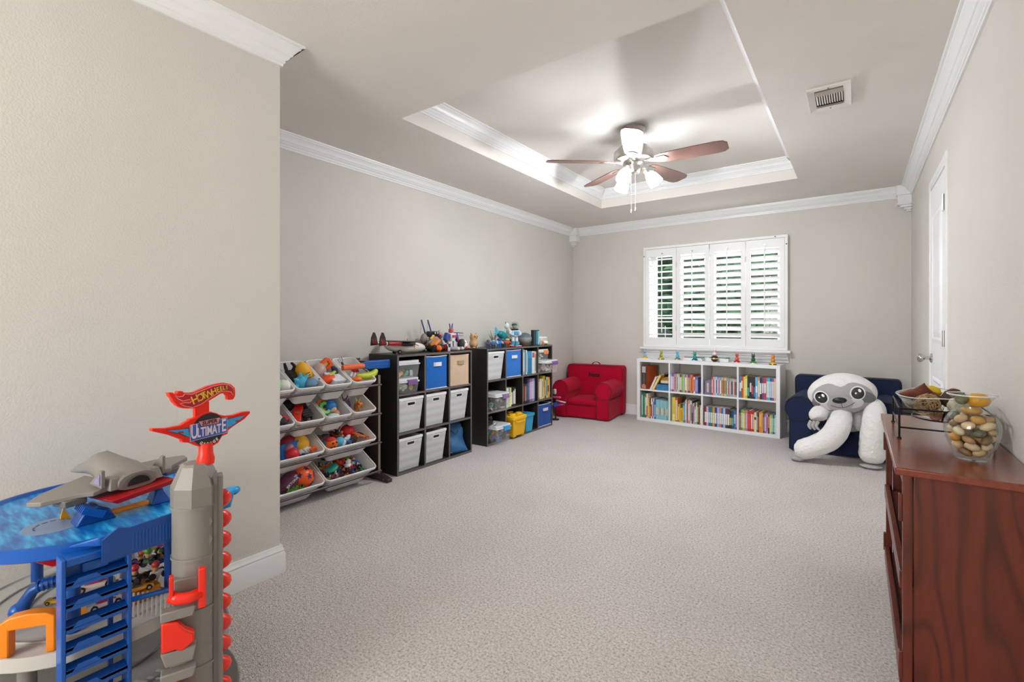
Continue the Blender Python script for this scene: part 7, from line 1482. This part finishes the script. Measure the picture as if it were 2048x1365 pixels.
# ---- on top of the four by three organiser
figure('grey and navy toy robot beside the owl figurine', (-2.86, 3.575, ZS), 1.2, 0.085, '5a5f74', '3a4468', '6a6a78', '4a5a8a', wide=1.5, name='toy_robot', cat='toy robot')
figure('sky blue and black toy robot, third from the owl', (-2.84, 3.63, ZS), 1.0, 0.08, '2f72b4', '24282e', 'b9cde0', '3a7ab8', wide=1.5, name='toy_robot', cat='toy robot')
figure('bright blue toy robot with pale visor near the shelf edge', (-2.83, 3.705, ZS), 1.4, 0.095, '2a86c8', '1f5a98', '24407a', 'c8d4dc', wide=1.6, name='toy_robot', cat='toy robot')
t = thing('spiky_toy', 'silver grey spiky leaf toy against the wall', 'toy', (-3.02, 3.86, ZS))
B().cyl((0, 0, 0), (0, 0, 0.04), 0.022, n=10).build('pot', P('8a8a84', 0.5), t, smooth=0.7)
for i in range(9): B().cyl((0, 0, 0.03), (0.03 * math.cos(i * 2.4), 0.055 * math.sin(i * 0.7 - 2.8), 0.10 + 0.035 * (i % 3)), 0.009, 0.001, 6).build('blade', P('a3a29c', 0.4, 0.2), t)
t = thing('toy_dragon', 'teal translucent toy dragon with a pale blue fin', 'toy dragon', (-2.96, 3.92, ZS))
TE = P('1f8f92', 0.35, var=0.15)
B().tube(*limb([(0.0, 0.08, 0.0), (0, 0.06, 0.06), (0, 0.02, 0.11), (0.0, -0.03, 0.13), (0.02, -0.06, 0.13)], [0.03, 0.04, 0.045, 0.035, 0.02], step=4), n=12).build('body', TE, t, smooth=True)
for i in range(5):
    a = -0.5 + i * 0.35; B().cyl((0.0, -0.06, 0.15), (0.0, -0.07 - 0.06 * math.cos(a), 0.15 + 0.07 * math.sin(a)), 0.013, 0.003, 6).build('fin_ray', P('58b8dc', 0.3), t, smooth=0.9)
for s in (-1, 1): B().cyl((s * 0.02, 0.05, 0), (s * 0.015, 0.05, 0.06), 0.014, n=8).build('leg', TE, t, smooth=0.7)
B().cyl((0, 0.04, 0.13), (0, 0.06, 0.175), 0.025, 0.004, 8).build('crest', P('8fd0d8', 0.35), t, smooth=0.9)
beast('dark plum toy beast behind the red vehicle', (-2.93, 4.02, ZS), -0.4, 0.13, '5a4450', '7a5a60', '3a3034', spikes=4)
figure('orange armored toy figure before the teal dragon', (-2.82, 3.83, ZS), 1.3, 0.09, 'b8502a', '7a3a22', 'e0b890', 'c8642a', wide=1.5)
figure('dark green and magenta toy figure left of the orange one', (-2.84, 3.775, ZS), 1.3, 0.09, 'a84a7a', '2c3a30', '5a6a60', '2c4a3a', wide=1.5)
car('toy_car', 'red toy car with white frame on the organizer edge', (-2.82, 3.905, ZS), 1.5, 0.085, 'c8342c', 'd8d8dc')
t = thing('astronaut_figure', 'tall toy astronaut in pale blue with a glass dome helmet', 'toy figure', (-2.86, 4.01, ZS), 1.1)
B().prism(rrect(0.13, 0.1, 0.02), 0, 0.012).build('base_plate', P('d89aa8', 0.4), t, bev=0.003)
for s in (-1, 1):
    B().cyl((s * 0.024, 0, 0.012), (s * 0.022, 0, 0.055), 0.02, 0.017, 12).build('boot', P('1f98b8', 0.35), t, smooth=0.7); B().cyl((s * 0.022, 0, 0.055), (s * 0.02, 0, 0.1), 0.016, 0.018, 12).build('leg', P('dfe8ee', 0.4), t, smooth=0.7)
    B().tube(*limb([(s * 0.04, 0, 0.16), (s * 0.058, -0.012, 0.135), (s * 0.03, -0.04, 0.12)], [0.014, 0.014, 0.012], step=4), n=10).build('arm', P('cfe0ea', 0.4), t, smooth=True)
B().lathe([(0.0, 0.095), (0.03, 0.096), (0.04, 0.13), (0.036, 0.165), (0.02, 0.178), (0, 0.18)], n=16).build('torso', P('bcdcea', 0.4), t, smooth=True); B().cb((0, -0.036, 0.14), (0.045, 0.02, 0.035)).build('chest_pack', P('4a9ac8', 0.35), t, bev=0.006)
B().lathe([(0.034, 0.168), (0.042, 0.172), (0.04, 0.182), (0.03, 0.184)], n=18).build('collar', P('22262c', 0.4), t, smooth=True)
B().sph((0, 0, 0.208), 0.026, 14, 10).build('head', P('b9a28c', 0.5), t, smooth=True); B().sph((0, 0.004, 0.222), (0.029, 0.03, 0.018), 12, 8).build('hair', P('36525a', 0.5), t, smooth=True)
B().sph((0, 0, 0.213), 0.045, 20, 14).build('dome_helmet', mat_glass('dome_glass', (0.85, 0.95, 0.92)), t, smooth=True)
t = thing('toy_goose', 'white toy goose with amber bill behind the astronaut', 'toy animal', (-3.0, 4.09, ZS))
B().tube(*limb([(0, 0, 0), (0, 0, 0.08), (0, -0.01, 0.16), (0, -0.02, 0.2)], [0.045, 0.04, 0.026, 0.024], step=4), n=12).build('body', P('e6e4da', 0.5), t, smooth=True); B().sph((0, -0.025, 0.21), (0.03, 0.032, 0.034), 14, 10).build('head', P('dfe4e4', 0.5), t, smooth=True)
B().sph((0.01, 0.02, 0.195), (0.018, 0.042, 0.012), 12, 8).build('bill', P('e8b06a', 0.45), t, smooth=True); B().cyl((0, -0.045, 0.235), (0, -0.052, 0.262), 0.007, 0.001, 6).build('tuft', P('5a94b8', 0.5), t)
t = thing('toy_helmet', 'grey bowl shaped toy helmet beside the striped tin', 'helmet', (-2.92, 4.28, ZS))
B().lathe([(0, 0), (0.05, 0.0), (0.056, 0.015), (0.058, 0.03)], n=24).build('base_ring', P('6a5346', 0.45), t, smooth=0.8); B().lathe([(0.056, 0.03), (0.075, 0.05), (0.078, 0.085), (0.07, 0.088)], n=24).build('lower_shell', P('a5a49c', 0.4), t, smooth=0.8); B().sph((0, 0, 0.085), (0.074, 0.074, 0.055), 22, 10, None, 0, 0.5).build('dome', P('5c7076', 0.4), t, smooth=True)
t = thing('striped_tin', 'tall round tin striped teal cream and coral', 'tin', (-2.86, 4.395, ZS), 0.4)
for i, c in enumerate(['24343c', '2a3a42', '2f8aa4', '8ccad0', 'dfd8c4', 'e88a86', 'd8706e', '24343c', '2f8aa4', '8ccad0', 'e88a86', '2a3a42']):
    a0, a1 = 2 * PI * i / 12 - 2.2, 2 * PI * (i + 1) / 12 - 2.2
    vs = [(0.046 * math.cos(a0 + (a1 - a0) * k / 3), 0.046 * math.sin(a0 + (a1 - a0) * k / 3), z) for z in (0.003, 0.16) for k in range(4)]; B().add(vs + [(0, 0, 0.003), (0, 0, 0.16)], [(k, k + 1, 5 + k, 4 + k) for k in range(3)] + [(8, 1, 0), (8, 2, 1), (8, 3, 2), (9, 4, 5), (9, 5, 6), (9, 6, 7)]).build('printed_stripe', P(c, 0.35), t)
for z in (0, 0.158): B().lathe([(0, 0), (0.048, 0), (0.0485, 0.004), (0.048, 0.008), (0, 0.008)], c=(0, 0, z), n=24).build('rim', P('3a3c40', 0.35, 0.5), t, smooth=0.6)
for i, (lb, c, w, r_, z) in enumerate((('lowest sheaf of white paper beside the striped tin', 'e8e6e2', 0.16, 0.1, 0.0), ('pale blue folder in the paper pile by the tin', 'bcd4e4', 0.15, -0.08, 0.025), ('white folded paper in the pile by the tin', 'efeeea', 0.15, 0.2, 0.045), ('top curled white sheet of the paper pile', 'f2f2ee', 0.14, -0.15, 0.07))):
    one(B().box(-0.11, 0.1, -w / 2, w / 2, 0, 0.018).box(-0.1, 0.09, -w * .45, w * .45, 0.018, 0.0235), 'paper_stack', [c], lb, 'papers', (-2.93, 4.53, ZS + z), (0, 0, r_), 'papers by the striped tin', False, bev=0.004)
ball('white crumpled cloth on the shelf edge with an orange corner', (-2.83, 4.555, ZS + 0.024), 0.026, 'ece8e0', 'crumpled_cloth', 'cloth', None, (1.2, 1.7, 0.9))
one(B().taper((0, 0, 0), (0.03, 0.04), (0.02, 0.03), 0.035), 'orange_toy', ['c8783a'], 'small orange brown toy in front of the papers', 'toy', (-2.81, 4.48, ZS), (0, 0, 0.3), None, False, bev=0.004)
t = thing('silver_robot', 'silver and black toy robot lying on the blue latched box', 'toy robot', (-2.80, 3.53, cell2(0, 2)[2] + 0.1665), 0.5)
for i, (p, d_) in enumerate((((0, 0, 0.03), (0.05, 0.06, 0.03)), ((0.04, 0.04, 0.02), (0.05, 0.02, 0.02)), ((-0.02, -0.05, 0.02), (0.02, 0.05, 0.02)), ((0.05, -0.02, 0.015), (0.06, 0.016, 0.016)), ((0.0, 0.01, 0.06), (0.025, 0.03, 0.03)))): B().cb(p, d_, (0.3 * i, 0.2, 0.5 * i)).build('torso' if i == 0 else 'head' if i == 4 else 'limb', P('b9b9bc' if i % 2 else '3a3a3e', 0.3, 0.6), t, bev=0.003)

# ---- model on a stand between the organiser and the red chair
t = thing('model_stand', 'blue white and red toy airplane model on a black stand', 'toy plane', (-2.90, 4.90, 0))
B().lathe([(0, 0.0), (0.045, 0.0), (0.042, 0.012), (0.012, 0.02), (0.008, 0.045), (0, 0.045)], n=16).build('stand_base', P('1c1a1a', 0.4), t, smooth=0.6); B().cyl((0, 0, 0.04), (0, 0, 0.36), 0.005, n=8).build('stand_rod', P('1c1a1a', 0.4), t)
B().tube(*limb([(0, -0.05, 0.16), (0, 0, 0.18), (0, 0.06, 0.2)], [0.02, 0.03, 0.012], step=4), n=12).build('fuselage', P('1f3f9a', 0.35), t, smooth=True)
for s in (-1, 1): B().cb((0.05, s * 0.02 + 0.02, 0.2 + s * 0.018), (0.12, 0.03, 0.008), (0.2, 0.15 * s, 0.2)).build('wing', P('d8d0d6' if s > 0 else '4a68b0', 0.4), t, bev=0.003)
B().cb((0.02, 0.0, 0.27), (0.09, 0.045, 0.02)).build('upper_deck', P('d8506a', 0.4), t, bev=0.004); B().cb((-0.005, -0.005, 0.335), (0.03, 0.03, 0.06), (0.2, 0.1, 0)).build('tail', P('d6d4d8', 0.4), t, bev=0.006)

# ---- little figures on balls along the bookcase top
FG = [(-2.03, 'e0a82c', 'f2e2b0', '8fbcd4', 'sky blue pup', 'amber'), (-1.835, 'c8b82c', '3a5a6a', 'a8a83a', 'olive snake', 'yellow and grey'), (-1.645, '7a7448', 'e4dcc0', '6ab0d8', 'pale blue bird', 'khaki'), (-1.455, '1d56a8', 'e6ecf4', '2ca08a', 'green turtle', 'blue'), (-1.245, '1f1a18', 'd8a83a', 'f0d4d8', 'pink and white cat', 'black and gold'), (-1.02, 'b81f24', 'f0e8e8', 'd8564a', 'red fox', 'red'), (-0.865, '2f8a2c', 'eef4ea', '3a5a44', 'dark green frog', 'green'), (-0.685, 'd8b02c', '22201c', 'e8922c', 'orange lizard', 'yellow and black')]
for x, c1, c2, c3, nm, bn_ in FG:
    fy = 5.50 - (x + 2.0) * 0.055
    t = thing('ball_figure', 'tiny %s figure on a %s ball base on the bookcase' % (nm, bn_), 'figurine', (x, fy, BH + 0.0005), group='figures on ball bases')
    lowr = 0.034 if x != -1.245 else 0.038
    bb = B(); bb.sph((0, 0, 0.0), lowr, 16, 10, None, 0, 0.5); bb.build('upper_ball', P(c1, 0.25), t, smooth=0.8) if lowr == 0.034 else B().sph((0, 0, lowr), lowr, 18, 12).build('upper_ball', P(c1, 0.25), t, smooth=True)
    z0 = lowr if lowr == 0.034 else 2 * lowr
    B().lathe([(lowr * 1.005, -0.001 if lowr == .034 else lowr - .005), (lowr * 1.02, 0.004 if lowr == .034 else lowr), (lowr * 1.005, 0.008 if lowr == .034 else lowr + .005)], n=18).build('ball_band', P(c2, 0.3), t, smooth=True)
    B().sph((0, -lowr * 0.95, (0.008 if lowr == .034 else lowr)), (0.009, 0.005, 0.008), 8, 6).build('ball_button', P('f4f0e4', 0.3), t, smooth=True)
    B().lathe([(0, z0 - 0.006), (0.018, z0 - 0.004), (0.02, z0 + 0.015), (0.012, z0 + 0.03), (0, z0 + 0.032)], n=12).build('figure_body', P(c3, 0.4), t, smooth=True)
    hd = B().sph((0, 0, z0 + 0.046), (0.018, 0.017, 0.018), 12, 8).build('figure_head', P(c3, 0.4, var=0.2), t, smooth=True)
    for s in (-1, 1): B().cyl((s * 0.01, 0, z0 + 0.058), (s * 0.016, 0, z0 + 0.078), 0.006, 0.001, 6).build('ear', P(c3, 0.4), hd, smooth=0.9); B().sph((s * 0.007, -0.016, z0 + 0.049), 0.0026, 6, 5).build('eye', P('161616', 0.3), hd)
one(B().box(-0.11, 0.11, -0.05, 0.05, 0, 0.012).box(-0.105, 0.1, -0.045, 0.045, 0.012, 0.028), 'paper_box', ['ebebea'], 'flat white box left of the black and gold ball', 'box', (-1.495, 5.575, BH + 0.0005), (0, 0, BA), None, False, bev=0.002)
one(B().box(-0.12, 0.12, -0.05, 0.05, 0, 0.034), 'paper_box', ['efefef'], 'flat white box behind the black and gold ball', 'box', (-1.235, 5.575, BH + 0.0005), (0, 0, BA), None, False, bev=0.002)
t = thing('paint_brush', 'teal handled brush lying on the left white box', 'brush', (-1.50, 5.55, BH + 0.034), BA + 0.05)
B().cyl((-0.05, 0, 0), (0.13, 0, 0.002), 0.0055, n=8).build('handle', P('2c7f8a', 0.4), t, smooth=0.7); B().cyl((-0.09, 0, 0), (-0.05, 0, 0), 0.009, n=10).build('ferrule', P('b08a62', 0.4), t, smooth=0.7)
t = thing('paint_brush', 'green handled brush lying on the right white box', 'brush', (-1.21, 5.545, BH + 0.041), BA + 0.03)
B().cyl((-0.11, 0, 0), (0.06, 0, 0), 0.005, n=8).build('handle', P('3a8a78', 0.4), t, smooth=0.7); B().cyl((0.06, 0, 0), (0.1, 0, 0), 0.0085, n=10).build('ferrule', P('4a7a4a', 0.4), t, smooth=0.7)
